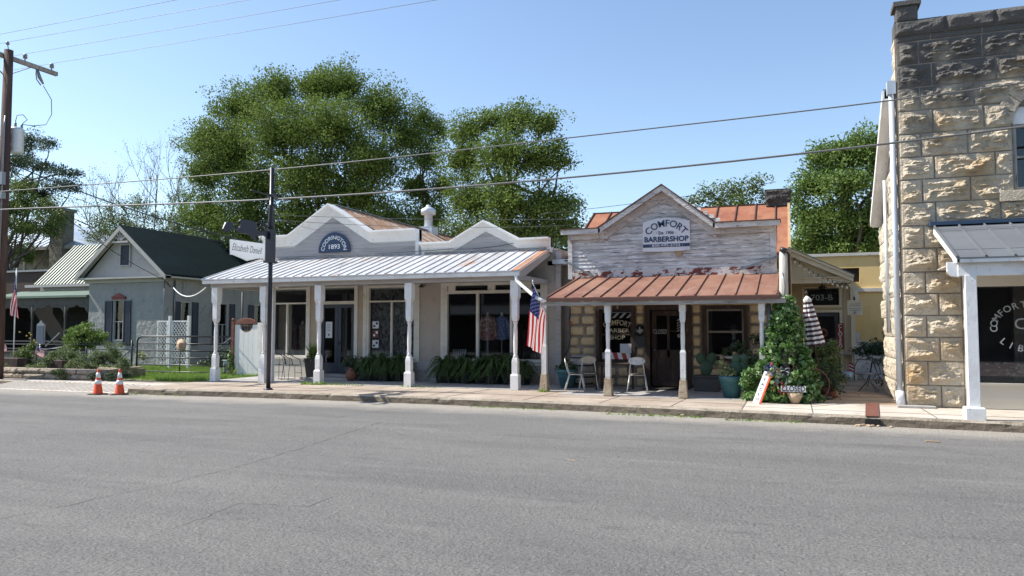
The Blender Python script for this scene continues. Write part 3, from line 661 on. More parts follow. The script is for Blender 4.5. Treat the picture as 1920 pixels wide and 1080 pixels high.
mb = MB(); p = gp(1072, 864); mb.box(p[0]-.06, p[0]+.06, p[1]-.012, p[1]+.015, 0.002, .009)
tag(mb.build('paper_scrap', 'terracotta_pale', bevel=.004), 'thin pale sliver lying in the middle of the road', 'litter')
mb = MB(); p = gp(1280, 781); mb.lathe([(0, 0), (.06, 0), (.07, .03), (.03, .06), (0, .065)], (p[0], p[1]+.1, 0), 8)
tag(mb.build('pale_stone', 'terracotta_pale'), 'small pale stone in the gutter before the barber shop door', 'stone')

# ================================================================== WHITE SHOP WITH TWO GABLES
cod = thing('clothing_shop', 'grey clapboard shop front with two white false gables and a long porch', 'shop', (-11.3, 20.5, .16))
WY = 20.5
holes = [(-16.0, -14.55, .80, 3.04), (-14.12, -12.78, .30, 3.05), (-12.38, -10.66, .78, 3.05), (-9.72, -6.62, .74, 3.07)]
mb = MB(); mb.wall(-16.15, -6.25, .162, 3.92, WY, WY+.18, holes); mb.box(-16.15, -16.0, WY+.18, 33, .1, 4.25); mb.box(-6.4, -6.25, WY+.18, 33, .1, 4.0); mb.box(-16.0, -6.4, 32.9, 33, .1, 4.2)
mb.build('wall', 'mauve_wall', cod)
mb = MB(); mb.box(-16.15, -14.5, WY-.12, WY, .162, .74); mb.box(-16.17, -14.48, WY-.16, WY, .74, .80); mb.build('low_wall', 'beige_panel', cod)
mb = MB(); mb.box(-10.62, -9.78, WY-.02, WY, .162, .70); mb.box(-10.62, -9.78, WY-.03, WY, .70, .73); mb.build('base_panel', 'grey_siding', cod)
mb = MB()
for x0, x1 in ((-14.5, -14.14), (-12.76, -12.4)): mb = MB(); mb.box(x0, x1, WY-.012, WY, .8, 2.9); mb.build('wall_panel', 'tan_panel', cod)
# infill between the shops
mb = MB(); mb.box(-6.24, -5.72, 20.9, 21.1, .162, 3.75); mb.build('infill_wall', 'mauve_wall', cod)
mb = MB(); mb.box(-6.245, -6.1, 20.44, 20.6, .162, 3.9); mb.build('corner_board', 'grey_siding', cod)
mb = MB(); mb.slab((-6.5, 20.6, 3.62), (-5.45, 20.6, 3.62), (-5.45, 24, 4.35), (-6.5, 24, 4.35), .04); mb.box(-6.5, -5.5, 20.5, 20.6, 3.5, 3.63, 1)
for k in range(4): mb.bar((-6.4+k*.28, 20.6, 3.64), (-6.4+k*.28, 24, 4.37), .02, .03)
mb.build('infill_roof', ['galv_white', 'galv_pipe'], cod)
# windows
def window(par, x0, x1, z0, z1, y, mull=(), rails=(), w=.06, m='cream_trim', gm='window_glass', out=.035, casing=.0, name='window', M=None, mw=.05):
    f = MB(); f.frame(x0, x1, z0, z1, y-out, y+.07, w, M=M)
    for a in mull: f.box(a-mw/2, a+mw/2, y-out*.6, y+.06, z0+w, (rails[0] if rails else z1-w), M=M)
    for a in rails: f.box(x0+w, x1-w, y-out*.8, y+.065, a-mw/2, a+mw/2, M=M)
    fr = f.build(name, m, par, bevel=.004)
    g = MB(); g.box(x0+w*.5, x1-w*.5, y+.075, y+.081, z0+w*.5, z1-w*.5, M=M); g.build('pane', gm, fr)
    return fr
window(cod, -16.0, -14.55, .80, 3.04, WY, mull=(-15.35,), rails=(2.53,))
window(cod, -12.38, -10.66, .78, 3.05, WY, mull=(-11.52,), rails=(2.55,), w=.08)
f = MB(); x0, x1 = -9.72, -6.62
f.frame(x0, x1, .74, 3.07, WY-.04, WY+.07, .09)
for a in (-8.66, -7.60): f.box(a-.04, a+.04, WY-.03, WY+.06, .83, 2.76)
f.box(x0+.09, x1-.09, WY-.035, WY+.065, 2.74, 2.83)
for a in (-9.6, -8.33, -7.2): f.box(a, a+.22, WY-.03, WY+.06, 2.83, 2.98)
fr = f.build('window', 'cream_trim', cod, bevel=.004); g = MB(); g.box(x0+.05, x1-.05, WY+.075, WY+.081, .79, 3.03); g.build('pane', 'window_glass', fr)
# extra outer casings
mb = MB()
for a, b in ((-14.2, -14.12), (-12.78, -12.70), (-12.5, -12.38), (-10.66, -10.55), (-9.84, -9.72), (-14.55, -14.46), (-6.62, -6.5)): mb = MB(); mb.box(a, b, WY-.045, WY+.0, .76, 3.1); mb.build('casing', 'cream_trim', cod, bevel=.003)
for a, b, z in ((-9.84, -6.5, .66), (-12.5, -10.55, .70)): mb = MB(); mb.box(a, b, WY-.06, WY, z, z+.055); mb.build('window_sill', 'cream_trim', cod, bevel=.003)
# door
mb = MB(); mb.box(-14.12, -12.78, WY-.02, WY+.06, 2.48, 2.58); mb.frame(-14.12, -12.78, .30, 3.05, WY-.03, WY+.08, .05, wb=0); f = mb.build('door_frame', 'cream_trim', cod)
g = MB(); g.box(-14.07, -12.83, WY+.03, WY+.036, 2.58, 3.0); g.build('pane', 'window_glass', f)
for a, b in ((-14.06, -13.45), (-13.44, -12.84)):
    d = MB(); d.frame(a, b, .32, 2.48, WY+.02, WY+.07, .11, wb=.32); dd = d.build('door', 'navy_door', cod, bevel=.004)
    g = MB(); g.box(a+.1, b-.1, WY+.045, WY+.05, .6, 2.4); g.build('pane', 'window_glass', dd)
    if a > -13.5: h = MB(); h.tube([(a+.05, WY-.03, 1.18), (a+.05, WY-.03, 1.33)], .012); h.box(a+.035, a+.065, WY-.03, WY+.02, 1.24, 1.27); h.build('handle', 'dark_metal', dd)
mb = MB(); mb.box(-14.3, -12.2, WY-.75, WY, .162, .22); mb.box(-14.2, -12.7, WY-.38, WY, .22, .31); mb.build('step', 'porch_floor', cod, bevel=.01)
# interior rooms
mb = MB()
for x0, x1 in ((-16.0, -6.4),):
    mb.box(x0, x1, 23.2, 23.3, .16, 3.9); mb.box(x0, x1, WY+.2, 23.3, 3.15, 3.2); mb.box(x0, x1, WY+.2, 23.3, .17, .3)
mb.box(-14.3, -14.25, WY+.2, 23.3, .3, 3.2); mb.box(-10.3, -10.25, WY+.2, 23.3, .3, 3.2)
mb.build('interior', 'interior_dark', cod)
mb = MB()
random.seed(21)
for i in range(9): # racks and shelves seen dimly inside
    mb = MB(); x = random.uniform(-9.5, -6.8); mb.box(x, x+random.uniform(.2, .5), 22.2+i*.03, 22.6+i*.03, .3, random.uniform(.9, 1.9)); mb.build('shelving', 'interior_warm', cod)
mb = MB(); mb.box(-14.0, -13.2, 22, 22.5, .3, 1.2); mb.build('shelving', 'interior_warm', cod)
mb = MB(); mb.box(-13.3, -12.7, 22.6, 22.8, 1.5, 1.75); mb.build('red_panel', 'red_paint', cod)
# beige screen behind first window, lace curtains behind second
mb = MB(); mb.box(-15.95, -15.42, WY+.35, WY+.38, .8, 2.5); mb.build('screen', 'tan_panel', cod)
def curtain(x0, x1, z0, z1, y, m, name='curtain', amp=.03, fr=9):
    mb = MB(); n = int((x1-x0)/.03)
    vs = []; 
    for j in (0, 1):
        for i in range(n+1): vs.append((x0+(x1-x0)*i/n, y+amp*math.sin(i*fr*.12)+amp*.4*math.sin(i*1.3), (z0, z1)[j]))
    mb.add(vs, [(i, i+1, n+2+i, n+1+i) for i in range(n)], 0, True); return mb.build(name, m, cod)
curtain(-12.3, -10.72, .85, 2.52, WY+.18, 'curtain_lace'); curtain(-12.3, -10.72, 2.58, 3.0, WY+.18, 'curtain_lace')
mb = MB()
for x0, x1, z in ((-15.95, -14.6, 3.0), (-14.05, -12.85, 3.02), (-12.3, -10.72, 2.99)):
    mb = MB(); n = int((x1-x0)/.09)
    for i in range(n):
        a = x0+(x1-x0)*i/n; b = x0+(x1-x0)*(i+1)/n; mb.prism([(a, z), (b, z), (b, z-.04), ((a+b)/2, z-.075), (a, z-.04)], 'y', WY+.088, WY+.092)
    mb.build('lace_edging', 'lace_white', cod)
# notices
for x, z, h, m in ((-12.22, 1.72, .22, 'paper'), (-12.22, 1.44, .22, 'dress_maroon'), (-12.22, 1.12, .24, 'paper')):
    mb = MB(); mb.box(x, x+.22, WY+.06, WY+.066, z, z+h); n = mb.build('notice', m, cod)
    mb = MB(); mb.box(x+.03, x+.10, WY+.054, WY+.058, z+.04, z+.1); mb.box(x+.12, x+.19, WY+.054, WY+.058, z+.12, z+.19); mb.build('picture', 'ink' if m == 'paper' else 'plain_white', n)
mb = MB(); mb.box(-13.90, -13.66, WY+.03, WY+.036, 1.42, 1.93); n = mb.build('notice', 'paper', cod); mb = MB()
for k in range(5): mb.box(-13.85, -13.72, WY+.024, WY+.028, 1.85-k*.05, 1.86-k*.05)
mb.lathe([(0, 0), (.03, 0), (.03, .003), (0, .003)], (0, 0, 0), 10, M=Matrix.Translation((-13.78, WY+.026, 1.52)) @ Matrix.Rotation(R(90), 4, 'X')); mb.build('print', 'ink', n)
# porch
posts_x = (-16.12, -14.38, -12.5, -9.65, -6.62); PY = 18.15
for x in posts_x:
    mb = MB(); b = (x, PY, .155)
    mb.sq([(.105, 0), (.105, .36), (.092, .39), (.075, .40), (.078, .70), (.066, .78), (.05, .82)], b)
    mb.lathe([(.05, .815), (.062, .83), (.062, .86), (.042, .88), (.05, .93), (.058, 1.2), (.056, 1.5), (.045, 1.66), (.06, 1.68), (.06, 1.71), (.045, 1.73)], b, 12)
    mb.sq([(.05, 1.73), (.068, 1.78), (.078, 1.84), (.078, 2.28), (.10, 2.34), (.105, 2.38), (.105, 2.775)], b)
    mb.build('porch_post', 'white_paint', cod)
mb = MB(); mb.box(-14.52, -14.40, PY+.4, PY+.52, .16, 2.93); mb.build('porch_post', 'white_paint', cod)
mb = MB(); mb.box(-16.3, -6.45, PY-.07, PY+.07, 2.93, 3.06); mb.box(-16.3, -16.16, PY+.07, 20.5, 2.93, 3.06); mb.box(-6.6, -6.46, PY+.07, 20.45, 2.95, 3.06)
mb.build('porch_beam', 'beam_grey', cod, bevel=.004)
mb = MB(); mb.box(-16.42, -6.42, 17.86, 17.97, 3.035, 3.125); mb.box(-16.44, -6.40, 17.84, 17.99, 3.125, 3.14); mb.build('gutter', 'white_paint', cod, bevel=.008)
ze = lambda y: 3.14+(y-17.84)*(3.93-3.14)/(20.38-17.84)
mb = MB(); mb.slab((-16.44, 17.83, 3.165), (-6.36, 17.83, 3.165), (-6.36, 20.42, 3.165+.806), (-16.44, 20.42, 3.165+.806), .022)
r = MB(); n = 34
for i in range(n+1):
    x = -16.42+10.0*i/n; mb.bar((x, 17.83, 3.178), (x, 20.4, 3.978), .022, .028)
pr = mb.build('porch_roof', 'galv_white', cod)
mb = MB(); mb.slab((-6.62, 17.825, 3.172), (-6.36, 17.825, 3.172), (-6.36, 20.40, 3.972), (-6.62, 20.40, 3.972), .003); mb.build('rusty_sheet', 'rust_orange', pr)
mb = MB(); mb.prism([(17.9, 3.00), (17.9, 3.15), (20.4, 3.93), (20.4, 3.78), (18.3, 3.06)], 'x', -6.44, -6.40); mb.build('barge_board', 'beam_grey', cod); mb = MB(); mb.prism([(17.9, 3.04), (17.9, 3.14), (20.4, 3.93), (20.4, 3.82)], 'x', -16.42, -16.38); mb.build('barge_board', 'beam_grey', cod)
mb = MB(); mb.box(-16.36, -6.46, 18.0, 20.46, 3.062, 3.075); mb.build('porch_ceiling', 'beam_grey', cod)
mb = MB(); mb.box(-6.60, -6.46, 20.0, 20.46, 2.35, 2.42); mb.build('side_rail', 'beam_grey', cod)
# downspout from porch corner to the barber post
mb = MB(); mb.tube([(-6.52, 17.9, 3.08), (-6.5, 17.9, 2.92), (-6.35, 17.82, 2.80), (-5.86, 17.5, 2.46), (-5.6, 17.35, 2.36)], .045, 8); mb.build('downspout', 'white_paint', cod)
# porch lamp
mb = MB(); mb.tube([(-10.35, 20.48, 3.0), (-10.35, 20.2, 3.02)], .012); mb.lathe([(.02, .06), (.03, .03), (.09, -.02), (.085, -.03), (0, -.02)], (-10.35, 20.2, 2.97), 14); mb.build('porch_lamp', 'dark_metal', cod)
mb = MB(); mb.box(-10.98, -10.88, 20.46, 20.49, .86, 1.06); mb.build('meter_box', 'paper', cod)
# false gable walls
def gable_front(par, x0, x1, zc, xp, zp, slope_l, slope_r, zb, y, band, cm='grey_siding', tm='white_cornice', cove=.32):
    """zc top of level cornice, peak (xp,zp), feet where the slopes meet the cornice"""
    xl, xr = xp-(zp-zc)/slope_l, xp+(zp-zc)/slope_r
    outer = [(x0, zc), (xl, zc), (xp, zp), (xr, zc), (x1, zc)]
    il = band*0.95; zi = zc-band
    def inner_x(side):
        s = slope_l if side < 0 else slope_r; off = band*math.sqrt(1+s*s); return (zp-off-zi)/s
    zpi = zp-band*math.sqrt(1+slope_l**2)
    inner = [(x0, zi), (xp-(zpi-zi)/slope_l, zi), (xp, zpi), (xp+(zpi-zi)/slope_r, zi), (x1, zi)]
    mb = MB(); k = 5
    yo, yi = y-cove, y-.03
    mid = [(o[0]*.5+i[0]*.5, o[1]*.62+i[1]*.38) for o, i in zip(outer, inner)]
    for a in range(k-1):
        mb.quad((outer[a][0], yo, outer[a][1]), (outer[a+1][0], yo, outer[a+1][1]), (outer[a+1][0], yo, outer[a+1][1]-.05), (outer[a][0], yo, outer[a][1]-.05))
        mb.quad((outer[a][0], yo, outer[a][1]-.05), (outer[a+1][0], yo, outer[a+1][1]-.05), (mid[a+1][0], y-.12, mid[a+1][1]), (mid[a][0], y-.12, mid[a][1]))
        mb.quad((mid[a][0], y-.12, mid[a][1]), (mid[a+1][0], y-.12, mid[a+1][1]), (inner[a+1][0], yi, inner[a+1][1]), (inner[a][0], yi, inner[a][1]))
        mb.quad((inner[a][0], yi, inner[a][1]), (inner[a+1][0], yi, inner[a+1][1]), (inner[a+1][0], y+.05, inner[a+1][1]), (inner[a][0], y+.05, inner[a][1]))
        mb.quad((outer[a][0], yo, outer[a][1]), (outer[a][0], y+.2, outer[a][1]), (outer[a+1][0], y+.2, outer[a+1][1]), (outer[a+1][0], yo, outer[a+1][1]))
    for i in (0, 4):
        q = [(outer[i][0], yo, outer[i][1]), (outer[i][0], yo, outer[i][1]-.05), (mid[i][0], y-.12, mid[i][1]), (inner[i][0], yi, inner[i][1]), (inner[i][0], y+.2, inner[i][1]), (outer[i][0], y+.2, outer[i][1])]
        mb.add(q, [tuple(range(6))])
    mb.prism([(x0, zb), (x1, zb), (x1, zc), (xr, zc), (xp, zp-.002), (xl, zc), (x0, zc)], 'y', y+.03, y+.19)
    mb.build('cornice', tm, par)
    def span(z):
        if z < zi: return [(x0+.08, x1-.08)]
        if z >= zpi-.03: return []
        return [(xp-(zpi-z)/slope_l-.04, xp+(zpi-z)/slope_r+.04)]
    mb = MB(); clapboards(mb, span, zb, zpi, y, .115); mb.build('siding', cm, par)
    mb = MB(); mb.box(x0-.01, x0+.10, y-.035, y+.2, zb, zi); mb.build('corner_board', tm, par); mb = MB(); mb.box(x1-.10, x1+.01, y-.035, y+.2, zb, zi); mb.build('corner_board', tm, par)
    return outer
random.seed(2)
gable_front(cod, -16.12, -10.5, 4.70, -13.53, 5.62, .62, .62, 3.86, 20.3, .34)
gable_front(cod, -10.38, -6.35, 4.27, -8.32, 4.84, .53, .53, 3.86, 20.3, .27, cove=.26)
# roofs behind
mb = MB(); rx, rz = -13.53, 5.60
def rp(x, y): return (x, y, rz-.55*abs(x-rx))
for a, b in ((rx, -9.95), ):
    mb.slab(rp(a, 20.45), rp(b, 20.45), rp(b, 33.2), rp(a, 33.2), .04)
mb.slab(rp(-16.5, 20.45), rp(rx, 20.45), rp(rx, 33.2), rp(-16.5, 33.2), .04)
k = 0; y = 20.6
while y < 33.2:
    mb.bar((rx, y, rz+.012), (-9.97, y, rz-.55*(3.56)+.012), .03, .025); mb.bar((rx, y, rz+.012), (-16.5, y, rz-.55*2.97+.012), .03, .025); y += .3
mb.bar((rx, 20.35, rz+.03), (rx, 33.2, rz+.03), .14, .03, 1)
mb.build('roof', ['rust_streak', 'grey_metal'], cod)
mb = MB(); mb.slab((-10.0, 20.45, 3.98), (-6.3, 20.45, 3.98), (-6.3, 33.2, 3.9), (-10.0, 33.2, 3.62), .05)
mb.slab((-8.32, 20.4, 4.80), (-7.3, 20.4, 4.26), (-7.3, 22, 4.2), (-8.32, 22, 4.72), .03, 1); mb.slab((-9.34, 20.4, 4.26), (-8.32, 20.4, 4.80), (-8.32, 22, 4.72), (-9.34, 22, 4.2), .03, 1)
mb.build('rear_roof', ['galv_white', 'grey_metal'], cod)
v = MB(); v.box(-13.86, -13.28, 26.76, 27.34, 5.1, 5.78); v.lathe([(.17, 5.75), (.17, 6.28), (.20, 6.28), (.30, 6.29), (.30, 6.48), (.20, 6.54), (.10, 6.60), (.09, 6.66), (0, 6.68)], (-13.57, 27.05, 0), 18); v.build('roof_vent', 'galv_pipe', cod)
# round-topped sign
s = thing('arched_sign', 'navy half round sign with white lettering on the taller gable', 'sign', (-13.42, 20.25, 4.12))
rr = .56; cx = -13.42
pts = [(cx+rr*1.02*math.cos(t), 4.16+rr*math.sin(t)*1.02) for t in [math.pi*i/24 for i in range(25)]]
mb = MB(); mb.prism([(cx-rr*1.02, 4.10), (cx+rr*1.02, 4.10)]+pts, 'y', 20.21, 20.25); mb.build('board', 'sign_navy', s)
mb = MB(); mb.text('CODRINGTON', .17, (cx, 20.205, 4.16+.40), arc=.40, bold=.012, width=1.26, th=.006); mb.text('1893', .20, (cx, 20.205, 4.27), bold=.014, width=.40); mb.build('lettering', 'plain_white', s)

# ================================================================== STONE BARBER SHOP
bar = thing('barber_shop', 'stone barber shop with peeling clapboard gable and rusty red porch roof', 'shop', (-3, 20, .16))
BY = 20.05
bh = [(-4.98, -3.92, .74, 2.32), (-3.66, -2.46, .16, 2.32), (-2.18, -1.06, .90, 2.30)]
mb = MB(); mb.wall(-5.74, -.02, .16, 3.0, BY, BY+.3, bh); mb.build('mortar_wall', 'mortar', bar)
mb = MB(); random.seed(14); rows = [.17, .42, .70, .98, 1.22, 1.50, 1.80, 2.08, 2.36]; sd = 0
for i in range(len(rows)-1):
    z0, z1 = rows[i], rows[i+1]
    for (a, b) in ((-5.74, -4.98), (-3.92, -3.66), (-2.46, -2.18), (-1.06, -.02)):
        # under windows
        A, B = a, b
        L_ = B-A
        if L_ < .5: cuts = [A, B]
        else:
            f = random.uniform(.36, .62); cuts = [A, A+L_*f, B]
        for c0, c1 in zip(cuts, cuts[1:]): sd += 1; cushion(mb, c0, c1, z0, z1, BY, .045, sd, joint=.028)
    if z1 <= .80:
        for (a, b) in ((-4.98, -3.92), (-2.18, -1.06)):
            f = random.uniform(.3, .6); m_ = a+(b-a)*f
            for c0, c1 in ((a, m_), (m_, b)): sd += 1; cushion(mb, c0, c1, z0, z1, BY, .04, sd, joint=.028)
x = -5.74
while x < -.1:
    x2 = min(x+random.uniform(.5, .9), -.02); sd += 1; cushion(mb, x, x2, 2.38, 2.95, BY, .035, sd, joint=.02); x = x2
for z in np.arange(.17, 2.9, .34):   # exposed stone end by the corner
    sd += 1; cushion(mb, -.40, -.02, z, z+.33, BY-.012, .06, sd, joint=.012)
mb.build('stonework', 'stone_gold', bar)
mb = MB(); mb.box(-5.74, -.05, BY-.06, BY-.0, 2.30, 2.44); mb.build('lintel', 'timber_tan', bar)
# side wall and rear
mb = MB(); mb.prism([(BY+.3, .16), (27.0, .16), (27.0, 3.0), (23.6, 5.36), (20.36, 3.6), (BY+.3, 3.0)], 'x', -.32, 0.0); mb.prism([(BY+.3, .16), (27.0, .16), (27.0, 3.0), (23.6, 5.3), (20.35, 3.0)], 'x', -5.74, -5.5); mb.box(-5.5, -.32, 26.8, 27, .16, 3.1)
mb.build('side_wall', 'stone_gold', bar)
mb = MB(); mb.bar((-.035, 20.1, 3.56), (-.035, 23.6, 5.44), .07, .14); mb.build('wall_coping', 'timber_tan', bar)
# false front
random.seed(33)
zc, zp, xp = 4.37, 5.42, -3.11; sl = .62
def bspan(z):
    if z < zc-.15: return [(-5.66, -.42)]
    if z > zp-.12: return []
    h = (zp-.05-z)/sl; return [(max(-5.6, xp-h), min(-.4, xp+h))]
mb = MB(); clapboards(mb, bspan, 3.26, zp, 19.92, .098, .024); mb.build('siding', 'old_siding', bar)
mb = MB(); mb.box(-5.72, -5.60, 19.87, 20.25, 3.05, zc-.04); mb.build('corner_board', 'old_trim', bar); mb = MB(); mb.box(-.48, -.34, 19.87, 20.25, 3.05, zc-.04); mb.build('corner_board', 'old_trim', bar); mb = MB(); mb.box(-5.6, -.48, 19.95, 20.25, 3.02, zc-.1); mb.prism([(xp-1.65, zc-.12), (xp+1.65, zc-.12), (xp, zp-.06)], 'y', 19.95, 20.25); mb.build('gable_backing', 'old_trim', bar)
mb = MB(); mb.box(-5.6, -.48, 19.872, 19.9, 2.98, 3.27); mb.build('flashing_board', 'red_flake', bar)
def rake(a, b, w, y0, y1, mi=0, mb=None):
    a = Vector((a[0], 0, a[1])); b = Vector((b[0], 0, b[1])); d = (b-a).normalized(); n = Vector((0, 0, 1/max(.2, abs(d.x))))
    p = [a, b, b-n*w, a-n*w]; mb.prism([(q.x, q.z) for q in p], 'y', y0, y1, mi)
mb = MB()
xl, xr = xp-(zp-zc)/sl, xp+(zp-zc)/sl*.78
for e, s_ in ((xl, 1), (xr, -1)):
    rake((e, zc), (xp, zp), .12, 19.58, 19.64, 0, mb); rake((e, zc), (xp, zp), .05, 19.64, 20.3, 0, mb); rake((e, zc-.10), (xp, zp-.10), .20, 19.84, 19.90, 0, mb)
mb.box(-5.84, xl+.05, 19.58, 19.64, zc-.13, zc); mb.box(-5.84, xl+.05, 19.64, 20.2, zc-.05, zc-.004); mb.box(-5.66, xl+.2, 19.80, 19.90, zc-.26, zc-.05)
mb.box(xr-.05, -.24, 19.58, 19.64, zc-.13, zc); mb.box(xr-.05, -.24, 19.64, 20.2, zc-.05, zc-.004); mb.box(xr-.2, -.42, 19.80, 19.90, zc-.26, zc-.05)
mb.build('cornice', 'old_trim', bar)
mb = MB()
rake((xl-.03, zc+.02), (xp, zp+.03), .022, 19.54, 20.3, 0, mb); rake((xr+.03, zc+.02), (xp, zp+.03), .022, 19.54, 20.3, 0, mb); mb.box(-5.88, xl, 19.54, 20.2, zc, zc+.02); mb.box(xr, -.22, 19.54, 20.2, zc, zc+.02)
mb.build('cap_flashing', 'rust_dark', bar)
# main roof
mb = MB(); zr = lambda y: 3.62+(y-20.3)*(5.40-3.62)/(23.6-20.3)
mb.slab((-5.95, 20.3, zr(20.3)), (-.07, 20.3, zr(20.3)), (-.07, 23.6, zr(23.6)), (-5.95, 23.6, zr(23.6)), .04); mb.slab((-5.95, 23.6, zr(23.6)), (-.07, 23.6, zr(23.6)), (-.07, 27.3, 3.4), (-5.95, 27.3, 3.4), .04)
for i in range(11):
    x = -5.9+i*.55; mb.bar((x, 20.3, zr(20.3)+.02), (x, 23.6, zr(23.6)+.02), .03, .05, 1)
mb.bar((-5.95, 23.6, zr(23.6)+.01), (-.34, 23.6, zr(23.6)+.01), .08, .03, 1)
mb.build('roof', ['rust_roof', 'rust_dark'], bar)
mb = MB(); mb.box(-.66, .02, 23.35, 23.95, 5.3, 5.78); rock(mb, -.68, .04, 5.42, 5.78, 23.34, .02, .07, .05, 5, joint=0, margin=0); mb.box(-.7, .05, 23.33, 23.97, 5.74, 5.80)
mb.build('chimney', 'dark_stone', bar)
# porch
mb = MB(); a0, a1 = 2.36, 3.02
mb.slab((-5.42, 16.98, a0+.06), (-.28, 16.98, a0+.06), (-.30, 19.9, a1+.06), (-5.42, 19.9, a1+.06), .02)
rs = MB()
for i in range(13):
    x = -5.40+i*5.1/12; mb.bar((x, 16.98, a0+.075), (x, 19.88, a1+.075), .022, .035)
pr = mb.build('porch_roof', 'rust_red', bar)
mb = MB(); x = -5.42
while x < -.3: mb.box(x, x+.1, 16.975, 17.0, a0-.03+random.uniform(-.012, .01), a0+.04); x += .1
mb.build('ragged_edge', 'rust_dark', pr)
mb = MB(); mb.box(-5.52, -.12, 17.02, 17.16, 2.235, 2.33); mb.build('porch_beam', 'beam_weather', bar, bevel=.005)
mb = MB(); mb.box(-5.5, -.14, 17.0, 17.14, 2.335, 2.36); mb.build('porch_fascia', 'white_paint', bar)
mb = MB()
for i in range(9): x = -5.3+i*.6; mb.bar((x, 17.1, 2.36), (x, 19.9, 2.98), .05, .09)
mb.build('rafters', 'grey_wood', bar)
for x in (-4.0, -2.3, -.62):
    mb = MB(); b = (x, 17.2, .162)
    mb.sq([(.105, 0), (.07, .40)], b); mb.build('post_plinth', 'sandstone_plinth', bar, bevel=.01)
    mb = MB(); b = (x, 17.2, .162)
    mb.sq([(.05, .38), (.058, .44), (.058, .95), (.062, 1.0), (.045, 1.06)], b); mb.lathe([(.045, 1.04), (.042, 1.1), (.05, 1.3), (.044, 1.62), (.05, 1.68)], b, 10); mb.sq([(.045, 1.67), (.06, 1.74), (.06, 1.9), (.07, 1.93), (.07, 2.08)], b)
    mb.build('porch_post', 'chalky_post', bar)
mb = MB(); mb.sq([(.11, 0), (.075, .42)], (-5.78, 17.95, .162)); mb.build('post_plinth', 'sandstone_plinth', bar, bevel=.01)
mb = MB(); mb.sq([(.06, .40), (.062, 1.1), (.05, 1.16), (.05, 1.9), (.065, 1.96), (.065, 2.12)], (-5.78, 17.95, .162)); mb.build('porch_post', 'chalky_post', bar)
mb = MB(); mb.tube([(-.47, 17.23, .16), (-.47, 17.23, 2.24)], .05, 10); mb.build('downspout', 'grey_metal', bar)
# diagonal gutters on the gable
mb = MB(); mb.bar((-5.75, 19.76, 3.52), (-4.98, 19.73, 3.11), .07, .05); mb.build('gutter_pipe', 'grey_metal', bar)
mb = MB(); mb.box(-6.3, -5.7, 20.3, 20.42, 3.52, 3.64); mb.build('gutter', 'galv_pipe', bar)
mb = MB(); mb.bar((-1.25, 19.74, 3.17), (-.20, 19.74, 3.52), .08, .05); mb.build('gutter_pipe', 'grey_metal', bar)
# windows and door
def bwin(x0, x1, z0, z1):
    f = MB(); y = BY-.02
    f.frame(x0-.0, x1+.0, z0, z1, y-.05, y+.2, .10); fr = f.build('window', 'dark_wood', bar, bevel=.005)
    f = MB(); zm = (z0+z1)/2+.02; f.frame(x0+.1, x1-.1, z0+.1, z1-.1, y+.06, y+.12, .045); f.box(x0+.14, x1-.14, y+.05, y+.13, zm-.025, zm+.025); f.build('sash', 'dark_wood' if x0 < -4 else 'grey_wood', fr)
    g = MB(); g.box(x0+.12, x1-.12, y+.14, y+.146, z0+.12, z1-.12); g.build('pane', 'window_glass', fr)
    return fr
w1 = bwin(-4.98, -3.92, .74, 2.32); w2 = bwin(-2.18, -1.06, .90, 2.30)
mb = MB(); wx = -4.42; yy = BY+.03
mb.text('COMFORT', .20, (wx, yy, 1.86), arc=.9, bold=.012, width=.76); mb.text('BARBER', .15, (wx, yy, 1.72-.07), bold=.012, width=.66); mb.text('SHOP', .15, (wx, yy, 1.46), bold=.012, width=.42)
mb.text('8', .09, (wx+.04, BY-.075, 2.27), bold=.02)
mb.build('lettering', 'letter_gold', w1)
mb = MB()
for k in range(4): mb.prism([(wx-.33+k*.19, 1.99), (wx-.25+k*.19, 1.99), (wx-.12+k*.19, 2.12), (wx-.20+k*.19, 2.12)], 'y', BY+.028, BY+.032)
mb.box(wx-.38, wx+.38, BY+.028, BY+.032, 2.135, 2.145); mb.build('glass_stripes', 'letter_grey', w1)
mb = MB()
for k in range(9):
    x = wx-.53+k*.117; mb.prism([(x, .82), (x+.117, .82), (x+.047, 1.06), (x-.07, 1.06)], 'y', BY+.055, BY+.07, k % 2)
mb.build('striped_board', ['red_paint', 'plain_white'], w1)
mb = MB(); mb.box(wx+.08, wx+.42, BY+.02, BY+.03, 1.05, 1.30); mb.build('notice', 'paper', w1)
mb = MB(); mb.frame(-3.66, -2.46, .18, 2.32, BY-.07, BY+.25, .13, wb=0); mb.build('door_frame', 'dark_wood', bar, bevel=.006)
d = MB(); a, b = -3.50, -2.62; y = BY+.05
d.frame(a, b, .20, 2.17, y, y+.05, .13, wb=.14); d.box(a+.13, b-.13, y, y+.05, .95, 1.15); mid = (a+b)/2; d.box(mid-.035, mid+.035, y, y+.05, .34, 2.04); d.box(a+.13, b-.13, y+.02, y+.045, .34, .95); d.box(a+.13, b-.13, y+.005, y+.045, 1.62, 1.66)
dr = d.build('door', 'dark_wood', bar, bevel=.004)
g = MB(); g.box(a+.12, b-.12, y+.03, y+.036, 1.14, 2.05); g.build('pane', 'window_glass', dr)
mb = MB(); mb.text('CLOSED', .17, (-3.27, BY+.035, 1.62-.0), bold=.014, width=.36); s_ = mb.build('lettering', 'letter_grey', dr)
mb = MB()
for k in range(5): mb.tube([(-2.83, BY+.04, 1.63+k*.07), (-2.73, BY+.04, 1.69+k*.07)], .018, 5)
mb.lathe([(0, 0), (.045, .03), (.05, .08), (0, .12)], (-2.78, BY+.03, 1.46), 10); mb.build('pole_decal', 'letter_grey', dr)
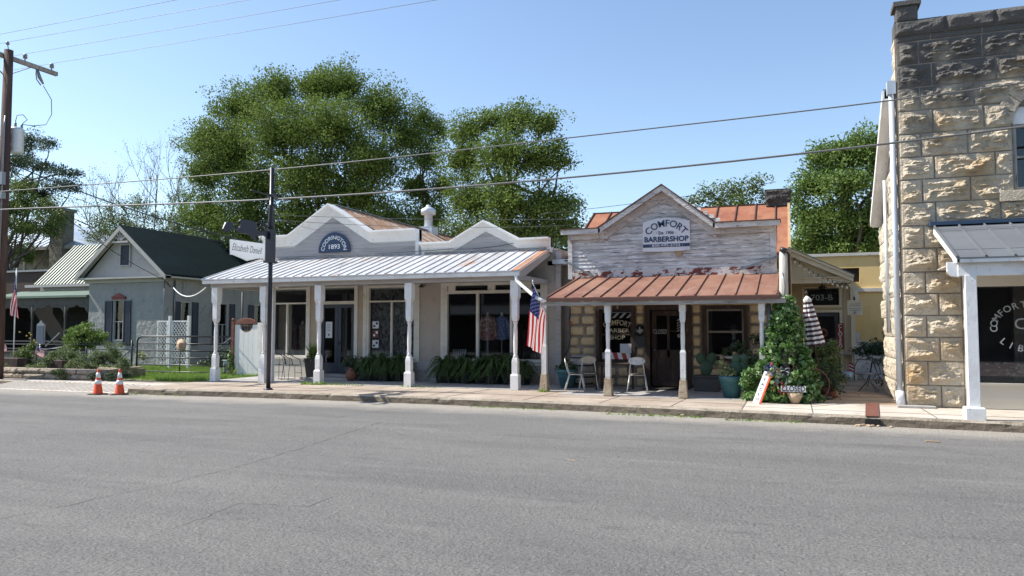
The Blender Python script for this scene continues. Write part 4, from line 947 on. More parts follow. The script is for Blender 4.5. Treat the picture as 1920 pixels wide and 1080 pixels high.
h = MB(); h.lathe([(0, 0), (.03, 0), (.035, .03), (0, .05)], (0, 0, 0), 10, M=Matrix.Translation((-3.42, BY+.04, 1.15)) @ Matrix.Rotation(R(90), 4, 'X')); h.build('handle', 'grey_metal', dr)
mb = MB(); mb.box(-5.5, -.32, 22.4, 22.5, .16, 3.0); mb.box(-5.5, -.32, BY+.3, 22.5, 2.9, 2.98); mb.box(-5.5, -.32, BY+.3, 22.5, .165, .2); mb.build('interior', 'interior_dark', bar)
mb = MB(); mb.box(-3.6, -2.5, 19.2, 20.0, .165, .18); tag(mb.build('door_mat', 'interior_dark'), 'long dark mat on the slab before the barber shop door', 'door mat')
# texas medallion and plaque, address etc
mb = MB(); mb.lathe([(0, 0), (.14, 0), (.14, .03), (0, .03)], (0, 0, 0), 24, M=Matrix.Translation((-3.79, BY-.05, 1.66)) @ Matrix.Rotation(R(90), 4, 'X')); mb.box(-3.92, -3.66, BY-.08, BY-.04, 1.22, 1.50); pl = mb.build('plaque', 'dark_metal', bar)
mb = MB(); tx = [(-.02, .09), (.02, .09), (.02, .03), (.08, .02), (.085, -.03), (.03, -.06), (.01, -.10), (-.03, -.05), (-.05, -.035), (-.09, .01), (-.02, .01)]
mb.prism([(-3.79+p[0], 1.66+p[1]) for p in tx], 'y', BY-.09, BY-.075); mb.build('state_outline', 'letter_grey', pl)
# sign
s = thing('barber_sign', 'white painted board sign with dark blue arched lettering on the peeling gable', 'sign', (-3.05, 19.88, 3.7))
Z0, Z1 = 3.70, 4.60; X0, X1 = -3.66, -2.44
pts = [(X0, Z0+.02), (X1, Z0-.02+.04)]; bot = [(X0+(X1-X0)*i/12, Z0+.03-.02*math.sin(math.pi*i/12)) for i in range(13)]
top = [(X1-(X1-X0)*i/12, Z1-.10+.10*math.sin(math.pi*i/12)) for i in range(13)]
mb = MB(); mb.prism(bot+top, 'y', 19.84, 19.875); mb.build('board', 'sign_white', s)
mb = MB(); mb.box(X0+.005, X1-.005, 19.832, 19.838, Z0+.13, Z0+.215)
mb.text('COMFORT', .25, (-3.05, 19.83, 4.445), arc=.62, bold=.008, width=1.16); mb.text('BARBERSHOP', .19, (-3.05, 19.83, 4.03), bold=.026, width=1.14); mb.text('\u00b7 Est. 1906 \u00b7', .115, (-3.05, 19.83, 4.20), bold=.006, width=.50)
mb.build('lettering', 'sign_navy', s)
mb = MB(); mb.text('\u00b7 830-995-2723 \u00b7', .085, (-3.05, 19.828, Z0+.172), bold=.012, width=.86); mb.build('phone_number', 'sign_white', s)
mb = MB(); mb.prism([(-2.85, 3.70), (-2.62, 3.72), (-2.66, 3.62), (-2.76, 3.56)], 'y', 19.86, 19.885); tag(mb.build('wood_patch', 'timber_tan'), 'small orange wooden bracket just below the barber sign', 'bracket')

# ================================================================== LIBRARY (rock-faced limestone)
lib = thing('library', 'tall rough limestone library building with a blue grey metal awning', 'building', (5, 17, .15))
LY = 16.84
mb = MB(); random.seed(51); sd = 100; z = .15; hs = []
while z < 7.5: h = random.choice((.43, .455, .47)); hs.append((z, min(z+h, 7.6))); z += h
def in_open(x0, x1, z0, z1):
    return x1 > 3.05 and z0 < 3.3
for i, (z0, z1) in enumerate(hs):
    xr_ = 3.05 if z0 < 3.1 else 7.6
    # corner quoin alternates
    x = 2.02; first = .40 if i % 2 else .62
    cuts = [x, x+first]
    while cuts[-1] < xr_-.25: cuts.append(cuts[-1]+random.uniform(.55, 1.15))
    cuts[-1] = xr_
    if len(cuts) > 2 and cuts[-1]-cuts[-2] < .2: cuts.pop(-2)
    for a, b in zip(cuts, cuts[1:]):
        sd += 1
        # arched window opening centred at x=4.62
        if z1 > 4.3 and z0 < 5.9 and a < 5.25 and b > 3.98:
            if a < 3.98-.06: rock(mb, a, 3.98, z0, z1, LY, .012, .12, .03, sd)
            if b > 5.26+.06: rock(mb, 5.26, b, z0, z1, LY, .012, .12, .03, sd)
            continue
        rock(mb, a, b, z0, z1, LY, .014, .115, .024 if a < 4.5 else .06, sd, margin=.045)
mb.build('stonework', 'limestone', lib)
mb = MB(); mb.wall(2.02, 8, .15, 7.6, LY+.004, LY+.35, [(3.10, 8.0, .15, 3.05), (4.0, 5.24, 4.35, 5.95)]); mb.build('mortar_wall', 'mortar', lib)
# arch surround
mb = MB(); cx = 4.62; zs = 5.62
for k in range(9):
    a0_, a1_ = math.pi*k/9+.01, math.pi*(k+1)/9-.01; pts = []
    for q in range(5): t = a0_+(a1_-a0_)*q/4; pts.append((cx-.92*math.cos(t), zs+.92*math.sin(t)))
    for q in range(5): t = a1_-(a1_-a0_)*q/4; pts.append((cx-.63*math.cos(t), zs+.63*math.sin(t)))
    mb.prism(pts, 'y', LY-.05, LY+.1)
mb.build('arch_surround', 'limestone', lib, bevel=.008); mb = MB(); mb.box(3.72, 5.5, LY-.10, LY+.1, 4.12, 4.33); mb.build('window_sill', 'limestone', lib, bevel=.008)
mb = MB(); pts = [(cx-.62*math.cos(math.pi*q/16), zs+.62*math.sin(math.pi*q/16)) for q in range(17)]; mb.prism(pts, 'y', LY+.02, LY+.05); mb.build('arch_panel', 'white_paint', lib)
fr = MB(); fr.frame(4.0, 5.24, 4.35, 5.62, LY+.03, LY+.10, .05); fr.box(4.05, 5.19, LY+.03, LY+.1, 4.96, 5.0); ff = fr.build('window', 'grey_wood', lib); g = MB(); g.box(4.04, 5.2, LY+.11, LY+.116, 4.38, 5.6); g.build('pane', 'window_glass', ff)
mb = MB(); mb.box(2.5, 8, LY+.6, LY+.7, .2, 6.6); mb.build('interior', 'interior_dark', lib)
# parapet and pilaster cap
mb = MB(); random.seed(4); x = 2.0
while x < 8: x2 = x+random.uniform(.8, 1.3); rock(mb, x, x2, 7.6, 7.92, LY-.03, .04, .05, .05, int(x*100)); mb.box(x, x2, LY-.028, LY+.38, 7.6, 7.905); x = x2
mb.box(2.04, 2.42, LY-.06, LY+.32, 7.9, 8.20); rock(mb, 2.04, 2.42, 7.92, 8.2, LY-.065, .01, .05, .035, 777, joint=0); mb.box(1.98, 2.48, LY-.12, LY+.38, 8.2, 8.29)
mb.build('parapet', 'limestone', lib)
# left side wall
MS = Matrix.Translation((2.0, 0, 0)) @ Matrix.Rotation(R(-90), 4, 'Z')
def side_top(y): return 6.55-(y-16.9)*.69
mb = MB(); sd = 900; z = .15
for i, (z0, z1) in enumerate(hs):
    y = 16.92 if i % 2 else 16.92; cuts = [16.90, 17.25 if i % 2 else 17.45]
    while cuts[-1] < 19.9: cuts.append(cuts[-1]+random.uniform(.5, 1.0))
    for a, b in zip(cuts, cuts[1:]):
        if z1 > side_top((a+b)/2) and a > 17.2: continue
        sd += 1; rock(mb, -b, -a, z0, z1, 0, .010, .04, .045, sd, M=MS)
mb.build('side_stonework', 'limestone_side', lib)
mb = MB(); mb.prism([(16.9, .15), (20.0, .15), (20.0, 4.3), (17.3, 6.4), (17.3, 7.9), (16.9, 7.9)], 'x', 2.004, 2.3); mb.build('side_wall', 'mortar', lib)
mb = MB(); mb.slab((1.78, 17.0, 6.60), (8, 17.0, 6.60), (8, 20.2, 4.38), (1.78, 20.2, 4.38), .03, 1); mb.prism([(17.0, 6.57), (20.2, 4.35), (20.2, 4.17), (17.0, 6.39)], 'x', 1.76, 1.80, 0); mb.prism([(17.0, 6.40), (20.2, 4.18), (20.2, 4.15), (17.0, 6.37)], 'x', 1.80, 2.02, 0); mb.build('rear_roof', ['white_paint', 'grey_metal'], lib)
mb = MB(); mb.box(4, 8, 17.3, 20.1, .15, 4.2); mb.build('rear_block', 'mortar', lib)
mb = MB(); mb.box(1.84, 2.0, 16.86, 17.04, 6.45, 6.72); mb.tube([(1.92, 16.93, 6.5), (1.92, 16.93, .42)], .055, 12); mb.tube([(1.92, 16.93, .44), (1.93, 16.85, .16)], .085, 10, 1)
for z in (1.9, 3.6, 5.2): mb.box(1.855, 1.99, 16.9, 16.96, z, z+.03)
mb.build('downspout', ['galv_pipe', 'plain_white'], lib)
mb = MB(); mb.tube([(1.93, 18.6, 5.0), (1.93, 18.6, 1.6)], .04, 10); mb.build('downspout', 'galv_pipe', lib)
mb = MB(); mb.box(1.84, 2.5, 16.55, 16.82, .156, .19); mb.build('splash_block', 'porch_floor', lib)
# awning
mb = MB(); A0, A1 = Vector((2.56, 14.55, 2.885)), Vector((2.56, 16.76, 3.72))
mb.slab((2.56, 14.55, 2.885), (8, 14.55, 2.885), (8, 16.76, 3.72), (2.56, 16.76, 3.72), .025)
i = 0; x = 2.57
while x < 8: mb.bar((x, 14.55, 2.895), (x, 16.74, 3.73), .025, .04); x += .42
mb.bar((2.58, 15.0, 3.055), (8, 15.0, 3.055), .02, .01)
aw = mb.build('awning', 'awning_grey', lib)
mb = MB(); mb.box(2.50, 8, 16.6, 16.82, 3.70, 3.77); mb.build('ridge_flashing', 'awning_blue', aw)
mb = MB(); mb.prism([(14.56, 2.80), (14.56, 2.86), (16.78, 3.69), (16.78, 3.55), (15.0, 2.90), (14.85, 2.80)], 'x', 2.57, 2.61); mb.box(2.60, 8, 14.68, 14.80, 2.58, 2.82); mb.box(2.56, 8, 14.56, 14.6, 2.80, 2.86)
mb.prism([(2.44, 2.66), (2.5, 2.58), (2.62, 2.56), (2.62, 2.82), (2.44, 2.82)], 'y', 14.70, 14.78); mb.build('awning_frame', 'white_paint', aw, bevel=.004)
mb = MB(); mb.box(2.62, 8, 14.8, 16.8, 2.83, 2.85); mb.build('soffit', 'beige_panel', aw)
mb = MB(); mb.box(3.55, 3.62, 14.50, 14.56, 2.74, 2.84); mb.build('drop_bracket', 'white_paint', aw)
mb = MB(); mb.sq([(.085, 0), (.085, 2.45)], (2.78, 14.74, .14)); mb.build('awning_post', 'white_paint', lib, bevel=.006)
mb = MB(); mb.sq([(.145, 0), (.145, .20), (.13, .22)], (2.78, 14.74, .15)); mb.build('post_base', 'white_paint', lib, bevel=.008)
# storefront
mb = MB(); mb.box(3.08, 8, LY-.03, LY+.1, 2.50, 3.0); mb.box(3.08, 8, LY-.02, LY+.1, .16, .60); mb.box(3.08, 8, LY-.06, LY+.1, .60, .65); mb.box(3.05, 3.12, LY-.05, LY+.1, .16, 3.0); mb.build('storefront', 'beige_panel', lib, bevel=.004)
mb = MB(); mb.box(3.14, 8, LY+.03, LY+.04, .66, 2.5); pn = mb.build('pane', 'window_glass', lib)
mb = MB(); mb.box(3.14, 8, LY+.06, LY+.07, .78, 1.04); mb.build('photo_strip', 'photo_print', lib)
mb = MB(); c = (4.17, LY+.024, 1.72)
def ring_text(mb, body, size, c, rx, rz, a0, a1, inward=False, bold=0.0):
    n = len(body)
    for i, ch in enumerate(body):
        t = a0+(a1-a0)*i/(n-1)
        p = Vector((rx*math.sin(t), 0, rz*math.cos(t))); nr = Vector((math.sin(t)/rx, 0, math.cos(t)/rz)).normalized(); xd = Vector((nr.z, 0, -nr.x))
        if inward: xd, up = -xd, -nr
        else: up = nr
        mb.text(ch, size, Vector(c)+p, xd=xd, up=up, bold=bold, th=.004)
ring_text(mb, 'COMFORT', .175, c, .60, .43, R(-95), R(-10), bold=.006)
ring_text(mb, 'LIBRARY', .175, c, .60, .43, R(-130), R(-228), inward=True, bold=.006)
mb.text('C', .30, (c[0]-.17, c[1], c[2]+.05), bold=.0); mb.text('L', .34, (c[0]-.02, c[1], c[2])); mb.text('P', .28, (c[0]+.12, c[1], c[2]+.05)); mb.build('lettering', 'letter_grey', pn)

lib.location.x += .06   # the whole building stands 6 cm further right
# ================================================================== YELLOW BUILDING IN THE PASSAGE
yb = thing('yellow_building', 'yellow stucco building with white coping at the back of the passage', 'building', (2, 26, .15))
mb = MB(); mb.wall(-.3, 6, .16, 4.0, 26.0, 26.3, [(1.35, 2.0, 3.18, 3.62)]); mb.box(5.8, 6, 26.3, 32, .16, 3.9); mb.build('wall', 'yellow_stucco', yb)
mb = MB(); mb.box(-.3, 6.05, 25.94, 26.36, 4.0, 4.09); mb.box(1.75, 6, 25.93, 25.998, 2.86, 2.98); mb.build('coping', 'cream_trim', yb, bevel=.005)
mb = MB(); mb.box(1.3, 2.05, 26.1, 26.2, 3.15, 3.66); mb.build('vent_window', 'interior_dark', yb)
mb = MB(); EY = 25.1
mb.wall(-.1, 1.76, .16, 3.35, EY, EY+.2, [(.36, 1.36, .2, 2.22), (.36, 1.36, 2.42, 2.94)]); mb.box(1.7, 1.76, EY+.2, 26.0, .16, 3.3); mb.build('entry_wall', 'cream_wall', yb)
mb = MB()
for x in (1.5, 1.62): mb.box(x, x+.015, EY-.012, EY, .2, 3.1)
mb.frame(.30, 1.42, .2, 2.28, EY-.03, EY, .07, wb=0); mb.frame(.30, 1.42, 2.36, 3.0, EY-.03, EY, .07); mb.box(1.66, 1.78, EY-.05, EY+.02, .16, 3.1); mb.build('trim', 'cream_light', yb)
mb = MB(); mb.box(.37, 1.35, EY+.04, EY+.05, 2.43, 2.93); tw = mb.build('transom', 'window_glass', yb)
mb = MB(); mb.box(.37, 1.35, EY+.12, EY+.14, 2.43, 2.93); mb.build('transom_backing', 'interior_dark', yb)
mb = MB(); mb.text('703-B', .25, (.86, EY+.034, 2.66), bold=.01, width=.62); mb.build('lettering', 'grey_metal', tw)
d = MB(); d.frame(.40, 1.32, .2, 2.2, EY+.05, EY+.10, .11, wb=.25); dd = d.build('door', 'navy_door', yb); g = MB(); g.box(.5, 1.22, EY+.07, EY+.076, .45, 2.1); g.build('pane', 'window_glass', dd)
mb = MB(); mb.box(.36, 1.36, EY+.15, EY+.19, .2, 2.2); mb.build('door_backing', 'interior_dark', yb)
M_ = Matrix.Translation((.87, EY+.035, 1.58)) @ Matrix.Rotation(R(90), 4, 'X')
mb = MB()
for k in range(9): t = k/9*6.283; mb.lathe([(0, 0), (.045, 0), (.045, .02), (0, .02)], (.11*math.cos(t), .11*math.sin(t), 0), 8, M=M_)
mb.build('wreath', 'terracotta', dd)
mb = MB()
for k in range(20):
    t0, t1 = k/20*6.283, (k+1)/20*6.283; mb.bar((.88+.22*math.cos(t0), EY+.03, 1.20+.10*math.sin(t0)), (.88+.22*math.cos(t1), EY+.03, 1.20+.10*math.sin(t1)), .014)
mb.box(.55, 1.2, EY+.03, EY+.036, 1.36, 1.37); mb.text('THE SPINDLE SHOPPE', .08, (.87, EY+.03, 1.80), width=.60, bold=.0) if False else None
mb.build('oval_decal', 'letter_grey', dd)
mb = MB(); mb.box(.80, .96, EY+.028, EY+.034, 1.15, 1.25); mb.build('green_card', 'leaf_cactus', dd)
# gabled porch hood
mb = MB(); GY = 23.6; pk = (.0, 4.0); ft = (1.74, 3.22)
mb.prism([(-.25, 4.0), (0, 4.03), (1.66, 3.22), (1.66, 3.16), (0, 3.95), (-.25, 3.93)], 'y', GY-.25, 26.0); mb.build('hood_roof', 'cream_light', yb)
mb = MB(); mb.prism([(0, 3.94), (1.62, 3.18), (1.62, 3.05), (0, 3.80)], 'y', GY-.2, GY-.16); mb.prism([(0, 3.90), (1.58, 3.19), (0, 3.19)], 'y', GY+.1, GY+.12); mb.build('hood_gable', 'cream_light', yb)
mb = MB(); mb.prism([(0, 4.055), (1.68, 3.235), (1.68, 3.222), (0, 4.032)], 'y', GY-.27, 26.0); mb.build('hood_flashing', 'grey_metal', yb)
mb = MB(); mb.box(-.1, 1.62, GY-.06, GY+.06, 3.02, 3.19); mb.box(-.1, 1.66, GY-.12, GY+.1, 3.16, 3.20); mb.box(1.54, 1.62, GY+.06, 25.1, 3.04, 3.18)
pts = [(1.55, 3.05)]+[(1.55+.25*math.sin(t), 2.45+.60*math.cos(t)) for t in [R(8+k*10) for k in range(9)]]+[(1.72, 2.45)]+[(1.50+.20*math.sin(t), 2.45+.48*math.cos(t)) for t in [R(88-k*10) for k in range(9)]]
mb.prism(pts, 'y', GY, GY+.08); mb.build('hood_beam', 'cream_light', yb)
mb = MB(); mb.box(-.1, 1.56, GY+.1, 25.1, 3.205, 3.22); mb.build('hood_ceiling', 'cream_light', yb)
f = thing('ceiling_fan', 'black ceiling fan above the transom in the passage entry', 'fan', (.86, 24.6, 3.2))
mb = MB(); mb.tube([(.86, 24.6, 3.2), (.86, 24.6, 3.0)], .02); mb.lathe([(0, 0), (.09, .01), (.11, .06), (.07, .11), (0, .12)], (.86, 24.6, 2.89), 14); mb.build('motor', 'dark_metal', f)
for k in range(4):
    t = R(8+90*k); mb = MB(); d_ = Vector((math.cos(t), math.sin(t), 0)); p = Vector((.86, 24.6, 2.92)); mb.bar(p+d_*.1, p+d_*.55, .11, .012); mb.build('blade', 'dark_metal', f)
# string lights
s = thing('string_lights', 'string of clear bulbs hung under the white hood of the passage', 'string lights', (.2, 22.8, 3.6))
cp = sag((.09, 22.9, 3.72), (1.58, 23.3, 2.98), .16, 12); mb = MB(); mb.tube(cp, .006, 4); mb.build('cord', 'cable_black', s)
for p in cp[:-1]:
    mb = MB(); mb.tube([p, p-Vector((0, 0, .09))], .012, 5); b = mb.build('socket', 'cable_black', s); mb = MB(); mb.lathe([(0, 0), (.03, .02), (.036, .05), (.02, .08), (.012, .09)], (p.x, p.y, p.z-.175), 8); mb.build('bulb', 'bulb', b)
s = thing('hanging_sign', 'cream box sign hung beside the arched bracket in the passage', 'sign', (1.65, 23.7, 2.3))
mb = MB(); a, b = at(1588, 563, 23.8), at(1617, 591, 23.8); mb.box(a.x, b.x, 23.78, 23.86, b.z, a.z); mb.build('board', 'cream_light', s, bevel=.01)
mb = MB(); mb.box(a.x+.17, b.x-.08, 23.79, 23.85, a.z, a.z+.10); mb.build('bracket', 'dark_metal', s)
mb = MB(); cxx = (a.x+b.x)/2
for k, (w_, z_) in enumerate(((.22, .12), (.3, .17), (.34, .25), (.3, .30))): mb.box(cxx-w_/2, cxx+w_/2, 23.772, 23.778, a.z-z_, a.z-z_+.014)
mb.lathe([(0, 0), (.025, 0), (.02, .06), (0, .07)], (cxx, 23.772, b.z+.05), 6); mb.build('lettering', 'letter_grey', s)
s = thing('closed_sign', 'upright red sign with white letters reading downwards beside the passage door', 'sign', (1.35, 24.9, 1.0))
a, b = at(1568, 606, 24.9), at(1583, 655, 24.9); mb = MB(); mb.box(a.x, b.x, 24.88, 24.93, b.z, a.z); mb.build('board', 'red_wood', s, bevel=.006)
mb = MB()
for k, ch in enumerate('CLOSED'): mb.text(ch, .15, ((a.x+b.x)/2, 24.875, a.z-.09-k*(a.z-b.z-.16)/5.2), bold=.01)
mb.build('lettering', 'plain_white', s)
mb = MB(); mb.box(1.22, 1.74, 24.7, 25.05, .93, .96); mb.tube([(1.7, 24.75, .93), (1.7, 24.75, .16)], .02); mb.tube([(1.26, 24.75, .93), (1.26, 24.75, .16)], .02)
tag(mb.build('wall_shelf', 'grey_wood'), 'narrow grey shelf under the red upright sign by the passage door', 'shelf')
s = thing('garden_bucket', 'pale metal bucket holding two tiny flags under the shelf in the passage', 'bucket', (1.5, 24.75, .16)); mb = MB(); mb.lathe([(.12, 0), (.16, .28), (.15, .28), (.11, .02), (0, .02)], (1.5, 24.75, .16), 14); mb.build('pail', 'galv_pipe', s)
mb = MB(); mb.tube([(1.5, 24.75, .3), (1.55, 24.7, .75)], .008, 5); 
for k in range(5): mb.quad((1.55, 24.69, .72-k*.05), (1.68, 24.69, .66-k*.05), (1.68, 24.69, .61-k*.05), (1.55, 24.69, .67-k*.05), 1+k % 2)
mb.build('small_flag', ['grey_wood', 'flag_red', 'flag_white'], s)
# picket gate
gt = thing('picket_gate', 'weathered white picket gate with a scooped top closing the passage', 'gate', (2.4, 25.2, .16))
random.seed(9); mb = MB(); x = 1.78; i = 0
while x < 3.5:
    tpp = 1.02+1.05*min(1, abs(x-2.36)/.80)**1.9 if x < 3.3 else 2.05
    mb.box(x, x+.135, 25.18, 25.20, .19, max(1.28, tpp)+random.uniform(-.01, .01)); x += .143
mb.build('pickets', 'old_trim', gt)
mb = MB()
for z in (.4, 1.2): mb.box(1.78, 3.5, 25.21, 25.25, z, z+.09)
mb.build('rail', 'old_trim', gt)
mb = MB(); mb.bar((1.8, 25.17, 1.30), (2.05, 25.17, 1.30), .03, .01); mb.bar((2.35, 25.17, 1.28), (2.55, 25.17, 1.28), .03, .01); mb.build('hinge', 'dark_metal', gt)

# ================================================================== LEFT HOUSE
hs_ = thing('stucco_house', 'grey stucco house with dark green gable roof and blue shutters', 'house', (-28, 26, .1))
HX0, HX1, HY = -30.45, -26.04, 26.0
mb = MB(); mb.wall(HX0, HX1, .05, 4.02, HY, HY+.25, [(-28.92, -28.30, 1.2, 3.06)]); mb.build('wall', 'house_stucco', hs_)
MH = Matrix.Translation((HX1, 0, 0)) @ Matrix.Rotation(R(90), 4, 'Z')
sw = [(27.02, 27.62), (29.45, 30.1), (32.0, 32.65)]
mb = MB(); mb.wall(HY+.25, 42, .05, 4.05, .0, .25, [(a, b, 1.0, 2.98) for a, b in sw], M=MH); mb.build('side_wall', 'house_stucco', hs_)
mb = MB(); mb.box(HX0, HX0+.25, HY+.25, 42, .05, 4.0); mb.build('far_wall', 'house_stucco', hs_)
px = -28.32; pz = 6.42
mb = MB(); mb.prism([(HX0, 4.02), (HX1, 4.02), (px, 6.1)], 'y', HY+.03, HY+.2); mb.build('gable_wall', 'house_trim', hs_)
mb = MB(); ex = .42; sl_ = (pz-4.15)/(HX1+ex-px)
mb.slab((px, HY-.35, pz), (HX1+ex, HY-.35, 4.15), (HX1+ex, 44, 4.15), (px, 44, pz), .05); mb.slab((HX0-.52, HY-.35, 4.15), (px, HY-.35, pz), (px, 44, pz), (HX0-.52, 44, 4.15), .05)
sf = MB(); sf.slab((px, HY-.34, pz-.055), (HX1+ex-.02, HY-.34, 4.10), (HX1+ex-.02, HY+.02, 4.10), (px, HY+.02, pz-.055), .02); sf.slab((HX0-.50, HY-.34, 4.10), (px, HY-.34, pz-.055), (px, HY+.02, pz-.055), (HX0-.50, HY+.02, 4.10), .02); sf.prism([(HX0-.3, 4.06), (HX1+.3, 4.06), (px, 6.30)], 'y', HY+.022, HY+.03); sf.build('soffit', 'house_trim', hs_)
y = HY-.3
while y < 44: mb.bar((px, y, pz+.01), (HX1+ex, y, 4.16), .04, .03); mb.bar((px, y, pz+.01), (HX0-.52, y, 4.16), .04, .03); y += .25
mb.build('roof', 'green_roof', hs_)
mb = MB()
def rk(a, b, w, y0, y1, m=mb): rake(a, b, w, y0, y1, 0, m)
rk((HX1+ex, 4.11), (px, pz-.05), .17, HY-.36, HY-.30); rk((HX0-.52, 4.11), (px, pz-.05), .17, HY-.36, HY-.30); rk((HX1+ex, 4.07), (px, pz-.09), .03, HY-.30, HY); rk((HX0-.52, 4.07), (px, pz-.09), .03, HY-.30, HY)
mb.box(HX0-.5, HX1+ex, HY-.32, HY+.0, 3.98, 4.06); mb.box(HX0-.2, HX1+.1, HY-.08, HY, 3.82, 3.98); mb.box(HX1, HX1+ex, HY-.3, 42, 3.98, 4.06)
mb.box(px-.48, px+.48, HY-.33, HY-.28, 5.60, 5.68)
for k in range(5): t = R(30+30*k); mb.bar((px, HY-.30, 5.68), (px+.42*math.cos(t)*.9, HY-.30, 5.68+.42*math.sin(t)), .045)
mb.build('trim', 'house_trim', hs_)
f = MB(); f.frame(-28.62, -27.98, 4.55, 5.58, HY-.05, HY+.04, .06); f.build('attic_window', 'house_trim', hs_); mb = MB()
for k in range(14): mb.box(-28.56, -28.04, HY-.02, HY+.0, 4.62+k*.066, 4.66+k*.066)
mb.box(-28.56, -28.04, HY+.005, HY+.02, 4.6, 5.53); mb.build('attic_louvre', 'blue_shutter', hs_)
window(hs_, -28.92, -28.30, 1.2, 3.06, HY+.02, mull=(-28.61,), rails=(2.05,), w=.05, m='house_trim', mw=.03)
mb = MB(); mb.box(-29.0, -28.2, HY-.06, HY, 3.06, 3.14); mb.prism([(-29.05, 3.16), (-28.15, 3.16), (-28.6, 3.34)], 'y', HY-.08, HY); mb.build('window_hood', 'red_wood', hs_)
for a, b in ((-29.40, -28.95), (-28.27, -27.86)):
    mb = MB(); mb.frame(a, b, 1.0, 3.0, HY-.06, HY-.02, .05)
    for k in range(30): mb.box(a+.05, b-.05, HY-.05, HY-.025, 1.06+k*.063, 1.10+k*.063)
    mb.box(a+.04, b-.04, HY-.03, HY-.02, 1.02, 2.98); mb.build('shutter', 'blue_shutter', hs_)
for i, (a, b) in enumerate(sw):
    window(hs_, a, b, 1.0, 2.98, .02, mull=((a+b)/2,), rails=(1.95,), w=.05, m='house_trim', M=MH, mw=.03)
    for c, d_ in ((a-.42, a-.03), (b+.10, b+.46)):
        mb = MB(); mb.frame(c, d_, .98, 2.96, -.06, -.02, .05, M=MH); mb.box(c+.04, d_-.04, -.045, -.02, 1.02, 2.92, M=MH)
        for k in range(26): mb.box(c+.05, d_-.05, -.056, -.046, 1.06+k*.07, 1.095+k*.07, M=MH)
        mb.build('shutter', 'blue_shutter', hs_)
mb = MB(); mb.box(-30.2, -26.3, 28.6, 28.7, .1, 4); mb.box(-29.0, -28.9, 28.7, 41.8, .1, 4.0); mb.build('interior', 'interior_dark', hs_)
mb = MB(); mb.tube([(HX1+.1, HY-.05, 3.95), (HX1+.08, HY-.05, .2)], .02, 6); mb.tube([(HX1+.06, 26.6, 3.9), (HX1+.06, 26.6, 1.6)], .035, 6); mb.tube([(HX1+.05, 27.1, 3.9), (HX1+.05, 27.1, 3.1)], .012, 5); mb.tube([(HX1+.06, 26.05, .5), (HX1+.3, 25.9, .25), (HX1-.1, 25.7, .22)], .04, 6); mb.build('conduit', 'grey_metal', hs_)
# rear hip roof part and porch
mb = MB(); mb.slab((-35.5, 27.15, 3.92), (-30.5, 27.15, 3.92), (-30.5, 29.4, 6.12), (-35.5, 29.4, 6.12), .05); mb.slab((-35.5, 29.4, 6.12), (-30.5, 29.4, 6.12), (-30.5, 31.7, 3.92), (-35.5, 31.7, 3.92), .05)
for k in range(23):
    x = -35.47+k*.225; mb.bar((x, 27.15, 3.94), (x, 29.4, 6.14), .06, .06)
mb.build('rear_roof', 'sage_roof', hs_)
mb = MB(); mb.prism([(27.5, 3.9), (31.4, 3.9), (29.4, 5.95)], 'x', -35.4, -35.3); mb.box(-35.4, -30.5, 27.4, 27.6, 3.1, 3.9); mb.box(-36.1, -30.5, 27.1, 27.2, 3.80, 3.93); mb.build('upper_wall', 'house_trim', hs_)
mb = MB(); mb.slab((-36.6, 25.9, 3.30), (-30.48, 25.9, 3.30), (-30.48, 27.3, 3.62), (-36.6, 27.3, 3.62), .04); mb.box(-36.6, -30.48, 25.88, 25.93, 3.2, 3.28); mb.build('porch_roof', 'sage_roof', hs_)
mb = MB(); mb.box(-36.6, -30.48, 26.0, 26.1, 2.85, 3.2)
xs_ = [-36.2, -34.1, -31.95, -30.52]
for x in xs_[:3]: mb.lathe([(.07, .65), (.07, 1.1), (.05, 1.2), (.05, 2.2), (.07, 2.3), (.07, 2.85)], (x, 26.05, 0), 8)
for a, b in zip(xs_, xs_[1:]):
    n = 12; wv = [(a+(b-a)*i/n, 2.86-.13*abs(math.sin(math.pi*2*i/n))**.7-(.38*(1-min(1, min(i, n-i)/2)) if min(i, n-i) < 2 else 0)) for i in range(n+1)]
    mb.prism([(a, 2.86), *wv, (b, 2.86)], 'y', 26.02, 26.06)
mb.build('porch_frame', 'grey_brown', hs_)
mb = MB(); mb.box(-36.6, -30.48, 26.0, 27.7, .1, .62); mb.box(-36.6, -30.48, 25.98, 26.06, .62, .70); mb.box(-36.2, -30.6, 26.02, 26.06, 1.12, 1.18); mb.build('porch_deck', 'grey_brown', hs_)
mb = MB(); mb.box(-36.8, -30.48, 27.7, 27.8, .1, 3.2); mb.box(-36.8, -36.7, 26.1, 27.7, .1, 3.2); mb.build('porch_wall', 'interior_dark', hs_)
mb = MB(); mb.bar((-33.5, 26.3, .9), (-32.6, 26.3, 1.55), .04); mb.bar((-33.6, 26.2, .72), (-32.2, 26.2, .9), .04)
tag(mb.build('leaning_boards', 'laminate_pale'), 'two pale slats lying across the shaded porch of the stucco house', 'boards')
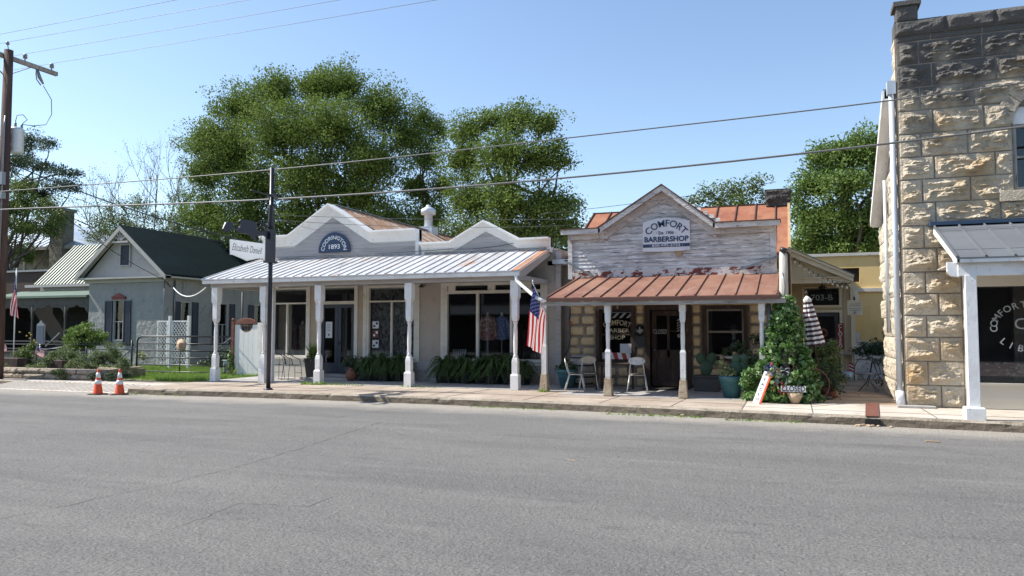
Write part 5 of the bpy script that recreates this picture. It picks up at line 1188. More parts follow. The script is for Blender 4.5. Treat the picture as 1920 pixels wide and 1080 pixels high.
# red brick wing and far stone building
t = thing('brick_building', 'low red brick building behind the flag at far left', 'building', (-40, 30, .1))
mb = MB(); mb.box(-52, -35.8, 30, 38, .1, 4.9); mb.build('wall', 'brick_wall', t); mb = MB(); mb.box(-52.1, -35.7, 29.9, 38.1, 4.9, 5.0); mb.build('coping', 'grey_metal', t)
t = thing('stone_house', 'old stone house with blue metal roof and stone chimney at far left', 'house', (-52, 40, .1))
mb = MB(); mb.box(-66, -48.3, 40, 50, .1, 7.7); mb.build('wall', 'far_stone', t)
mb = MB(); mb.slab((-67, 39.5, 7.75), (-47.6, 39.5, 7.75), (-57, 45, 10.9), (-67, 45, 10.9), .08); mb.slab((-47.6, 39.5, 7.75), (-47.6, 51, 7.75), (-57, 45.1, 10.9), (-57, 45, 10.9), .08); mb.slab((-67, 45, 10.9), (-57, 45, 10.9), (-47.6, 51, 7.75), (-67, 51, 7.75), .08)
for k in range(32): x = -66.8+k*.6; yy = 45 if x < -57 else 39.5+(1-(x+57)/9.4)*5.5; mb.bar((x, 39.5, 7.77), (x, yy, 7.77+3.15*(yy-39.5)/5.5), .05, .06)
mb.build('roof', 'blue_metal', t)
mb = MB(); mb.box(-67, -47.6, 39.42, 39.52, 7.5, 7.72); mb.build('eave_board', 'house_trim', t)
mb = MB(); mb.box(-50.0, -48.75, 39.3, 40.2, 6, 10.2); mb.box(-50.1, -48.65, 39.2, 40.3, 10.2, 10.42); mb.build('chimney', 'far_stone', t)
for x in (-54.4, -59): window(t, x, x+1.1, 5.2, 7.0, 39.96, mull=(x+.55,), rails=(6.1,), m='white_paint')

# ================================================================== SMALL THINGS
# iron wire fence behind the planting
fn = thing('wire_fence', 'low dark wire fence running behind the flower bed to the tube gate', 'fence', (-25, 20.6, .1))
mb = MB(); y = 21.3
for z in (.95, 1.12): mb.tube([(-34, y, z), (-22.65, y, z)], .014, 5)
for k in range(80): x = -34+k*.142; mb.tube([(x, y, .25), (x, y, .95)], .003, 3)
mb.build('wire_panel', 'dark_metal', fn)
for x in (-33, -30.3, -27.6, -25.0, -22.75): mb = MB(); mb.tube([(x, y, .1), (x, y, 1.3 if x > -23 else 1.05)], .035 if x > -23 else .022, 6); mb.build('post', 'dark_metal', fn)
mb = MB(); mb.tube([(-22.75, y, 1.0), (-23.5, y, .45)], .02, 5)
for k in range(28): t0 = -27.4+k*.17; mb.tube([(t0, y, 1.12), (t0+.04, y, 1.22), (t0+.10, y, 1.22), (t0+.14, y, 1.12)], .008, 4)
mb.build('scroll_top', 'dark_metal', fn)
# tube gate
gt = thing('tube_gate', 'black steel tube farm gate with wire mesh and a round plaque', 'gate', (-20, 21.3, .1))
GX0, GX1 = -22.5, -17.98; y = 21.3
mb = MB(); mb.tube([(GX0, y, .16), (GX0, y, 1.26), (GX0+.05, y, 1.38), (GX0+.2, y, 1.44), (GX1, y, 1.44), (GX1, y, .16)], .032, 8); mb.tube([(GX0, y, .18), (GX1, y, .18)], .028, 8); mb.build('outer_frame', 'dark_metal', gt)
for z in (.42, .68, .93, 1.18): mb = MB(); mb.tube([(GX0, y, z), (GX1, y, z)], .024, 8); mb.build('rail', 'dark_metal', gt)
mb = MB(); mb.tube([(-20.5, y, .18), (-20.5, y, .93)], .02, 6); mb.build('upright', 'dark_metal', gt)
mb = MB()
for k in range(45): x = GX0+.1+k*.1; mb.tube([(x, y+.03, .18), (x, y+.03, 1.42)], .0025, 3)
for k in range(12): z = .2+k*.1; mb.tube([(GX0, y+.03, z), (GX1, y+.03, z)], .0025, 3)
mb.build('wire_mesh', 'grey_metal', gt)
mb = MB(); mb.lathe([(0, 0), (.22, 0), (.22, .02), (0, .02)], (0, 0, 0), 20, M=Matrix.Translation((-20.4, y-.04, 1.14)) @ Matrix.Rotation(R(90), 4, 'X')); pq = mb.build('plaque', 'terracotta_pale', gt)
mb = MB()
for k in range(4): mb.box(-20.4-.13+abs(k-1.5)*.02, -20.4+.13-abs(k-1.5)*.02, y-.068, y-.062, 1.05+k*.05, 1.07+k*.05)
mb.build('engraving', 'terracotta', pq)
# posts with brace between gate and privacy door
t = thing('green_post', 'tall thin dark green post braced diagonally behind the white door', 'post', (-17.9, 21.3, .1))
mb = MB(); mb.tube([(-17.98, 21.5, .1), (-17.98, 21.5, 3.0)], .03, 6); mb.build('upright', 'cable_black', t); mb = MB(); mb.tube([(-18.0, 21.6, 1.7), (-19.25, 21.6, .95)], .025, 6); mb.build('brace', 'grey_metal', t)
t = thing('trellis', 'white diamond lattice screen standing on the lawn behind the tube gate', 'trellis', (-23.3, 24, .1))
mb = MB(); TY = 24.0
for a, b in ((-24.3, -23.75), (-23.55, -22.72)):
    mb.frame(a, b, .25, 2.06, TY-.02, TY+.02, .06); 
    for s_ in (1, -1):
        k = -20.0
        while k < 20:
            # line z = s*x + k clipped to rectangle
            pts = []
            for x in np.linspace(a+.05, b-.05, 12):
                z = s_*(x-a)*1.15+k
                if .3 <= z <= 2.02: pts.append((x, z))
            if len(pts) > 1: mb.bar((pts[0][0], TY+s_*.008, pts[0][1]), (pts[-1][0], TY+s_*.008, pts[-1][1]), .036, .010)
            k += .17
mb.build('lattice', 'white_paint', t)
for x in (-23.65, -22.68): mb = MB(); mb.box(x-.05, x+.05, TY-.05, TY+.05, .1, 2.25); mb.build('post', 'white_paint', t)
# privacy door
t = thing('garden_door', 'white boarded garden door with red brown arched header and scooped opening', 'gate', (-17.5, 21.2, .1))
DX0, DX1, y = -18.0, -17.0, 21.15
mb = MB(); n = 5; cxx = (DX0+DX1)/2
for i in range(n):
    a, b = DX0+.02+(DX1-DX0-.04)*i/n, DX0+.02+(DX1-DX0-.04)*(i+1)/n-.008; pts = [(a, .15), (b, .15)]
    for q in range(5):
        x = b+(a-b)*q/4; dd = abs(x-cxx); z = 1.86 if dd > .27 else 1.86-math.sqrt(max(0, .27**2-dd**2))*1.0
        pts.append((x, z))
    mb.prism(pts, 'y', y, y+.025)
mb.build('boards', 'plain_white', t)
mb = MB(); pts = [(cxx-.42*math.cos(R(k*12)), 1.88+.20*math.sin(R(k*12))) for k in range(16)]; mb.prism([(cxx-.46, 1.88)]+pts+[(cxx+.46, 1.88)], 'y', y-.03, y+.05)
mb.build('header', 'brown_paint', t, bevel=.01)
mb = MB(); mb.box(DX0-.10, DX0, y-.04, y+.06, .1, 1.98); mb.lathe([(.04, 0), (.055, .03), (.05, .08), (0, .1)], (DX0-.05, y, 1.98), 10); mb.build('gate_post', 'brown_paint', t); mb = MB(); mb.box(DX1, DX1+.12, y-.04, y+.06, .1, 1.92); mb.build('gate_post', 'white_paint', t)
mb = MB()
for k in range(4): mb.box(cxx-.22+k*.12, cxx-.14+k*.12, y+.05, y+.07, 1.66, 1.80)
mb.box(cxx-.26, cxx+.26, y+.07, y+.09, 1.60, 1.84, 1); mb.build('number_panel', ['ink', 'timber_tan'], t)
mb = MB(); mb.tube([(DX1+.02, y-.03, .2), (DX1+.02, y-.03, .8), (DX1+.08, y-.03, .95)], .008, 4); mb.build('cord', 'cable_black', t)
t = thing('utility_box', 'grey green utility box in the grass between porch post and garden door', 'utility box', (-18.6, 21.6, .1))
mb = MB(); mb.box(-18.85, -18.5, 21.6, 21.9, .1, .58); mb.box(-18.87, -18.48, 21.58, 21.92, .58, .62); mb.build('cabinet', 'galv_pipe', t, bevel=.01); mb = MB(); mb.box(-18.80, -18.55, 21.585, 21.60, .2, .5); mb.build('panel', 'grey_metal', t)
# garden wall of rough stone blocks
gw = thing('garden_wall', 'low two course rough stone wall round the flower bed at left', 'wall', (-22, 17.1, .1))
mb = MB(); random.seed(77); sd = 2000
for row, (z0, z1) in enumerate(((.14, .31), (.31, .47))):
    x = -34.0
    while x < -19.7:
        x2 = min(x+random.uniform(.5, 1.0), -19.6); sd += 1; d0 = random.uniform(0, .05)+.03*(1-row)
        rock(mb, x, x2, z0, z1, 17.12-d0, .03, .05, .05, sd, joint=.008, margin=0); mb.box(x+.008, x2-.008, 17.12-d0, 17.5, z0+.004, z1-.006); x = x2
    for k in range(4):
        a = Vector((-19.6, 17.25)); b = Vector((-20.4, 19.4)); p = a.lerp(b, k/4); q = a.lerp(b, (k+1)/4); mb.bar((p.x, p.y, (z0+z1)/2), (q.x, q.y, (z0+z1)/2), .3+random.uniform(-.03, .03), z1-z0-.01)
mb.build('stones', 'planter_stone', gw)
mb = MB(); mb.box(-34, -20.0, 17.4, 19.3, .1, .42); o = mb.build('flower_bed_soil', 'dirt'); o['kind'] = 'structure'
mb = MB(); mb.box(-27.0, -24.6, 18.3, 18.7, .42, .72); tag(mb.build('planter_box', 'dark_wood', bevel=.02), 'long dark planter box left of the small tilted flag in the flower bed', 'planter')
mb = MB(); a = at(93, 675, 18.0); b = at(122, 675, 18.0); mb.box(a.x, b.x, 17.9, 18.3, .42, a.z); tag(mb.build('planter_box', 'dark_wood', bevel=.02), 'short dark planter box right of the small tilted flag in the flower bed', 'planter')

def flag_surface(name, par, H0, H1, F0, F1, nrm, folds=3.0, amp=.05, stars=True, nu=36, nv=26, bow=0.0):
    """cloth between hoist edge H0(top)-H1(bottom) and fly edge F0-F1; 13 stripes, canton, stars"""
    H0, H1, F0, F1, nrm = map(Vector, (H0, H1, F0, F1, nrm)); nrm.normalize(); side = (H1-H0)
    def S(u, v, off=0.0):
        p = H0.lerp(H1, v).lerp(F0.lerp(F1, v), u)
        w_ = amp*min(1, u*4+.15)*(math.sin(v*folds*2*math.pi+u*2.0)+.4*math.sin(v*folds*4.4+u*5))
        return p+nrm*(w_+off)+Vector((0, 0, -bow*math.sin(math.pi*v)*u))
    mb = MB(); nv = 26; vs = [S(i/nu, j/nv) for j in range(nv+1) for i in range(nu+1)]
    for j in range(nv):
        st = j//2
        for i in range(nu):
            u, v = i/nu, j/nv; mi = 2 if (u < .40 and st < 7) else (0 if st % 2 == 0 else 1)
            mb.f.append((j*(nu+1)+i, j*(nu+1)+i+1, (j+1)*(nu+1)+i+1, (j+1)*(nu+1)+i)); mb.m.append(mi); mb.sm.append(True)
    mb.v = [tuple(p) for p in vs]; cl = mb.build('cloth', ['flag_red', 'flag_white', 'flag_blue'], par)
    if stars:
        mb = MB(); hl = (F0-H0).length; vl = side.length
        for r_ in range(9):
            for c_ in range(6 if r_ % 2 == 0 else 5):
                u = (.40)*(c_*2+1+(r_ % 2))/12; v = (7/13)*(r_+1)/10
                for sg in (1, -1):
                    q = []
                    for k in range(10):
                        rr_ = (.030 if k % 2 == 0 else .012); t_ = math.pi*k/5
                        q.append(S(u+rr_*math.cos(t_)*.54/.9, v+rr_*math.sin(t_)*.9, sg*.003))
                    mb.add(q, [tuple(range(10))])
        mb.build('stars', 'flag_white', cl)
    return cl
# big flag
t = thing('hanging_flag', 'united states flag hanging from an angled staff by the shop porch corner', 'flag', (-5.9, 17.8, 1.9))
tip = at(999, 531, 17.35); ft_ = at(1026, 590, 17.93)
mb = MB(); mb.tube([ft_, tip], .013, 8); mb.lathe([(0, 0), (.022, .02), (.018, .05), (0, .09)], tip, 8); mb.build('staff', 'galv_pipe', t)
hoist0 = tip.lerp(ft_, .06); hoist1 = at(1022, 592, 17.8)
flag_surface('cloth', t, hoist0, hoist1, at(989, 648, 17.35), at(1012, 664, 17.8), (-.55, -1, .1), folds=1.6, amp=.045)
# flag on the tall white pole
t = thing('flagpole', 'thin white flagpole with a limp flag in the flower bed at far left', 'flagpole', (-24.4, 18.6, .4))
p = at(26, 645, 18.6); mb = MB(); mb.tube([(p.x, 18.6, .4), (p.x, 18.6, at(27, 506, 18.6).z)], .02, 8); zt = at(27, 506, 18.6).z; mb.lathe([(0, 0), (.035, .03), (0, .07)], (p.x, 18.6, zt), 8); mb.build('pole', 'plain_white', t)
flag_surface('cloth', t, (p.x, 18.58, zt-.15), (p.x-.02, 18.58, zt-.75), at(36, 598, 18.5), at(16, 588, 18.5), (0.1, -1, 0), folds=1.4, amp=.05)
def stick_flag(label, u, v, y, tilt, sz=.32):
    a = at(u, v, y); t = thing('stick_flag', label, 'flag', (a.x, y, .42))
    top = a+Vector((tilt*.45, 0, .50)); mb = MB(); mb.tube([a, top], .006, 5); mb.build('stick', 'timber_tan', t)
    d_ = (top-a).normalized(); pr_ = Vector((d_.z, 0, -d_.x)); flag_surface('cloth', t, top, top-d_*sz*.75, top+pr_*sz*1.15+Vector((0, -.05, -.05)), top-d_*sz*.75+pr_*sz*1.15+Vector((0, 0, -.03)), (0, -1, 0), amp=.012, folds=1.0, stars=False)
stick_flag('small tilted stick flag stuck in the flower bed between two dark planter boxes', 62, 677, 17.7, .35, .36)
stick_flag('small stick flag cut off at the left edge of the flower bed', -3, 672, 17.7, -.05, .36)
# historical marker
t = thing('historical_marker', 'blue grey marker plaque with a crested top on a post beyond the flower bed', 'marker', (-24.4, 20.3, .1))
p = at(76, 642, 20.3); x = p.x; mb = MB(); pts = [(x-.2, 1.15), (x+.2, 1.15), (x+.2, 1.86), (x+.14, 1.93), (x+.07, 1.93)]+[(x+.07*math.cos(R(k*30)), 1.95+.07*math.sin(R(k*30))) for k in range(7)]+[(x-.07, 1.93), (x-.14, 1.93), (x-.2, 1.86)]
mb.prism(pts, 'y', 20.28, 20.32); pl = mb.build('plate', 'grey_metal', t); mb = MB(); mb.box(x-.17, x+.17, 20.27, 20.279, 1.18, 1.83); mb.build('face', 'marker_blue', pl)
mb = MB(); mb.tube([(x, 20.3, .1), (x, 20.3, 1.15)], .035, 8); mb.build('post', 'grey_metal', t)

# traffic cones
def cone():
    t = thing('traffic_cone', '', 'traffic cone', (0, 0, 0), 'traffic cones by the driveway')
    mb = MB(); mb.box(-.19, .19, -.19, .19, 0, .03); mb.build('base', 'rubber', t, bevel=.01)
    R_ = lambda z: .135-(.135-.028)*(z-.03)/.69
    def ring(z0, z1, m, nm, e=0.0): mb = MB(); mb.lathe([(R_(z0)+e, z0), (R_(z1)+e, z1)], (0, 0, 0), 20); return mb.build(nm, m, t)
    mb = MB(); mb.lathe([(R_(.03)+.01, .028), (R_(.05), .05), (R_(.7), .70), (.024, .725), (0, .73)], (0, 0, 0), 20); mb.build('body', 'cone_orange', t)
    ring(.30, .42, 'cone_white', 'reflective_collar', .002); ring(.48, .63, 'cone_white', 'reflective_collar', .002)
    return t
c0 = cone(); c0.scale = (.9, .9, .9); c0.location = (-16.9, 14.78, 0); c0['label'] = 'left orange traffic cone with white collars, nearer the driveway ramp'
c1 = copy_tree(c0); c1.location = (-16.32, 14.93, 0); c1.rotation_euler = (R(1.5), 0, R(25)); c1['label'] = 'right orange traffic cone with white collars, beside the kerb end'

# ---------------- street pole with longhorn silhouette and hanging sign
sp = thing('street_pole', 'tall slim black steel pole at the kerb before the white shop', 'pole', (-12.52, 16, .15))
mb = MB(); mb.tube([(-12.52, 16, .15), (-12.52, 16, 5.85)], .055, 14); mb.build('shaft', 'pole_blue_black', sp); mb = MB(); mb.lathe([(.12, 0), (.12, .02), (.07, .05)], (-12.52, 16, .15), 14); mb.build('foot', 'pole_blue_black', sp)
mb = MB(); mb.box(-12.60, -12.44, 15.88, 16.09, 3.42, 4.25); mb.box(-12.62, -12.42, 15.84, 16.16, 3.38, 3.43); mb.lathe([(.075, 4.25), (.09, 4.35), (.06, 4.8), (.075, 4.85), (.06, 4.9)], (-12.52, 16, 0), 12); mb.build('sleeve', 'pole_blue_black', sp)
mb = MB(); mb.tube([(-12.52, 15.2, 5.12), (-12.52, 16.6, 5.12)], .02, 6); mb.box(-12.62, -12.42, 15.93, 16.07, 5.08, 5.16); mb.build('cable_arm', 'dark_metal', sp)
t = thing('animal_silhouette', 'flat black steel bull silhouette with scrolls projecting from the street pole', 'sign', (-12.5, 15.1, 4.0))
def zp_(px_, pz_):  # zoomed drawing units -> (y,z) in the plane x=-12.52
    u, v = 410+px_/9.82, 390+pz_/9.82; d_ = ray(u, v); k = -12.52/d_[0]; return (k*d_[1], CAMH+k*d_[2])
out = [(75, 430), (70, 380), (95, 320), (120, 265), (165, 245), (215, 255), (255, 275), (270, 320), (300, 370), (350, 385), (385, 350), (395, 290), (370, 240), (395, 210), (450, 225), (520, 215), (600, 235), (680, 270), (690, 340), (700, 410), (760, 440), (830, 430), (920, 450), (925, 600), (890, 560), (840, 520), (760, 495), (700, 520), (660, 545), (715, 600), (690, 605), (600, 545), (560, 490), (480, 470), (380, 460), (320, 410), (250, 385), (200, 400), (150, 440), (100, 450)]
mb = MB(); mb.prism([zp_(*p) for p in out], 'x', -12.53, -12.50); mb.build('plate', 'pole_blue_black', t)
for cx_, cz_, r_ in ((730, 300, 42), (740, 390, 38), (870, 280, 40), (880, 390, 42), (320, 330, 50), (800, 340, 30), (805, 250, 25)):
    pts = []; mb = MB()
    for k in range(15): q = zp_(cx_+r_*math.cos(k*.45), cz_+r_*math.sin(k*.45)); pts.append((-12.515, *q))
    mb.tube(pts, .012, 5); mb.build('scroll', 'pole_blue_black', t)
t = thing('shop_sign_board', 'white hanging board with cursive script swinging below the bull silhouette', 'sign', (-12.52, 15.1, 3.6))
b_ = [(212, 575), (845, 660), (845, 965), (795, 915), (760, 930), (700, 935), (560, 965), (520, 975), (450, 940), (350, 900), (255, 860), (212, 860)]
mb = MB(); mb.prism([zp_(*p) for p in b_], 'x', -12.532, -12.508); mb.build('board', 'banner_white', t)
mb = MB(); o_ = zp_(520, 760); mb.text('Elizabeth Daniell', .25, (-12.503, o_[0]-.02, o_[1]), xd=(0, 1, 0), up=(0, -.05, 1), shear=.5, width=1.10, th=.004, bold=-.012); mb.text('simple southern living', .06, (-12.503, zp_(540, 0)[0], zp_(540, 850)[1]), xd=(0, 1, 0), shear=.2, width=.8, th=.004) if False else None
mb.build('lettering', 'ink', t)
mb = MB()
for a, b in (((780, 500), (780, 660)), ((290, 560), (290, 600))): p, q = zp_(*a), zp_(*b); mb.tube([(-12.52, *p), (-12.52, *q)], .010, 5)
p, q = zp_(290, 400), zp_(290, 590); mb.tube([(-12.52, *p), (-12.52, *q)], .006, 5); mb.build('chain', 'dark_metal', t)

# ---------------- utility pole
up_ = thing('utility_pole', 'tall dark wooden utility pole with crossarm and grey transformer at left edge', 'utility pole', (-23.2, 16.6, 0))
UX, UY = -23.2, 16.6
mb = MB(); mb.tube([(UX, UY, 0), (UX, UY, 5), (UX, UY, 10.55)], [.19, .16, .13], 14); mb.build('pole', 'creosote_wood', up_)
mb = MB(); mb.box(UX-.2, UX-.08, 15.0, 18.4, 10.30, 10.44); mb.build('crossarm', 'grey_wood', up_, bevel=.01)
mb = MB(); mb.bar((UX-.14, 15.7, 10.32), (UX-.14, UY-.02, 9.75), .04, .02); mb.bar((UX-.14, 17.5, 10.32), (UX-.14, UY+.02, 9.75), .04, .02); mb.build('brace', 'grey_wood', up_)
for y in (15.15, 17.25, 18.2): mb = MB(); mb.lathe([(.02, 0), (.02, .08), (.07, .09), (.05, .12), (.075, .13), (.05, .17), (.07, .18), (.05, .23), (0, .24)], (UX-.14, y, 10.44), 10); mb.build('insulator', 'grey_metal', up_)
mb = MB(); mb.tube([(UX, UY, 10.5), (UX, UY-.05, 10.75)], .015); mb.lathe([(.05, 0), (.06, .05), (.03, .1), (0, .1)], (UX, UY-.05, 10.72), 8); mb.build('insulator', 'grey_metal', up_)
mb = MB(); ty = UY+.36; mb.lathe([(.19, 7.32), (.21, 7.36), (.21, 8.05), (.22, 8.08), (.16, 8.14), (0, 8.16)], (UX, ty, 0), 20); mb.box(UX-.04, UX+.04, UY, ty, 7.5, 7.6); mb.box(UX-.04, UX+.04, UY, ty, 7.9, 8.0)
tr_ = mb.build('transformer', 'galv_pipe', up_)
for dy in (-.05, .16): mb = MB(); mb.lathe([(.03, 0), (.045, .03), (.03, .06), (.045, .09), (.03, .12), (.04, .15), (.015, .2)], (UX, ty+dy, 8.12), 8); mb.build('bushing', 'grey_metal', tr_)
mb = MB(); mb.tube([(UX-.1, 17.65, 10.28), (UX-.1, 17.75, 10.05), (UX-.05, 17.85, 9.85)], [.05, .06, .03], 8); mb.tube([(UX-.1, 17.6, 10.2), (UX-.1, 17.65, 9.95), (UX-.1, 17.8, 9.8)], .02, 6); mb.build('fuse_cutout', 'grey_metal', up_)
mb = MB(); mb.tube([(UX-.05, 17.85, 9.8), (UX, 18.12, 9.4), (UX, 18.15, 8.9), (UX, 17.95, 8.5), (UX, 17.5, 8.35), (UX, 17.15, 8.3), (UX, 17.1, 8.3)], .012, 5); mb.tube([(UX, 16.9, 8.3), (UX, 16.95, 8.55), (UX, 17.15, 8.62), (UX, 17.3, 8.5), (UX, 17.14, 8.32)], .012, 5); mb.build('jumper_wire', 'cable_black', up_)
mb = MB(); mb.tube([(UX+.12, UY-.14, 0), (UX+.12, UY-.14, 8.0), (UX+.1, UY-.1, 8.4)], .03, 6); mb.tube([(UX+.02, UY-.2, 2.2), (UX+.02, UY-.2, 7.0)], .02, 6); mb.build('conduit', 'grey_metal', up_)
mb = MB(); mb.box(UX-.2, UX+.22, UY-.22, UY-.1, 6.2, 6.6); mb.box(UX-.1, UX+.25, UY-.24, UY-.1, 5.75, 5.95); mb.build('cable_bracket', 'grey_metal', up_)
def wire(label, pts, r, m, kind='overhead cable', nm='power_cable'):
    mb = MB(); mb.tube(pts, r, 6); tag(mb.build(nm, m), label, kind)
XL, XR = -70, 18
wire('topmost thin overhead wire crossing the upper left sky', [(XL, 15.5, 10.6), (UX, 15.5, 10.50), (XR, 15.5, 10.58)], .007, 'cable_pale')
wire('second overhead wire from the top, from the pin on the pole head', [(XL, 16.5, 10.8), (UX, 16.55, 10.8), (0, 16.5, 10.58), (XR, 16.5, 10.8)], .007, 'cable_pale')
wire('third overhead wire from the top, from the middle of the crossarm', [(XL, 17.25, 10.7)]+sag((UX-.14, 17.25, 10.68), (XR, 17.25, 10.75), .08), .007, 'cable_pale')
wire('lowest of the four thin overhead wires, from the crossarm end', [(XL, 18.2, 10.7)]+sag((UX-.14, 18.2, 10.68), (XR, 18.2, 10.75), .06), .007, 'cable_pale')
def spline(keys, y, n=8):
    o = []
    for i in range(len(keys)-1):
        for k in range(n):
            f = k/n; p0 = keys[max(i-1, 0)]; p1, p2 = keys[i], keys[i+1]; p3 = keys[min(i+2, len(keys)-1)]
            z = .5*((2*p1[1])+(-p0[1]+p2[1])*f+(2*p0[1]-5*p1[1]+4*p2[1]-p3[1])*f*f+(-p0[1]+3*p1[1]-3*p2[1]+p3[1])*f**3)
            o.append((p1[0]+(p2[0]-p1[0])*f, y, z))
    o.append((keys[-1][0], y, keys[-1][1])); return o
wire('upper of two thick pale cables slung past the top of the street pole', spline([(XL, 6.6), (-45, 6.0), (-22.2, 5.87), (-12.5, 5.80), (-4.2, 5.93), (4, 6.17), (18, 6.8)], 16.0), .014, 'cable_pale')
wire('lower and thickest of the two pale cables slung across the street front', spline([(XL, 6.0), (-45, 5.5), (-22.2, 5.31), (-12.5, 5.03), (-4.2, 5.04), (4, 5.36), (18, 6.0)], 16.0), .021, 'cable_pale')
wire('pair of twisted black service cables from the utility pole to the stucco house', sag((UX, UY, 6.9), (-26.0, 26.0, 3.9), .35)+[(-26.0, 26.4, 3.6)], .014, 'cable_black')
wire('thick black service cable dropping from the utility pole toward the white shop', sag((UX, UY, 7.0), (-16.2, 20.5, 4.45), .25), .018, 'cable_black')
wire('thin black wire beside the service cable toward the white shop', sag((UX, UY, 6.8), (-16.2, 20.6, 4.3), .35), .008, 'cable_black')
wire('thin pale wire from the street pole across both gables to the barber shop', sag((-12.5, 16.0, 4.62), (-5.7, 20.0, 4.72), .05), .006, 'cable_pale')
wire('second thin wire lower across the gables to the barber shop corner', sag((-12.5, 16.0, 4.50), (-5.7, 20.0, 4.55), .12), .006, 'cable_pale')
wire('thin wire from the street pole up to the navy arched sign gable', sag((-12.5, 16, 4.6), (-13.9, 20.2, 4.8), .05), .005, 'cable_pale')
wire('loose black wire lying along the top edge of the white porch roof', sag((-16.0, 20.15, 4.02), (-9.4, 20.2, 4.05), .04)+sag((-9.4, 20.2, 4.05), (-6.5, 20.25, 4.35), .12), .008, 'cable_black')
wire('pale garden hose like cable looped under the eave beside the stucco house', sag((-24.0, 24.5, 3.42), (-17.5, 19.2, 3.02), .32), .02, 'plain_white')
wire('black cord drooping across the front of the barber gable to its chimney', sag((-6.2, 19.0, 4.75), (-.3, 19.0, 5.2), .06), .006, 'cable_black')
mb = MB(); b = (-.19, 17.42, .16)
mb.tube([(b[0], b[1], .16), (b[0]+.01, b[1], 2), (b[0]+.03, b[1], 3.36)], [.095, .09, .08], 12); mb.tube([(b[0]+.03, b[1]-.02, 3.36), (b[0]+.06, b[1]-.04, 3.44)], .085, 10, 1)
t = thing('wooden_post', 'weathered grey timber post rising out of the vine by the barber shop corner', 'post', b); mb.build('timber', ['post_wood', 'dark_metal'], t)
mb = MB(); mb.tube([(b[0]+.15, b[1]+.08, .16), (b[0]+.15, b[1]+.08, 3.3), (b[0]+.06, b[1], 3.42)], .03, 8); mb.build('conduit', 'dark_metal', t)
mb = MB(); mb.tube([(b[0]+.10, b[1]-.11, 1.7), (b[0]+.10, b[1]-.11, 2.35)], .035, 7); mb.build('cable_guard', 'grey_wood', t)
mb = MB(); mb.tube([(b[0], b[1]-.09, 2.9), (b[0]+.06, b[1]-.12, 2.6), (b[0]+.02, b[1]-.1, 2.3), (b[0]+.2, b[1]-.1, 2.2)], .012, 5); mb.lathe([(.05, 0), (.05, .1), (0, .12)], (b[0]+.12, b[1]-.1, 2.26), 8); mb.build('cable_loop', 'grey_metal', t)
mb = MB(); mb.box(b[0]-.06, b[0]+.04, b[1]-.13, b[1]-.095, 1.9, 2.1); mb.build('tin_tag', 'laminate_pale', t)
# ================================================================== FURNITURE AND PLANTS
def place(o, x, y, rz, label, z=.162):
    o.location = (x, y, z); o.rotation_euler = (0, 0, R(rz)); o['label'] = label; return o
# school chairs (face +y in their own space; back at -y)
def school_chair(back_m):
    t = thing('school_chair', '', 'chair', (0, 0, 0), 'school chairs outside the barber shop'); mb = MB()
    for s in (-1, 1):
        mb.tube([(s*.24, .24, 0), (s*.18, .16, .42)], .012, 6); mb.tube([(s*.24, -.26, 0), (s*.18, -.14, .42)], .012, 6)
        mb.tube([(s*.18, .16, .42), (s*.18, -.14, .42), (s*.17, -.20, .56), (s*.13, -.25, .80)], .012, 6)
    mb.tube([(-.18, .16, .42), (.18, .16, .42)], .011, 6); mb.tube([(-.18, -.14, .42), (.18, -.14, .42)], .011, 6)
    mb.build('frame', 'chair_white_steel', t)
    mb = MB(); pts = [(.21*math.cos(a)*(1 if abs(math.cos(a)) < .9 else .97), .01+.20*math.sin(a)) for a in [k*math.pi/12 for k in range(24)]]; mb.prism(pts, 'z', .432, .447); mb.build('seat', 'grey_brown', t, bevel=.004)
    mb = MB(); vs = []; n = 20
    for k in range(n): a = 2*math.pi*k/n; vs.append((.20*math.cos(a), -.262+.04*math.cos(a)**2, .76+.095*math.sin(a)))
    vs2 = [(x, y+.014, z) for x, y, z in vs]; mb.add(vs+vs2, [tuple(range(n)), tuple(range(2*n-1, n-1, -1))]+[(i, i+n, (i+1) % n+n, (i+1) % n) for i in range(n)]); mb.build('backrest', back_m, t)
    return t
c = school_chair('laminate_tan'); place(c, -4.86, 18.75, 12, 'tan backed school chair with its back to the street, left of the barber table')
c2 = school_chair('grey_brown'); place(c2, -5.05, 18.15, -78, 'school chair seen side on with a dark back, in front of the barrel')
c3 = school_chair('laminate_pale'); place(c3, -3.55, 18.35, 8, 'pale pinkish backed school chair right of the barber shop table')
t = thing('cafe_table', 'small dark wooden table between the school chairs', 'table', (-4.25, 18.9, .162)); mb = MB(); mb.box(-4.72, -3.78, 18.6, 19.3, .86-.05, .89-.05); mb.build('top', 'dark_wood', t, bevel=.005)
for x in (-4.66, -3.86):
    for y in (18.66, 19.22): mb = MB(); mb.box(x-.0, x+.05, y-.025, y+.025, .162, .81); mb.build('leg', 'dark_metal', t)
t = thing('barrel', 'old dark wooden barrel against the stone wall behind the school chair', 'barrel', (-5.25, 19.6, .162)); mb = MB(); mb.lathe([(.27, 0), (.33, .25), (.35, .43), (.33, .62), (.27, .86), (.25, .86), (.25, .84), (0, .84)], (-5.25, 19.55, .162), 22); mb.build('staves', 'grey_wood', t)
for z in (.1, .28, .58, .78): mb = MB(); r0 = .27+.082*math.sin(math.pi*z/.86); mb.lathe([(r0+.004, z-.02), (r0+.006, z+.02)], (-5.25, 19.55, .162), 22); mb.build('hoop', 'dark_metal', t)
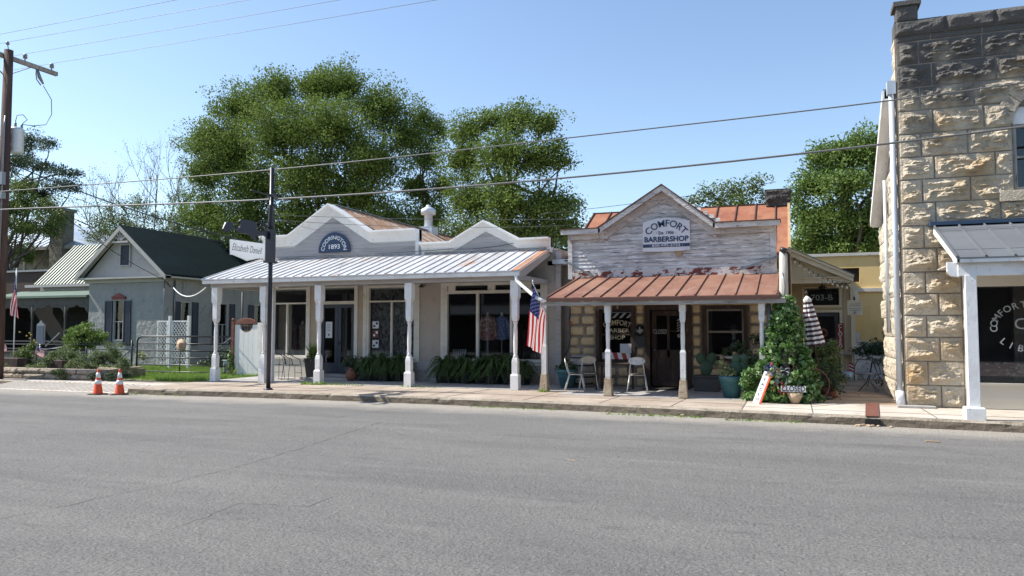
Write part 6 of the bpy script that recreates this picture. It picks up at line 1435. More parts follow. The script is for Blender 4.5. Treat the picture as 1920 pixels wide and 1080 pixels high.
t = thing('wall_hook', 'dark hanging strap with a pink bulb at the left stone corner of the barber shop', 'strap', (-5.72, 19.9, 1.3)); mb = MB(); mb.tube([(-5.68, 19.95, 2.25), (-5.70, 19.93, 1.9), (-5.68, 19.93, 1.5), (-5.72, 19.92, 1.2), (-5.83, 19.9, .98)], .018, 6); mb.build('strap', 'dark_metal', t); mb = MB(); mb.lathe([(0, 0), (.05, .04), (.05, .12), (0, .16)], (-5.70, 19.92, 1.78), 10); mb.build('lamp', 'terracotta', t)
# bistro chairs
def bistro():
    t = thing('bistro_chair', '', 'chair', (0, 0, 0), 'metal chairs before the shop window'); mb = MB()
    for s in (-1, 1):
        mb.tube([(s*.22, .22, 0), (s*.19, .19, .44)], .009, 6); mb.tube([(s*.20, -.24, 0), (s*.185, -.19, .44), (s*.20, -.22, .66)], .009, 6)
    arc = [(.26*math.cos(a)*1.0, -.02-.26*math.sin(a), .66+.16*math.sin(a)) for a in [math.pi*k/14 for k in range(15)]]
    mb.tube([(.24, .16, .44)]+[(.26, .10, .62)]+arc+[(-.26, .10, .62)]+[(-.24, .16, .44)], .011, 6); mb.tube([(-.2, .2, .2), (.2, .2, .2)], .007, 5); mb.build('frame', 'dark_metal', t)
    mb = MB(); mb.lathe([(0, .43), (.23, .43), (.235, .44), (.23, .45), (0, .45)], (0, 0, 0), 20); mb.build('seat', 'grey_metal', t)
    mb = MB()
    for k in range(2, 13): a = math.pi*k/14; p = arc[k]; mb.tube([(p[0]*.75, p[1]*.72, .46), p], .004, 4)
    mb.build('back_mesh', 'dark_metal', t); return t
b1 = bistro(); place(b1, -15.05, 19.55, 18, 'black metal bistro chair half behind the street pole, nearer the garden door')
b2 = copy_tree(b1); place(b2, -14.35, 19.45, -25, 'black metal bistro chair with curved mesh back right of the street pole')
# planters with ferns
def fern(n=34, L_=.52, seed=0):
    rnd = random.Random(seed); V, F = [], []
    for i in range(n):
        a = rnd.uniform(0, 6.283); lift = rnd.uniform(.25, 1.0); ln = L_*rnd.uniform(.7, 1.15); segs = 15
        dx, dy = math.cos(a), math.sin(a); px_, py_ = -dy, dx; prev = None; pts = []
        for k in range(segs+1):
            f = k/segs; r_ = ln*f*(.45+.55*f)*(1.15-.5*lift*.6); z = lift*ln*1.05*math.sin(min(1, f*1.05)*math.pi*.62)-ln*.75*f*f
            pts.append((dx*r_, dy*r_, z))
        for k in range(1, segs):
            x, y, z = pts[k]; q = pts[min(k+1, segs)]; w_ = .075*math.sin(math.pi*(k/segs)**.7)*(.8+.4*rnd.random())+.008
            for s in (-1, 1):
                o = len(V); m_ = .018
                V += [(x, y, z), (x+(q[0]-x)*.8, y+(q[1]-y)*.8, z+(q[2]-z)*.8), (x+s*px_*w_+(q[0]-x)*.9, y+s*py_*w_+(q[1]-y)*.9, z-.012+(q[2]-z)*.9)]
                F.append((o, o+1, o+2))
    return V, F
V_, F_ = fern(110, .56, 3); fm = MB(); fm.add(V_, F_)
def fern_thing():
    t = thing('fern_planter', '', 'plant', (0, 0, 0), 'ferns in black planters below the shop windows')
    f = MB(); f.add([(x, y, z+.32) for x, y, z in V_], F_); f.build('fronds', 'leaf_fern', t)
    mb = MB(); mb.sq([(.15, 0), (.20, .30), (.18, .30), (.17, .27)], (0, 0, 0)); mb.build('planter', 'black_pot', t, bevel=.008); return t
fp = fern_thing(); place(fp, -12.02, 19.85, 20, 'leftmost bushy fern planter under the lace curtained window, beside the terracotta pot')
spots = [(-11.68, 19.98, 'fern planter under the lace curtained window, second from the door'), (-11.34, 19.82, 'fern planter under the lace curtained window, third from the door'), (-10.98, 19.98, 'rightmost fern planter under the lace curtained window'),
         (-9.42, 19.78, 'leftmost fern planter in the long row under the wide window'), (-9.05, 19.92, 'second fern planter from the left in the row under the wide window'), (-8.66, 19.78, 'third fern planter of the row under the wide window'), (-8.28, 19.92, 'fern planter under the mannequin in the coral blouse'),
         (-7.88, 19.78, 'fern planter under the mannequin in the blue top'), (-7.48, 19.9, 'fern planter just left of the last turned porch post of the white shop'), (-7.02, 19.82, 'fern planter right of the last turned porch post, behind the flag')]
random.seed(6)
for x, y, l in spots: o = copy_tree(fp); place(o, x, y, random.uniform(0, 360), l); s_ = random.uniform(.92, 1.12); o.scale = (s_, s_, s_*random.uniform(.95, 1.15))
def spiky(mb, c, n, L_, seed, w_=.03, up=.9):
    rnd = random.Random(seed)
    for i in range(n):
        a = rnd.uniform(0, 6.283); ln = L_*rnd.uniform(.6, 1.1); t_ = rnd.uniform(.05, 1-up+.35); d_ = Vector((math.cos(a)*t_, math.sin(a)*t_, 1)).normalized(); s_ = Vector((-math.sin(a), math.cos(a), 0))*w_
        b_ = Vector(c)+Vector((math.cos(a), math.sin(a), 0))*.03; m_ = b_+d_*ln*.5; e_ = b_+d_*ln+Vector((math.cos(a), math.sin(a), -.3))*ln*.15
        mb.add([b_-s_*.5, b_+s_*.5, m_+s_, m_-s_, e_], [(0, 1, 2, 3), (3, 2, 4)])
t = thing('potted_plant', 'spiky plant in a tall black planter left of the shop door', 'plant', (-13.95, 19.95, .22)); p_ = t.location
mb = MB(); mb.sq([(.14, 0), (.20, .62), (.17, .62), (.16, .58)], (-13.95, 19.95, .165)); mb.build('planter', 'black_pot', t, bevel=.01); mb = MB(); spiky(mb, (-13.95, 19.95, .72), 34, .62, 4, .035, .95); mb.build('fronds', 'leaf_bright', t)
leaves('foliage', 'leaf_shrub', t, [(-13.95, 19.95, .85), (-14.0, 19.85, .75), (-13.85, 19.9, 1.0)], [.22, .2, .15], [260, 160, 140], .06)
t = thing('potted_plant', 'dark leafy plant in a black pot right of the shop door', 'plant', (-12.52, 19.95, .16)); mb = MB(); mb.lathe([(.14, 0), (.2, .42), (.17, .42), (.16, .38), (0, .38)], (-12.62, 20.0, .165), 16); mb.build('pot', 'black_pot', t); leaves('foliage', 'leaf_dark', t, [(-12.62, 20.0, .75), (-12.75, 19.95, .62), (-12.5, 19.95, .6)], [.22, .18, .18], [260, 150, 150], .07)
t = thing('terracotta_pot', 'brown round bellied terracotta pot on the shop step', 'pot', (-12.4, 19.4, .16)); mb = MB(); mb.lathe([(.08, 0), (.17, .10), (.18, .18), (.12, .27), (.07, .33), (.10, .38), (.08, .38), (.05, .33), (0, .3)], (-12.36, 19.6, .165), 18); mb.build('body', 'terracotta', t)
def teal(x, y, s, label):
    t = thing('teal_planter', label, 'planter', (x, y, .162), 'large teal plastic planters')
    mb = MB(); mb.lathe([(.17, 0), (.25, .36), (.26, .365), (.262, .40), (.275, .41), (.28, .48), (.262, .48), (.25, .42), (0, .42)], (x, y, .162), 28); 
    for z in (.30, .335): mb.lathe([(.17+.08*z/.36, z-.008), (.178+.08*z/.36, z), (.17+.08*z/.36, z+.008)], (x, y, .162), 28)
    o = mb.build('pot', 'teal_pot', t); mb = MB(); mb.lathe([(0, 0), (.245, 0), (.245, .01), (0, .02)], (x, y, .57), 20); mb.build('soil', 'rubber', t); return t
t = teal(-5.55, 19.15, 1, 'teal planter of low greenery by the left stone corner, behind the school chair'); leaves('foliage', 'leaf_dark', t, [(-5.55, 19.15, .72), (-5.7, 19.1, .66), (-5.4, 19.1, .66)], [.2, .16, .16], [220, 130, 130], .07); mb = MB(); spiky(mb, (-5.5, 19.12, .58), 14, .34, 9, .02, .6); mb.build('blades', 'leaf_cream', t)
t = teal(-1.30, 17.62, 1, 'teal planter with cactus and variegated leaves left of the vine'); mb = MB(); 
for (x, y, z, r_, tl) in ((-1.22, 17.62, .78, .15, 6), (-1.08, 17.66, .80, .13, -10), (-1.20, 17.64, 1.0, .10, 14), (-1.02, 17.66, 1.02, .09, -14)):
    M_ = Matrix.Translation((x, y, z)) @ Matrix.Rotation(R(tl), 4, 'Y') @ Matrix.Diagonal((1, .22, 1.25, 1)); mb.lathe([(0, -r_), (r_*.6, -r_*.8), (r_, 0), (r_*.8, r_*.6), (r_*.4, r_*.92), (0, r_)], (0, 0, 0), 14, M=M_)
mb.build('cactus_pads', 'leaf_cactus', t); leaves('variegated_leaves', 'leaf_cream', t, [(-1.42, 17.55, .76), (-1.5, 17.52, .92), (-1.32, 17.48, .70)], [.16, .10, .15], [130, 60, 90], .09, aspect=.5)
# plants between teal planter, window and vine
t = thing('plant_stand', 'white topped plant stand crowded with pots under the barber shop window', 'plant stand', (-1.1, 18.9, .162)); mb = MB(); mb.lathe([(0, 0), (.26, 0), (.30, .03), (.30, .05), (0, .05)], (-1.25, 19.0, .98), 20); mb.build('basin', 'laminate_pale', t); mb = MB(); mb.tube([(-1.25, 19.0, .16), (-1.25, 19.0, .98)], .04); mb.build('stem', 'dark_metal', t)
mb = MB(); mb.box(-.95, -.55, 18.8, 19.1, 1.24, 1.26); mb.box(-.92, -.89, 18.83, 18.86, .16, 1.24); mb.box(-.61, -.58, 18.83, 18.86, .16, 1.24); mb.build('shelf', 'grey_wood', t)
for (x, y, z) in ((-.85, 18.95, 1.26), (-.65, 18.95, 1.26), (-1.62, 19.2, .95), (-1.30, 19.0, 1.04)): mb = MB(); mb.lathe([(.05, 0), (.07, .10), (.06, .10), (0, .09)], (x, y, z), 12); mb.build('flowerpot', 'terracotta_pale', t)
leaves('foliage', 'leaf_dark', t, [(-1.2, 18.9, 1.25), (-.8, 18.9, 1.45), (-.62, 18.9, 1.42), (-.9, 18.6, .95), (-1.5, 19.1, 1.15), (-1.05, 18.5, .7), (-.75, 18.4, .85)], [.22, .2, .16, .3, .15, .3, .3], [260, 240, 160, 420, 120, 420, 420], .07)
t = thing('cactus', 'grey green prickly pear beside the dark tub under the barber shop window', 'cactus', (-2.1, 19.3, .16)); mb = MB()
for (x, y, z, r_, tl) in ((-2.02, 19.3, .72, .16, 5), (-1.9, 19.32, .95, .13, 20), (-2.15, 19.3, .95, .12, -18)):
    M_ = Matrix.Translation((x, y, z)) @ Matrix.Rotation(R(tl), 4, 'Y') @ Matrix.Diagonal((1, .22, 1.3, 1)); mb.lathe([(0, -r_), (r_*.6, -r_*.8), (r_, 0), (r_*.8, r_*.6), (r_*.4, r_*.92), (0, r_)], (0, 0, 0), 14, M=M_)
mb.build('pads', 'leaf_cactus', t)
mb = MB(); mb.box(-2.3, -1.7, 19.1, 19.6, .165, .50); mb.box(-2.33, -1.67, 19.07, 19.63, .50, .55); tag(mb.build('wooden_tub', 'grey_brown', bevel=.015), 'dark rectangular tub on the slab under the right barber shop window', 'tub')
t = thing('small_table', 'little white legged stand between teal planter and vine', 'stand', (-.85, 17.55, .162)); mb = MB(); mb.box(-1.0, -.7, 17.4, 17.7, .52, .55); mb.build('top', 'terracotta', t)
for x in (-.97, -.76):
    for y in (17.43, 17.67): mb = MB(); mb.box(x, x+.035, y-.017, y+.017, .162, .52); mb.build('leg', 'chalky_post', t)
leaves('foliage', 'leaf_vine', t, [(-.85, 17.5, .75)], [.2], [150], .07)
t = thing('head_bust', 'mannequin head in a cap behind the right barber shop window', 'bust', (-1.38, 20.3, 1.5)); mb = MB(); mb.lathe([(.07, 0), (.05, .08), (.055, .12), (.09, .18), (.10, .26), (.085, .34), (0, .38)], (-1.42, 20.38, 1.42), 14); mb.build('head', 'skin_form', t); mb = MB(); mb.lathe([(.14, 0), (.105, .02), (.10, .08), (.05, .12), (0, .13)], (-1.42, 20.36, 1.68), 14); mb.build('cap', 'grey_metal', t)
mb = MB(); mb.lathe([(.10, 0), (.13, .06), (.06, .16), (.05, .22), (0, .22)], (-1.42, 20.38, 1.18), 12); mb.build('neck_stand', 'blouse_blue', t)

# the vine
vt = thing('vine_mound', 'lush green heart leaved vine climbing the timber post at the sidewalk edge', 'vine', (-.2, 17.2, .15))
cs, rs_, ns_ = [], [], []
random.seed(12)
for k in range(280):
    h = random.random()**1.15; z = .2+2.1*h; rr = (.66*(1-h)**.85+.12); a = random.uniform(0, 6.283); q = random.uniform(.55, 1.0)
    cs.append((-.17+.03*h+rr*q*math.cos(a)*.92, 17.25+rr*q*math.sin(a)*.62, z)); r_ = random.uniform(.10, .17); rs_.append(r_); ns_.append(44)
for k in range(44):   # spill to the left and along the walk
    x = random.uniform(-1.0, -.55); cs.append((x, random.uniform(16.95, 17.45), .2+random.random()*(1.15+x*.75+.1))); rs_.append(.13); ns_.append(40)
for k in range(26): cs.append((random.uniform(-.8, .45), random.uniform(16.72, 16.9), random.uniform(.17, .3))); rs_.append(.10); ns_.append(30)
leaves('foliage', 'leaf_vine', vt, cs, rs_, ns_, .085, flat=.25, aspect=.85)
mb = MB(); rnd = random.Random(5)
for k in range(14): a = rnd.uniform(0, 6.28); limbs(mb, (-.2+.4*math.cos(a), 17.25+.25*math.sin(a), .16), [(-.25+rnd.uniform(-.1, .1), 17.35+rnd.uniform(-.1, .1), rnd.uniform(1.2, 2.3))], .012, rnd)
mb.build('stems', 'bark', vt)
t = thing('flower_wreath', 'red white and blue flower bunch with silvery ribbons tied low on the vine', 'wreath', (-.45, 16.62, .7)); rnd = random.Random(3)
for m_, nm, pts, r_ in (('flower_blue', 'blue_flowers', [(1437, 688), (1445, 684), (1452, 692), (1448, 700), (1440, 696)], .045), ('flower_red', 'red_flowers', [(1446, 681), (1455, 693), (1462, 698), (1449, 728), (1455, 722), (1469, 724), (1466, 718), (1460, 731), (1470, 735), (1464, 738)], .04)):
    mb = MB()
    for u, v in pts:
        p = at(u, v, 16.60+rnd.uniform(-.03, .03))
        for k in range(9): d_ = Vector((rnd.gauss(0, 1), rnd.gauss(0, 1), rnd.gauss(0, 1))).normalized()*r_; q = d_.cross(Vector((0, 0, 1))).normalized()*r_*.6; mb.add([p, p+d_+q*.5, p+d_*1.25, p+d_-q*.5], [(0, 1, 2, 3)])
    mb.build(nm, m_, t)
mb = MB()
for k in range(22):
    p = at(rnd.uniform(1450, 1477), rnd.uniform(690, 722), 16.62); pts = [p]
    for j in range(5): pts.append(pts[-1]+Vector((rnd.uniform(-.04, .04), rnd.uniform(-.02, .02), rnd.uniform(-.04, .04))))
    mb.tube(pts, .010, 4, flat=.3)
mb.build('ribbons', 'ribbon_grey', t); p = at(1444, 706, 16.62); mb = MB(); mb.lathe([(0, 0), (.05, .03), (.06, .09), (.03, .14), (0, .15)], (p.x, p.y, p.z-.05), 12); mb.build('gourd', 'timber_tan', t)
t = thing('closed_plate', 'white metal plate with dark letters lying against the vine above a pale pot', 'sign', (.05, 16.62, .4)); a, b = at(1468, 723, 16.62), at(1511, 735.5, 16.62)
mb = MB(); mb.box(a.x-.04, b.x, 16.60, 16.612, b.z, a.z); mb.build('plate', 'plain_white', t); mb = MB(); mb.text('CLOSED', .165, ((a.x-.04+b.x)/2, 16.597, (a.z+b.z)/2), bold=.02, width=(b.x-a.x+.04)*.94); mb.build('lettering', 'ink', t)
t = thing('pale_pot', 'pale clay pot half covered by the vine under the white plate', 'pot', (.02, 16.75, .16)); mb = MB(); mb.lathe([(.08, 0), (.13, .12), (.155, .20), (.14, .2), (0, .18)], (.02, 16.72, .16), 18); mb.build('body', 'terracotta_pale', t)
t = thing('leaning_sign', 'narrow white board with red edge and dark letters leaning on the vine', 'sign', (-.7, 16.55, .16))
A = Vector((-.80, 16.42, .16)); B = Vector((-.56, 16.68, .80)); d_ = (B-A).normalized(); s_ = Vector((.72, -.2, -.1)); s_ = (s_-d_*s_.dot(d_)).normalized(); n_ = s_.cross(d_)
mb = MB(); w_ = .13
def lb(mb, a0, a1, b0, b1, c0, c1, mi=0):
    P = lambda a, b, c: A+d_*a+s_*b+n_*c
    v = [P(a0, b0, c0), P(a1, b0, c0), P(a1, b1, c0), P(a0, b1, c0), P(a0, b0, c1), P(a1, b0, c1), P(a1, b1, c1), P(a0, b1, c1)]; mb.add(v, [(0,3,2,1),(4,5,6,7),(0,1,5,4),(1,2,6,5),(2,3,7,6),(3,0,4,7)], mi)
L__ = (B-A).length; lb(mb, 0, L__, 0, w_, 0, .03); o = mb.build('board', 'plain_white', t); mb = MB(); lb(mb, 0, L__, w_, w_+.035, -.01, .035); mb.build('red_edge', 'cone_orange', t)
mb = MB()
for k, ch in enumerate('VACLOSS'[:6]): pass
mb = MB(); 
for k, ch in enumerate('AYACLO'): mb.text(ch, .085, A+d_*(L__-.07-k*.112)+s_*w_/2+n_*.033, xd=s_, up=d_, bold=.01)
mb.build('lettering', 'ink', t)
t = thing('wagon_wheel', 'thin rusty spoked hoop half hidden behind the right side of the vine', 'wheel', (.42, 17.2, .5)); mb = MB(); cc = Vector((.36, 17.15, .52)); pts = [cc+Vector((.34*math.cos(R(k*12)), .1*math.cos(R(k*12)), .34*math.sin(R(k*12)))) for k in range(31)]; mb.tube(pts, .012, 6); mb.build('rim', 'brown_paint', t); mb = MB()
for k in range(0, 30, 2): mb.tube([cc, pts[k]], .003, 4)
mb.lathe([(.03, -.04), (.03, .04)], tuple(cc), 8); mb.build('spokes', 'rust_dark', t)
# closed striped umbrella
t = thing('patio_umbrella', 'closed brown and white striped patio umbrella leaning behind the vine', 'umbrella', (.35, 17.9, .16)); U0 = Vector((.30, 17.85, 2.45)); U1 = Vector((.58, 18.0, .2)); ax = (U1-U0).normalized(); e1 = ax.cross(Vector((0, 1, 0))).normalized(); e2 = ax.cross(e1)
mb = MB(); nst = 22; nr = 32; vs = []; fs = []
for i in range(nst+1):
    f = i/nst; s_ = .02+f*1.12; base = .03+.165*f**.75 if f > .13 else .10*math.sin(f/.13*1.6)
    for j in range(nr): a = 2*math.pi*j/nr; r_ = base*(1+.22*math.cos(8*a)*(f > .13)); p = U0+ax*s_+e1*r_*math.cos(a)+e2*r_*math.sin(a); vs.append(p)
for i in range(nst):
    for j in range(nr): mb.f.append((i*nr+j, i*nr+(j+1) % nr, (i+1)*nr+(j+1) % nr, (i+1)*nr+j)); mb.m.append(0 if (i < 3 or i % 2 == 0) else 1); mb.sm.append(True)
mb.v = [tuple(p) for p in vs]; mb.build('canopy', ['canopy_white', 'canopy_brown'], t); mb = MB(); mb.tube([U0-ax*.02, U1], .02, 8); mb.lathe([(.03, 0), (.035, .03), (.015, .07), (0, .09)], tuple(U0), 8); mb.build('pole', 'dark_wood', t); mb = MB(); mb.lathe([(0, 0), (.22, 0), (.2, .06), (.05, .08), (0, .08)], (U1.x, U1.y, .16), 16); mb.build('base', 'dark_metal', t)
# plants in the passage
def bush(name, label, cat, c, blobs, m, size, per=60, clump=.16, pot=None, dens=1.0, group=None):
    t = thing(name, label, cat, c, group); crown('foliage', m, t, blobs, size, clump, per, dens)
    if pot: mb = MB(); mb.lathe([(pot*.7, 0), (pot, pot*1.6), (pot*.9, pot*1.6), (0, pot*1.5)], c, 16); mb.build('pot', 'terracotta', t)
    return t
bush('potted_shrub', 'reddish leafy shrub in the shade between vine and passage door', 'shrub', (.75, 19.4, .16), [((.75, 19.4, 1.0), (.35, .35, .4)), ((.7, 19.2, .6), (.4, .4, .3))], 'leaf_shrub', .06, 50, .14, .2)
bush('potted_shrub', 'dark green shrub low behind the spoked hoop in the passage', 'shrub', (.75, 18.3, .16), [((.72, 18.4, .55), (.32, .3, .35))], 'leaf_dark', .06, 50, .14, .16)
bush('potted_shrub', 'dark shrub with reddish top on the round table by the picket gate', 'shrub', (2.0, 22.6, .8), [((1.98, 22.6, 1.15), (.45, .35, .22))], 'leaf_dark', .06, 60, .14, None)
bush('potted_shrub', 'dark climbing plant against the library side wall', 'shrub', (2.4, 21.6, .16), [((2.45, 21.6, .6), (.4, .4, .45)), ((2.42, 21.7, 1.4), (.14, .14, .6))], 'leaf_dark', .06, 50, .14, .2)
t = thing('round_table', 'small round metal cafe table holding a shrub in the passage', 'table', (2.0, 22.6, .16)); mb = MB(); mb.lathe([(0, 0), (.42, 0), (.42, .02), (0, .02)], (2.0, 22.6, .86), 24); mb.build('top', 'grey_metal', t)
for k in range(3): a = k*2.1; mb = MB(); mb.tube([(2.0, 22.6, .85), (2.0+.12*math.cos(a), 22.6+.12*math.sin(a), .5), (2.0+.32*math.cos(a), 22.6+.32*math.sin(a), .16)], .012, 6); mb.build('leg', 'dark_metal', t)
t = thing('wire_stool', 'low wire garden stool with a round seat in the passage near the downspout', 'stool', (1.75, 20.6, .16)); mb = MB(); mb.lathe([(0, 0), (.30, 0), (.31, .015), (.30, .03), (0, .03)], (1.72, 20.6, .58), 24); mb.build('seat', 'grey_metal', t)
for k in range(4): a = .6+k*1.571; mb = MB(); mb.tube([(1.72+.26*math.cos(a), 20.6+.26*math.sin(a), .58), (1.72+.08*math.cos(a), 20.6+.08*math.sin(a), .38), (1.72+.30*math.cos(a), 20.6+.30*math.sin(a), .16)], .012, 6); mb.build('leg', 'grey_metal', t)
mb = MB(); mb.tube([(1.72+.3*math.cos(a), 20.85, .6+.42*math.sin(a)) for a in [math.pi*k/10 for k in range(11)]], .01, 5); mb.build('back_hoop', 'dark_metal', t)

# mannequins
def mannequin(label, u, v0, v1, y, m, w_, long=False, vneck=True):
    a = at(u, v0, y); zt = a.z; zb = at(u, v1, y).z; x = a.x; t = thing('mannequin', label, 'mannequin', (x, y, .3)); h = zt-zb
    mb = MB(); mb.lathe([(.05, -.10), (.045, 0), (.042, .07), (.03, .10), (0, .11)], (x, y, zt), 14); mb.build('neck', 'skin_form', t)
    mb = MB(); s = w_
    if long: pr = [(s*.80, -h), (s*.72, -h*.7), (s*.50, -h*.42), (s*.46, -h*.36), (s*.56, -h*.22), (s*.62, -h*.10), (s*.42, -h*.03), (s*.2, .0)]
    else: pr = [(s*.80, -h), (s*.78, -h*.6), (s*.74, -h*.3), (s*.80, -h*.14), (s*.55, -h*.04), (s*.22, 0)]
    nseg = 28; vs = []; 
    for r_, z in pr:
        for j in range(nseg): an = 2*math.pi*j/nseg; rr = r_*(1+.07*math.cos(7*an)*(1 if z < -h*.35 else 0)); vs.append((x+rr*math.cos(an), y+rr*.55*math.sin(an), zt+z))
    fs = [(i*nseg+j, i*nseg+(j+1) % nseg, (i+1)*nseg+(j+1) % nseg, (i+1)*nseg+j) for i in range(len(pr)-1) for j in range(nseg)]; mb.add(vs, fs, 0, True)
    if not long:
        for s2 in (-1, 1): mb.tube([(x+s2*s*.62, y, zt-.05), (x+s2*s*.98, y, zt-h*.45), (x+s2*s*1.05, y-.02, zt-h*.95)], [.065, .06, .05], 10)
    mb.build('garment', m, t); mb = MB(); mb.tube([(x, y, .3), (x, y, zb+.05)], .02, 8); mb.lathe([(0, 0), (.16, 0), (.15, .02), (0, .03)], (x, y, .3), 16); mb.build('stand', 'laminate_tan', t)
mannequin('dress form in a long dark maroon print dress in the first shop window', 549, 603, 668, 21.0, 'dress_maroon', .30, True)
mannequin('dress form in a long sand coloured dress at the edge of the first shop window', 568, 607, 668, 21.15, 'dress_sand', .26, True)
mannequin('dress form in a coral print blouse in the wide shop window', 915, 592, 638, 21.0, 'blouse_coral', .24)
mannequin('dress form in a blue and white striped top in the wide shop window', 941, 592, 637, 21.1, 'blouse_blue', .22)
t = thing('slatted_tub', 'white slatted tub chair standing low inside the wide shop window', 'chair', (-9.0, 21.2, .5)); p = at(860, 668, 21.2)
for k in range(7): a = (k-3)/3; mb = MB(); mb.bar((p.x+a*.13, 21.2+.05*a*a, p.z-.3), (p.x+a*.21, 21.2+.05*a*a, p.z+.22), .045, .012); mb.build('slat', 'plain_white', t)
mb = MB(); mb.box(p.x-.14, p.x+.14, 21.15, 21.35, p.z-.3, p.z-.27); mb.tube([(p.x, 21.25, .3), (p.x, 21.25, p.z-.28)], .03); mb.build('seat', 'plain_white', t)

# ---------------- flower bed and yard plants
def PB(u, v, y, ru, rv): p = at(u, v, y); s_ = y/FPX*1.12; return (tuple(p), (ru*s_, max(ru, rv)*s_*.8, rv*s_))
bush('flowering_plant', 'tall dark green flowering plant behind the long planter box at left', 'plant', (-25, 18.9, .42), [PB(48, 668, 18.9, 26, 26), PB(62, 650, 18.9, 14, 14), PB(30, 682, 18.9, 18, 14)], 'leaf_oak', .055, 46, .13)
mb = MB(); rnd = random.Random(2)
for k in range(7): p = at(rnd.uniform(35, 70), rnd.uniform(622, 645), 18.8); mb.lathe([(0, 0), (.03, .01), (.035, .03), (0, .05)], tuple(p), 7)
tag(mb.build('yellow_blooms', 'flower_yellow'), 'scattered yellow blooms above the dark green plant at left', 'flowers', kind='stuff')
bush('garden_shrub', 'yellow green low shrub directly under the small tilted flag', 'shrub', (-23, 17.8, .42), [PB(70, 690, 17.8, 24, 9), PB(90, 678, 17.9, 16, 12), PB(100, 668, 18.6, 14, 14)], 'leaf_shrub', .045, 44, .11)
bush('garden_shrub', 'silvery green shrub in the middle of the flower bed, right of the short box', 'shrub', (-21.8, 18, .42), [PB(128, 670, 18.3, 22, 22), PB(142, 682, 17.8, 24, 16), PB(120, 655, 18.6, 15, 12)], 'leaf_shrub', .045, 46, .12)
bush('garden_shrub', 'widest silvery green shrub at the right end of the flower bed', 'shrub', (-20.4, 18, .42), [PB(185, 672, 18.2, 30, 24), PB(215, 665, 18.6, 24, 24), PB(232, 682, 18.3, 16, 16), PB(170, 688, 17.8, 22, 12)], 'leaf_shrub', .045, 46, .12)
bush('trailing_plant', 'trailing green plant spilling over the stone wall between its two stretches', 'plant', (-22.2, 17.0, .2), [PB(112, 699, 17.0, 17, 11), PB(122, 708, 16.98, 10, 7)], 'leaf_shrub', .04, 46, .10)
bush('trailing_plant', 'weedy green plant growing at the foot of the stone wall behind the cones', 'plant', (-20.6, 17.0, .15), [PB(178, 707, 17.0, 14, 9), PB(205, 705, 17.1, 14, 9), PB(236, 702, 17.6, 14, 8)], 'leaf_dark', .04, 46, .10)
bush('garden_shrub', 'small bright green shrub at the very left edge of the flower bed', 'shrub', (-25, 17.6, .42), [PB(0, 690, 17.6, 14, 12), PB(-20, 680, 17.8, 20, 18)], 'leaf_shrub', .045, 46, .12)
bush('round_bush', 'rounded glossy bush in sunlight before the stucco house porch', 'bush', (-26.6, 22.6, .1), [PB(160, 624, 22.6, 40, 17), PB(135, 635, 22.6, 22, 14), PB(180, 634, 22.6, 22, 14), PB(160, 645, 22.6, 40, 12)], 'leaf_bright', .08, 60, .20)
bush('dark_bush', 'dark bush against the side of the stucco house behind the tube gate', 'bush', (-20.5, 25, .1), [PB(415, 680, 25, 30, 22), PB(385, 684, 26, 24, 18), PB(430, 662, 25.5, 12, 12)], 'leaf_dark', .08, 60, .22)
bush('leafy_plant', 'pale leafed plant low at the corner of the stucco house behind the gate', 'plant', (-23, 23, .1), [PB(265, 668, 23, 13, 8)], 'leaf_cream', .06, 40, .12)
bush('leafy_plant', 'leafy weed climbing the dark post beside the garden door', 'plant', (-18, 21.2, .1), [PB(434, 690, 21.2, 8, 12), PB(436, 668, 21.2, 4, 14)], 'leaf_vine', .07, 36, .10)
t = thing('spiky_plant', 'small spiky plant on the walk before the garden door', 'plant', (-17.4, 20.6, .15)); mb = MB(); spiky(mb, (-17.45, 20.5, .15), 22, .38, 8, .018, .3); mb.build('blades', 'leaf_shrub', t)

# ---------------- trees
def tree(name, label, base, trunk_top, r0, blobs, m, size=.15, clump=.6, per=60, dens=1.0, seed=1, twigs=True, bark_m='bark', shell=.25):
    t = thing(name, label, 'tree', base); rnd = random.Random(seed); mb = MB()
    b, tt = Vector(base), Vector(trunk_top)
    n = 8; pts = [b.lerp(tt, i/n)+Vector((rnd.uniform(-1, 1), rnd.uniform(-1, 1), 0))*.05*i for i in range(n+1)]
    mb.tube(pts, [r0*(1-.55*i/n)+(.2*r0 if i == 0 else 0) for i in range(n+1)], 10)
    for c, r in blobs:
        st = pts[rnd.choice((3, 4, 5, 6, 7, 8))]; limbs(mb, st, [c], r0*.30, rnd)
        for k in range(5):
            d_ = Vector((rnd.gauss(0, 1), rnd.gauss(0, 1), rnd.gauss(0, .8))).normalized(); limbs(mb, c, [Vector(c)+Vector((d_.x*r[0], d_.y*r[1], d_.z*r[2]))*.95], r0*.07, rnd, n=4)
    mb.build('trunk', bark_m, t); crown('crown', m, t, blobs, size, clump, per, dens, shell=shell); return t
def B(u, v, y, r, rv=None):
    rv = (rv or r*.85)*1.08; r = r*1.08; p = at(u, v, y); s_ = (p-Vector((0, 0, CAMH))).length/FPX; return (tuple(p), (r*s_, r*s_*.9, (rv or r*.85)*s_))
b0 = at(625, 600, 34)
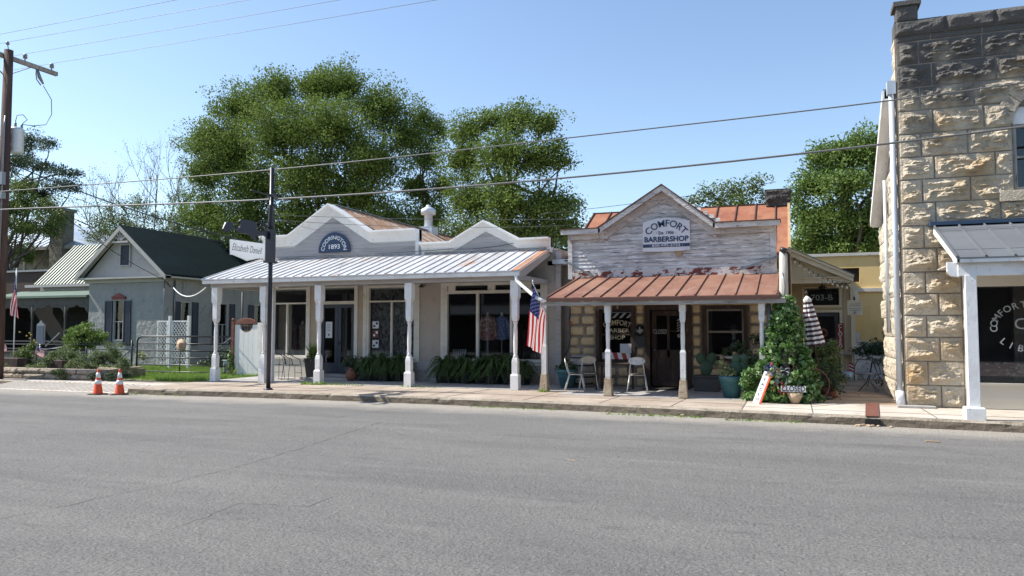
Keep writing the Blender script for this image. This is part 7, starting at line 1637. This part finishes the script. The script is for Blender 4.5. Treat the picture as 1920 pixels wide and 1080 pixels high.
tree('pecan_tree', 'huge broad pecan tree rising behind the taller white gable', (b0.x, 34, 0), tuple(at(628, 330, 34)), .42,
     [B(395, 262, 33, 48), B(450, 205, 34, 52), B(515, 172, 34, 45), B(590, 165, 34, 42), B(640, 160, 34, 44), B(715, 205, 34, 55), B(765, 260, 35, 40), B(520, 250, 32, 70), B(620, 245, 32, 75), B(700, 300, 33, 65), B(430, 285, 33, 60), B(385, 330, 33, 34), B(480, 350, 33, 55), B(580, 335, 32, 65), B(390, 400, 33, 50, 50), B(470, 420, 33, 60), B(560, 410, 33, 50), B(670, 370, 33, 55), B(730, 420, 34, 60)],
     'leaf_pecan', .12, .60, 58, 3.4, 3)
b0 = at(800, 600, 36)
tree('pecan_tree', 'narrow looser tree between the huge pecan and the second large tree', (b0.x, 36, 0), tuple(at(800, 330, 36)), .25, [B(790, 225, 36, 28, 34), B(820, 250, 36, 18, 30), B(800, 300, 36, 32, 30), B(775, 350, 36, 34, 24), B(830, 350, 36, 30, 24), B(800, 410, 36, 60, 45)], 'leaf_pecan', .115, .5, 42, 2.6, 5)
b0 = at(950, 600, 32)
tree('pecan_tree', 'second large tree rising behind the smaller white gable', (b0.x, 32, 0), tuple(at(950, 330, 32)), .36,
     [B(880, 245, 32, 36), B(920, 225, 32, 22, 18), B(965, 222, 32, 40, 30), B(1020, 235, 32, 30, 28), B(1045, 275, 32, 16, 20), B(870, 300, 32, 42, 40), B(945, 290, 31, 55, 50), B(1010, 300, 32, 44, 34), B(1060, 305, 32, 16, 12), B(880, 380, 32, 50, 40), B(950, 380, 31, 60, 50), B(1020, 385, 32, 52, 42), B(1068, 385, 32, 20, 20), B(1060, 425, 32, 30, 26), B(900, 440, 32, 70, 40), B(1000, 440, 32, 60, 30)],
     'leaf_pecan', .115, .52, 50, 3.0, 8)
b0 = at(1580, 600, 36)
tree('oak_tree', 'large bright green tree behind the yellow building beside the library', (b0.x, 36, 0), tuple(at(1590, 380, 36)), .32,
     [B(1545, 300, 36, 32, 30), B(1585, 290, 36, 36, 26), B(1630, 280, 36, 40, 40), B(1660, 330, 36, 40), B(1530, 350, 36, 32, 28), B(1590, 345, 35, 40, 30), B(1520, 410, 36, 34, 30), B(1580, 410, 36, 46, 34), B(1640, 410, 36, 44, 40), B(1510, 455, 36, 30, 24), B(1570, 460, 36, 50, 24), B(1640, 460, 36, 50, 24), B(1495, 372, 36, 12, 22)],
     'leaf_bright', .13, .52, 50, 2.8, 9)
b0 = at(1370, 600, 40)
tree('oak_tree', 'small distant treetop showing above the rusty barber shop roof', (b0.x, 40, 0), tuple(at(1370, 390, 40)), .2, [B(1330, 365, 40, 22, 20), B(1375, 358, 40, 26, 22), B(1412, 350, 40, 20, 20), B(1300, 378, 40, 12, 10), B(1430, 372, 40, 14, 12), B(1360, 400, 40, 60, 24)], 'leaf_oak', .13, .5, 66, .9, 10)
b0 = at(20, 600, 37)
tree('live_oak', 'dark layered live oak reaching over from behind the utility pole', (b0.x, 37, 0), tuple(at(-10, 380, 37)), .4,
     [B(55, 262, 37, 24, 14), B(92, 266, 37, 17, 10), B(30, 300, 37, 40, 22), B(75, 312, 37, 26, 14), B(118, 322, 37, 22, 12), B(105, 345, 37, 22, 12), B(135, 350, 37, 18, 12), B(140, 325, 37, 10, 8), B(-30, 300, 37, 60, 50), B(80, 365, 37, 24, 12)],
     'leaf_dark', .12, .48, 66, .75, 12)
b0 = at(30, 600, 36)
tree('live_oak', 'fuller yellow green oak low beside the utility pole at left', (b0.x, 36, 0), tuple(at(10, 440, 36)), .3,
     [B(45, 350, 36, 36, 22), B(30, 390, 36, 46, 26), B(85, 385, 36, 28, 18), B(110, 408, 36, 22, 13), B(50, 425, 36, 50, 18), B(90, 432, 36, 24, 14), B(-40, 390, 36, 60, 50)], 'leaf_oak', .12, .48, 70, .85, 13)
bush('leafy_sapling', 'leafy sapling in front of the old stone house wall at far left', 'tree', tuple(at(35, 600, 38.7)-Vector((0, 0, at(35, 600, 38.7).z))), [B(35, 470, 38.7, 22, 16), B(50, 482, 38.7, 12, 8), B(8, 465, 38.7, 16, 14)], 'leaf_bright', .14, 40, .4)
b0 = at(270, 600, 44)
# half bare tree
t = thing('bare_tree', 'half bare tree with thin grey branches against the sky at left', 'tree', (b0.x, 42, 0)); rnd = random.Random(31); mb = MB(); tips = []
bs = Vector((at(300, 600, 42).x, 42, 0)); mb.tube([bs, bs+Vector((0, 0, 6))], [.3, .22], 8)
for (u, v, L_) in ((200, 430, 3.6), (225, 400, 4.2), (250, 395, 5.0), (268, 385, 5.4), (290, 380, 5.6), (310, 382, 5.6), (330, 385, 5.2), (210, 410, 4.2), (355, 400, 4.0), (345, 390, 4.6), (185, 420, 3.4)):
    p = at(u, 450, 42+rnd.uniform(-1.5, 1.5)); tgt = at(u+(u-285)*.5, v-40, 42); d_ = (tgt-p).normalized(); mb.tube([bs+Vector((0, 0, 5)), p], [.14, .08], 6); bark_branch(mb, p, d_, L_*.52, .055, 4, rnd, tips, .62, .4)
mb.build('branches', 'bark_pale', t)
rnd.shuffle(tips); leaves('sparse_leaves', 'leaf_shrub', t, [tuple(p) for p in tips[::3]], [.4]*len(tips[::3]), [9]*len(tips[::3]), .10)
crown('lower_crown', 'leaf_shrub', t, [B(190, 425, 42, 26, 16), B(230, 415, 42, 36, 26), B(290, 405, 42, 30, 22), B(340, 410, 42, 34, 26), B(170, 445, 42, 18, 14), B(250, 440, 42, 60, 20), B(330, 440, 42, 50, 20), B(395, 440, 42, 40, 24), B(200, 395, 42, 26, 22), B(255, 385, 42, 30, 20), B(345, 370, 42, 22, 24)], .11, .5, 40, .8)
bush('far_trees', '', 'trees', (-30, 52, 0), [B(u, 455, 52, 40, 30) for u in range(80, 1120, 55)]+[B(1460, 470, 52, 50, 30), B(1560, 470, 52, 50, 30), B(1640, 470, 52, 50, 30)]+[B(u, 520, 52, 45, 45) for u in range(80, 1120, 60)], 'leaf_dark', .3, 40, 1.1, dens=.9)
o = [x for x in C.objects if x.name.startswith('far_trees')][0]
ch = [x for x in C.objects if x.parent == o][0]; ch.parent = None; ch.location = o.location; ch.name = 'distant_woodland'; bpy.data.objects.remove(o); tag(ch, 'dark band of far trees filling in behind the rooftops', 'trees', kind='stuff')

# invented building and trees behind the camera, added to darken the pane reflections
t = thing('invented_opposite_building', 'invented long low brown building across the street, added to darken window reflections', 'building', (-12, -14, 0))
mb = MB(); mb.box(-60, 60, -22, -14, 0, 5.2); mb.build('wall', 'brick_wall', t)
mb = MB(); mb.slab((-30, -11.4, 2.9), (-8, -11.4, 2.9), (-8, -14, 3.7), (-30, -14, 3.7), .05); mb.build('awning', 'grey_metal', t)
for k in range(6): x = -29.5+k*4; mb = MB(); mb.sq([(.07, 0), (.07, 2.9)], (x, -11.6, 0)); mb.build('porch_post', 'white_paint', t)
bush('invented_opposite_trees', '', 'trees', (-10, -28, 0), [((-54+k*7, -28, 8), (5, 3, 4.5)) for k in range(16)], 'leaf_dark', .5, 40, 1.3, dens=.35)
o = [x for x in C.objects if x.name.startswith('invented_opposite_trees')][0]
ch = [x for x in C.objects if x.parent == o][0]; ch.parent = None; ch.location = o.location; ch.name = 'invented_opposite_woodland'; bpy.data.objects.remove(o); tag(ch, 'invented dark trees across the street, added to darken window reflections', 'trees', kind='stuff')
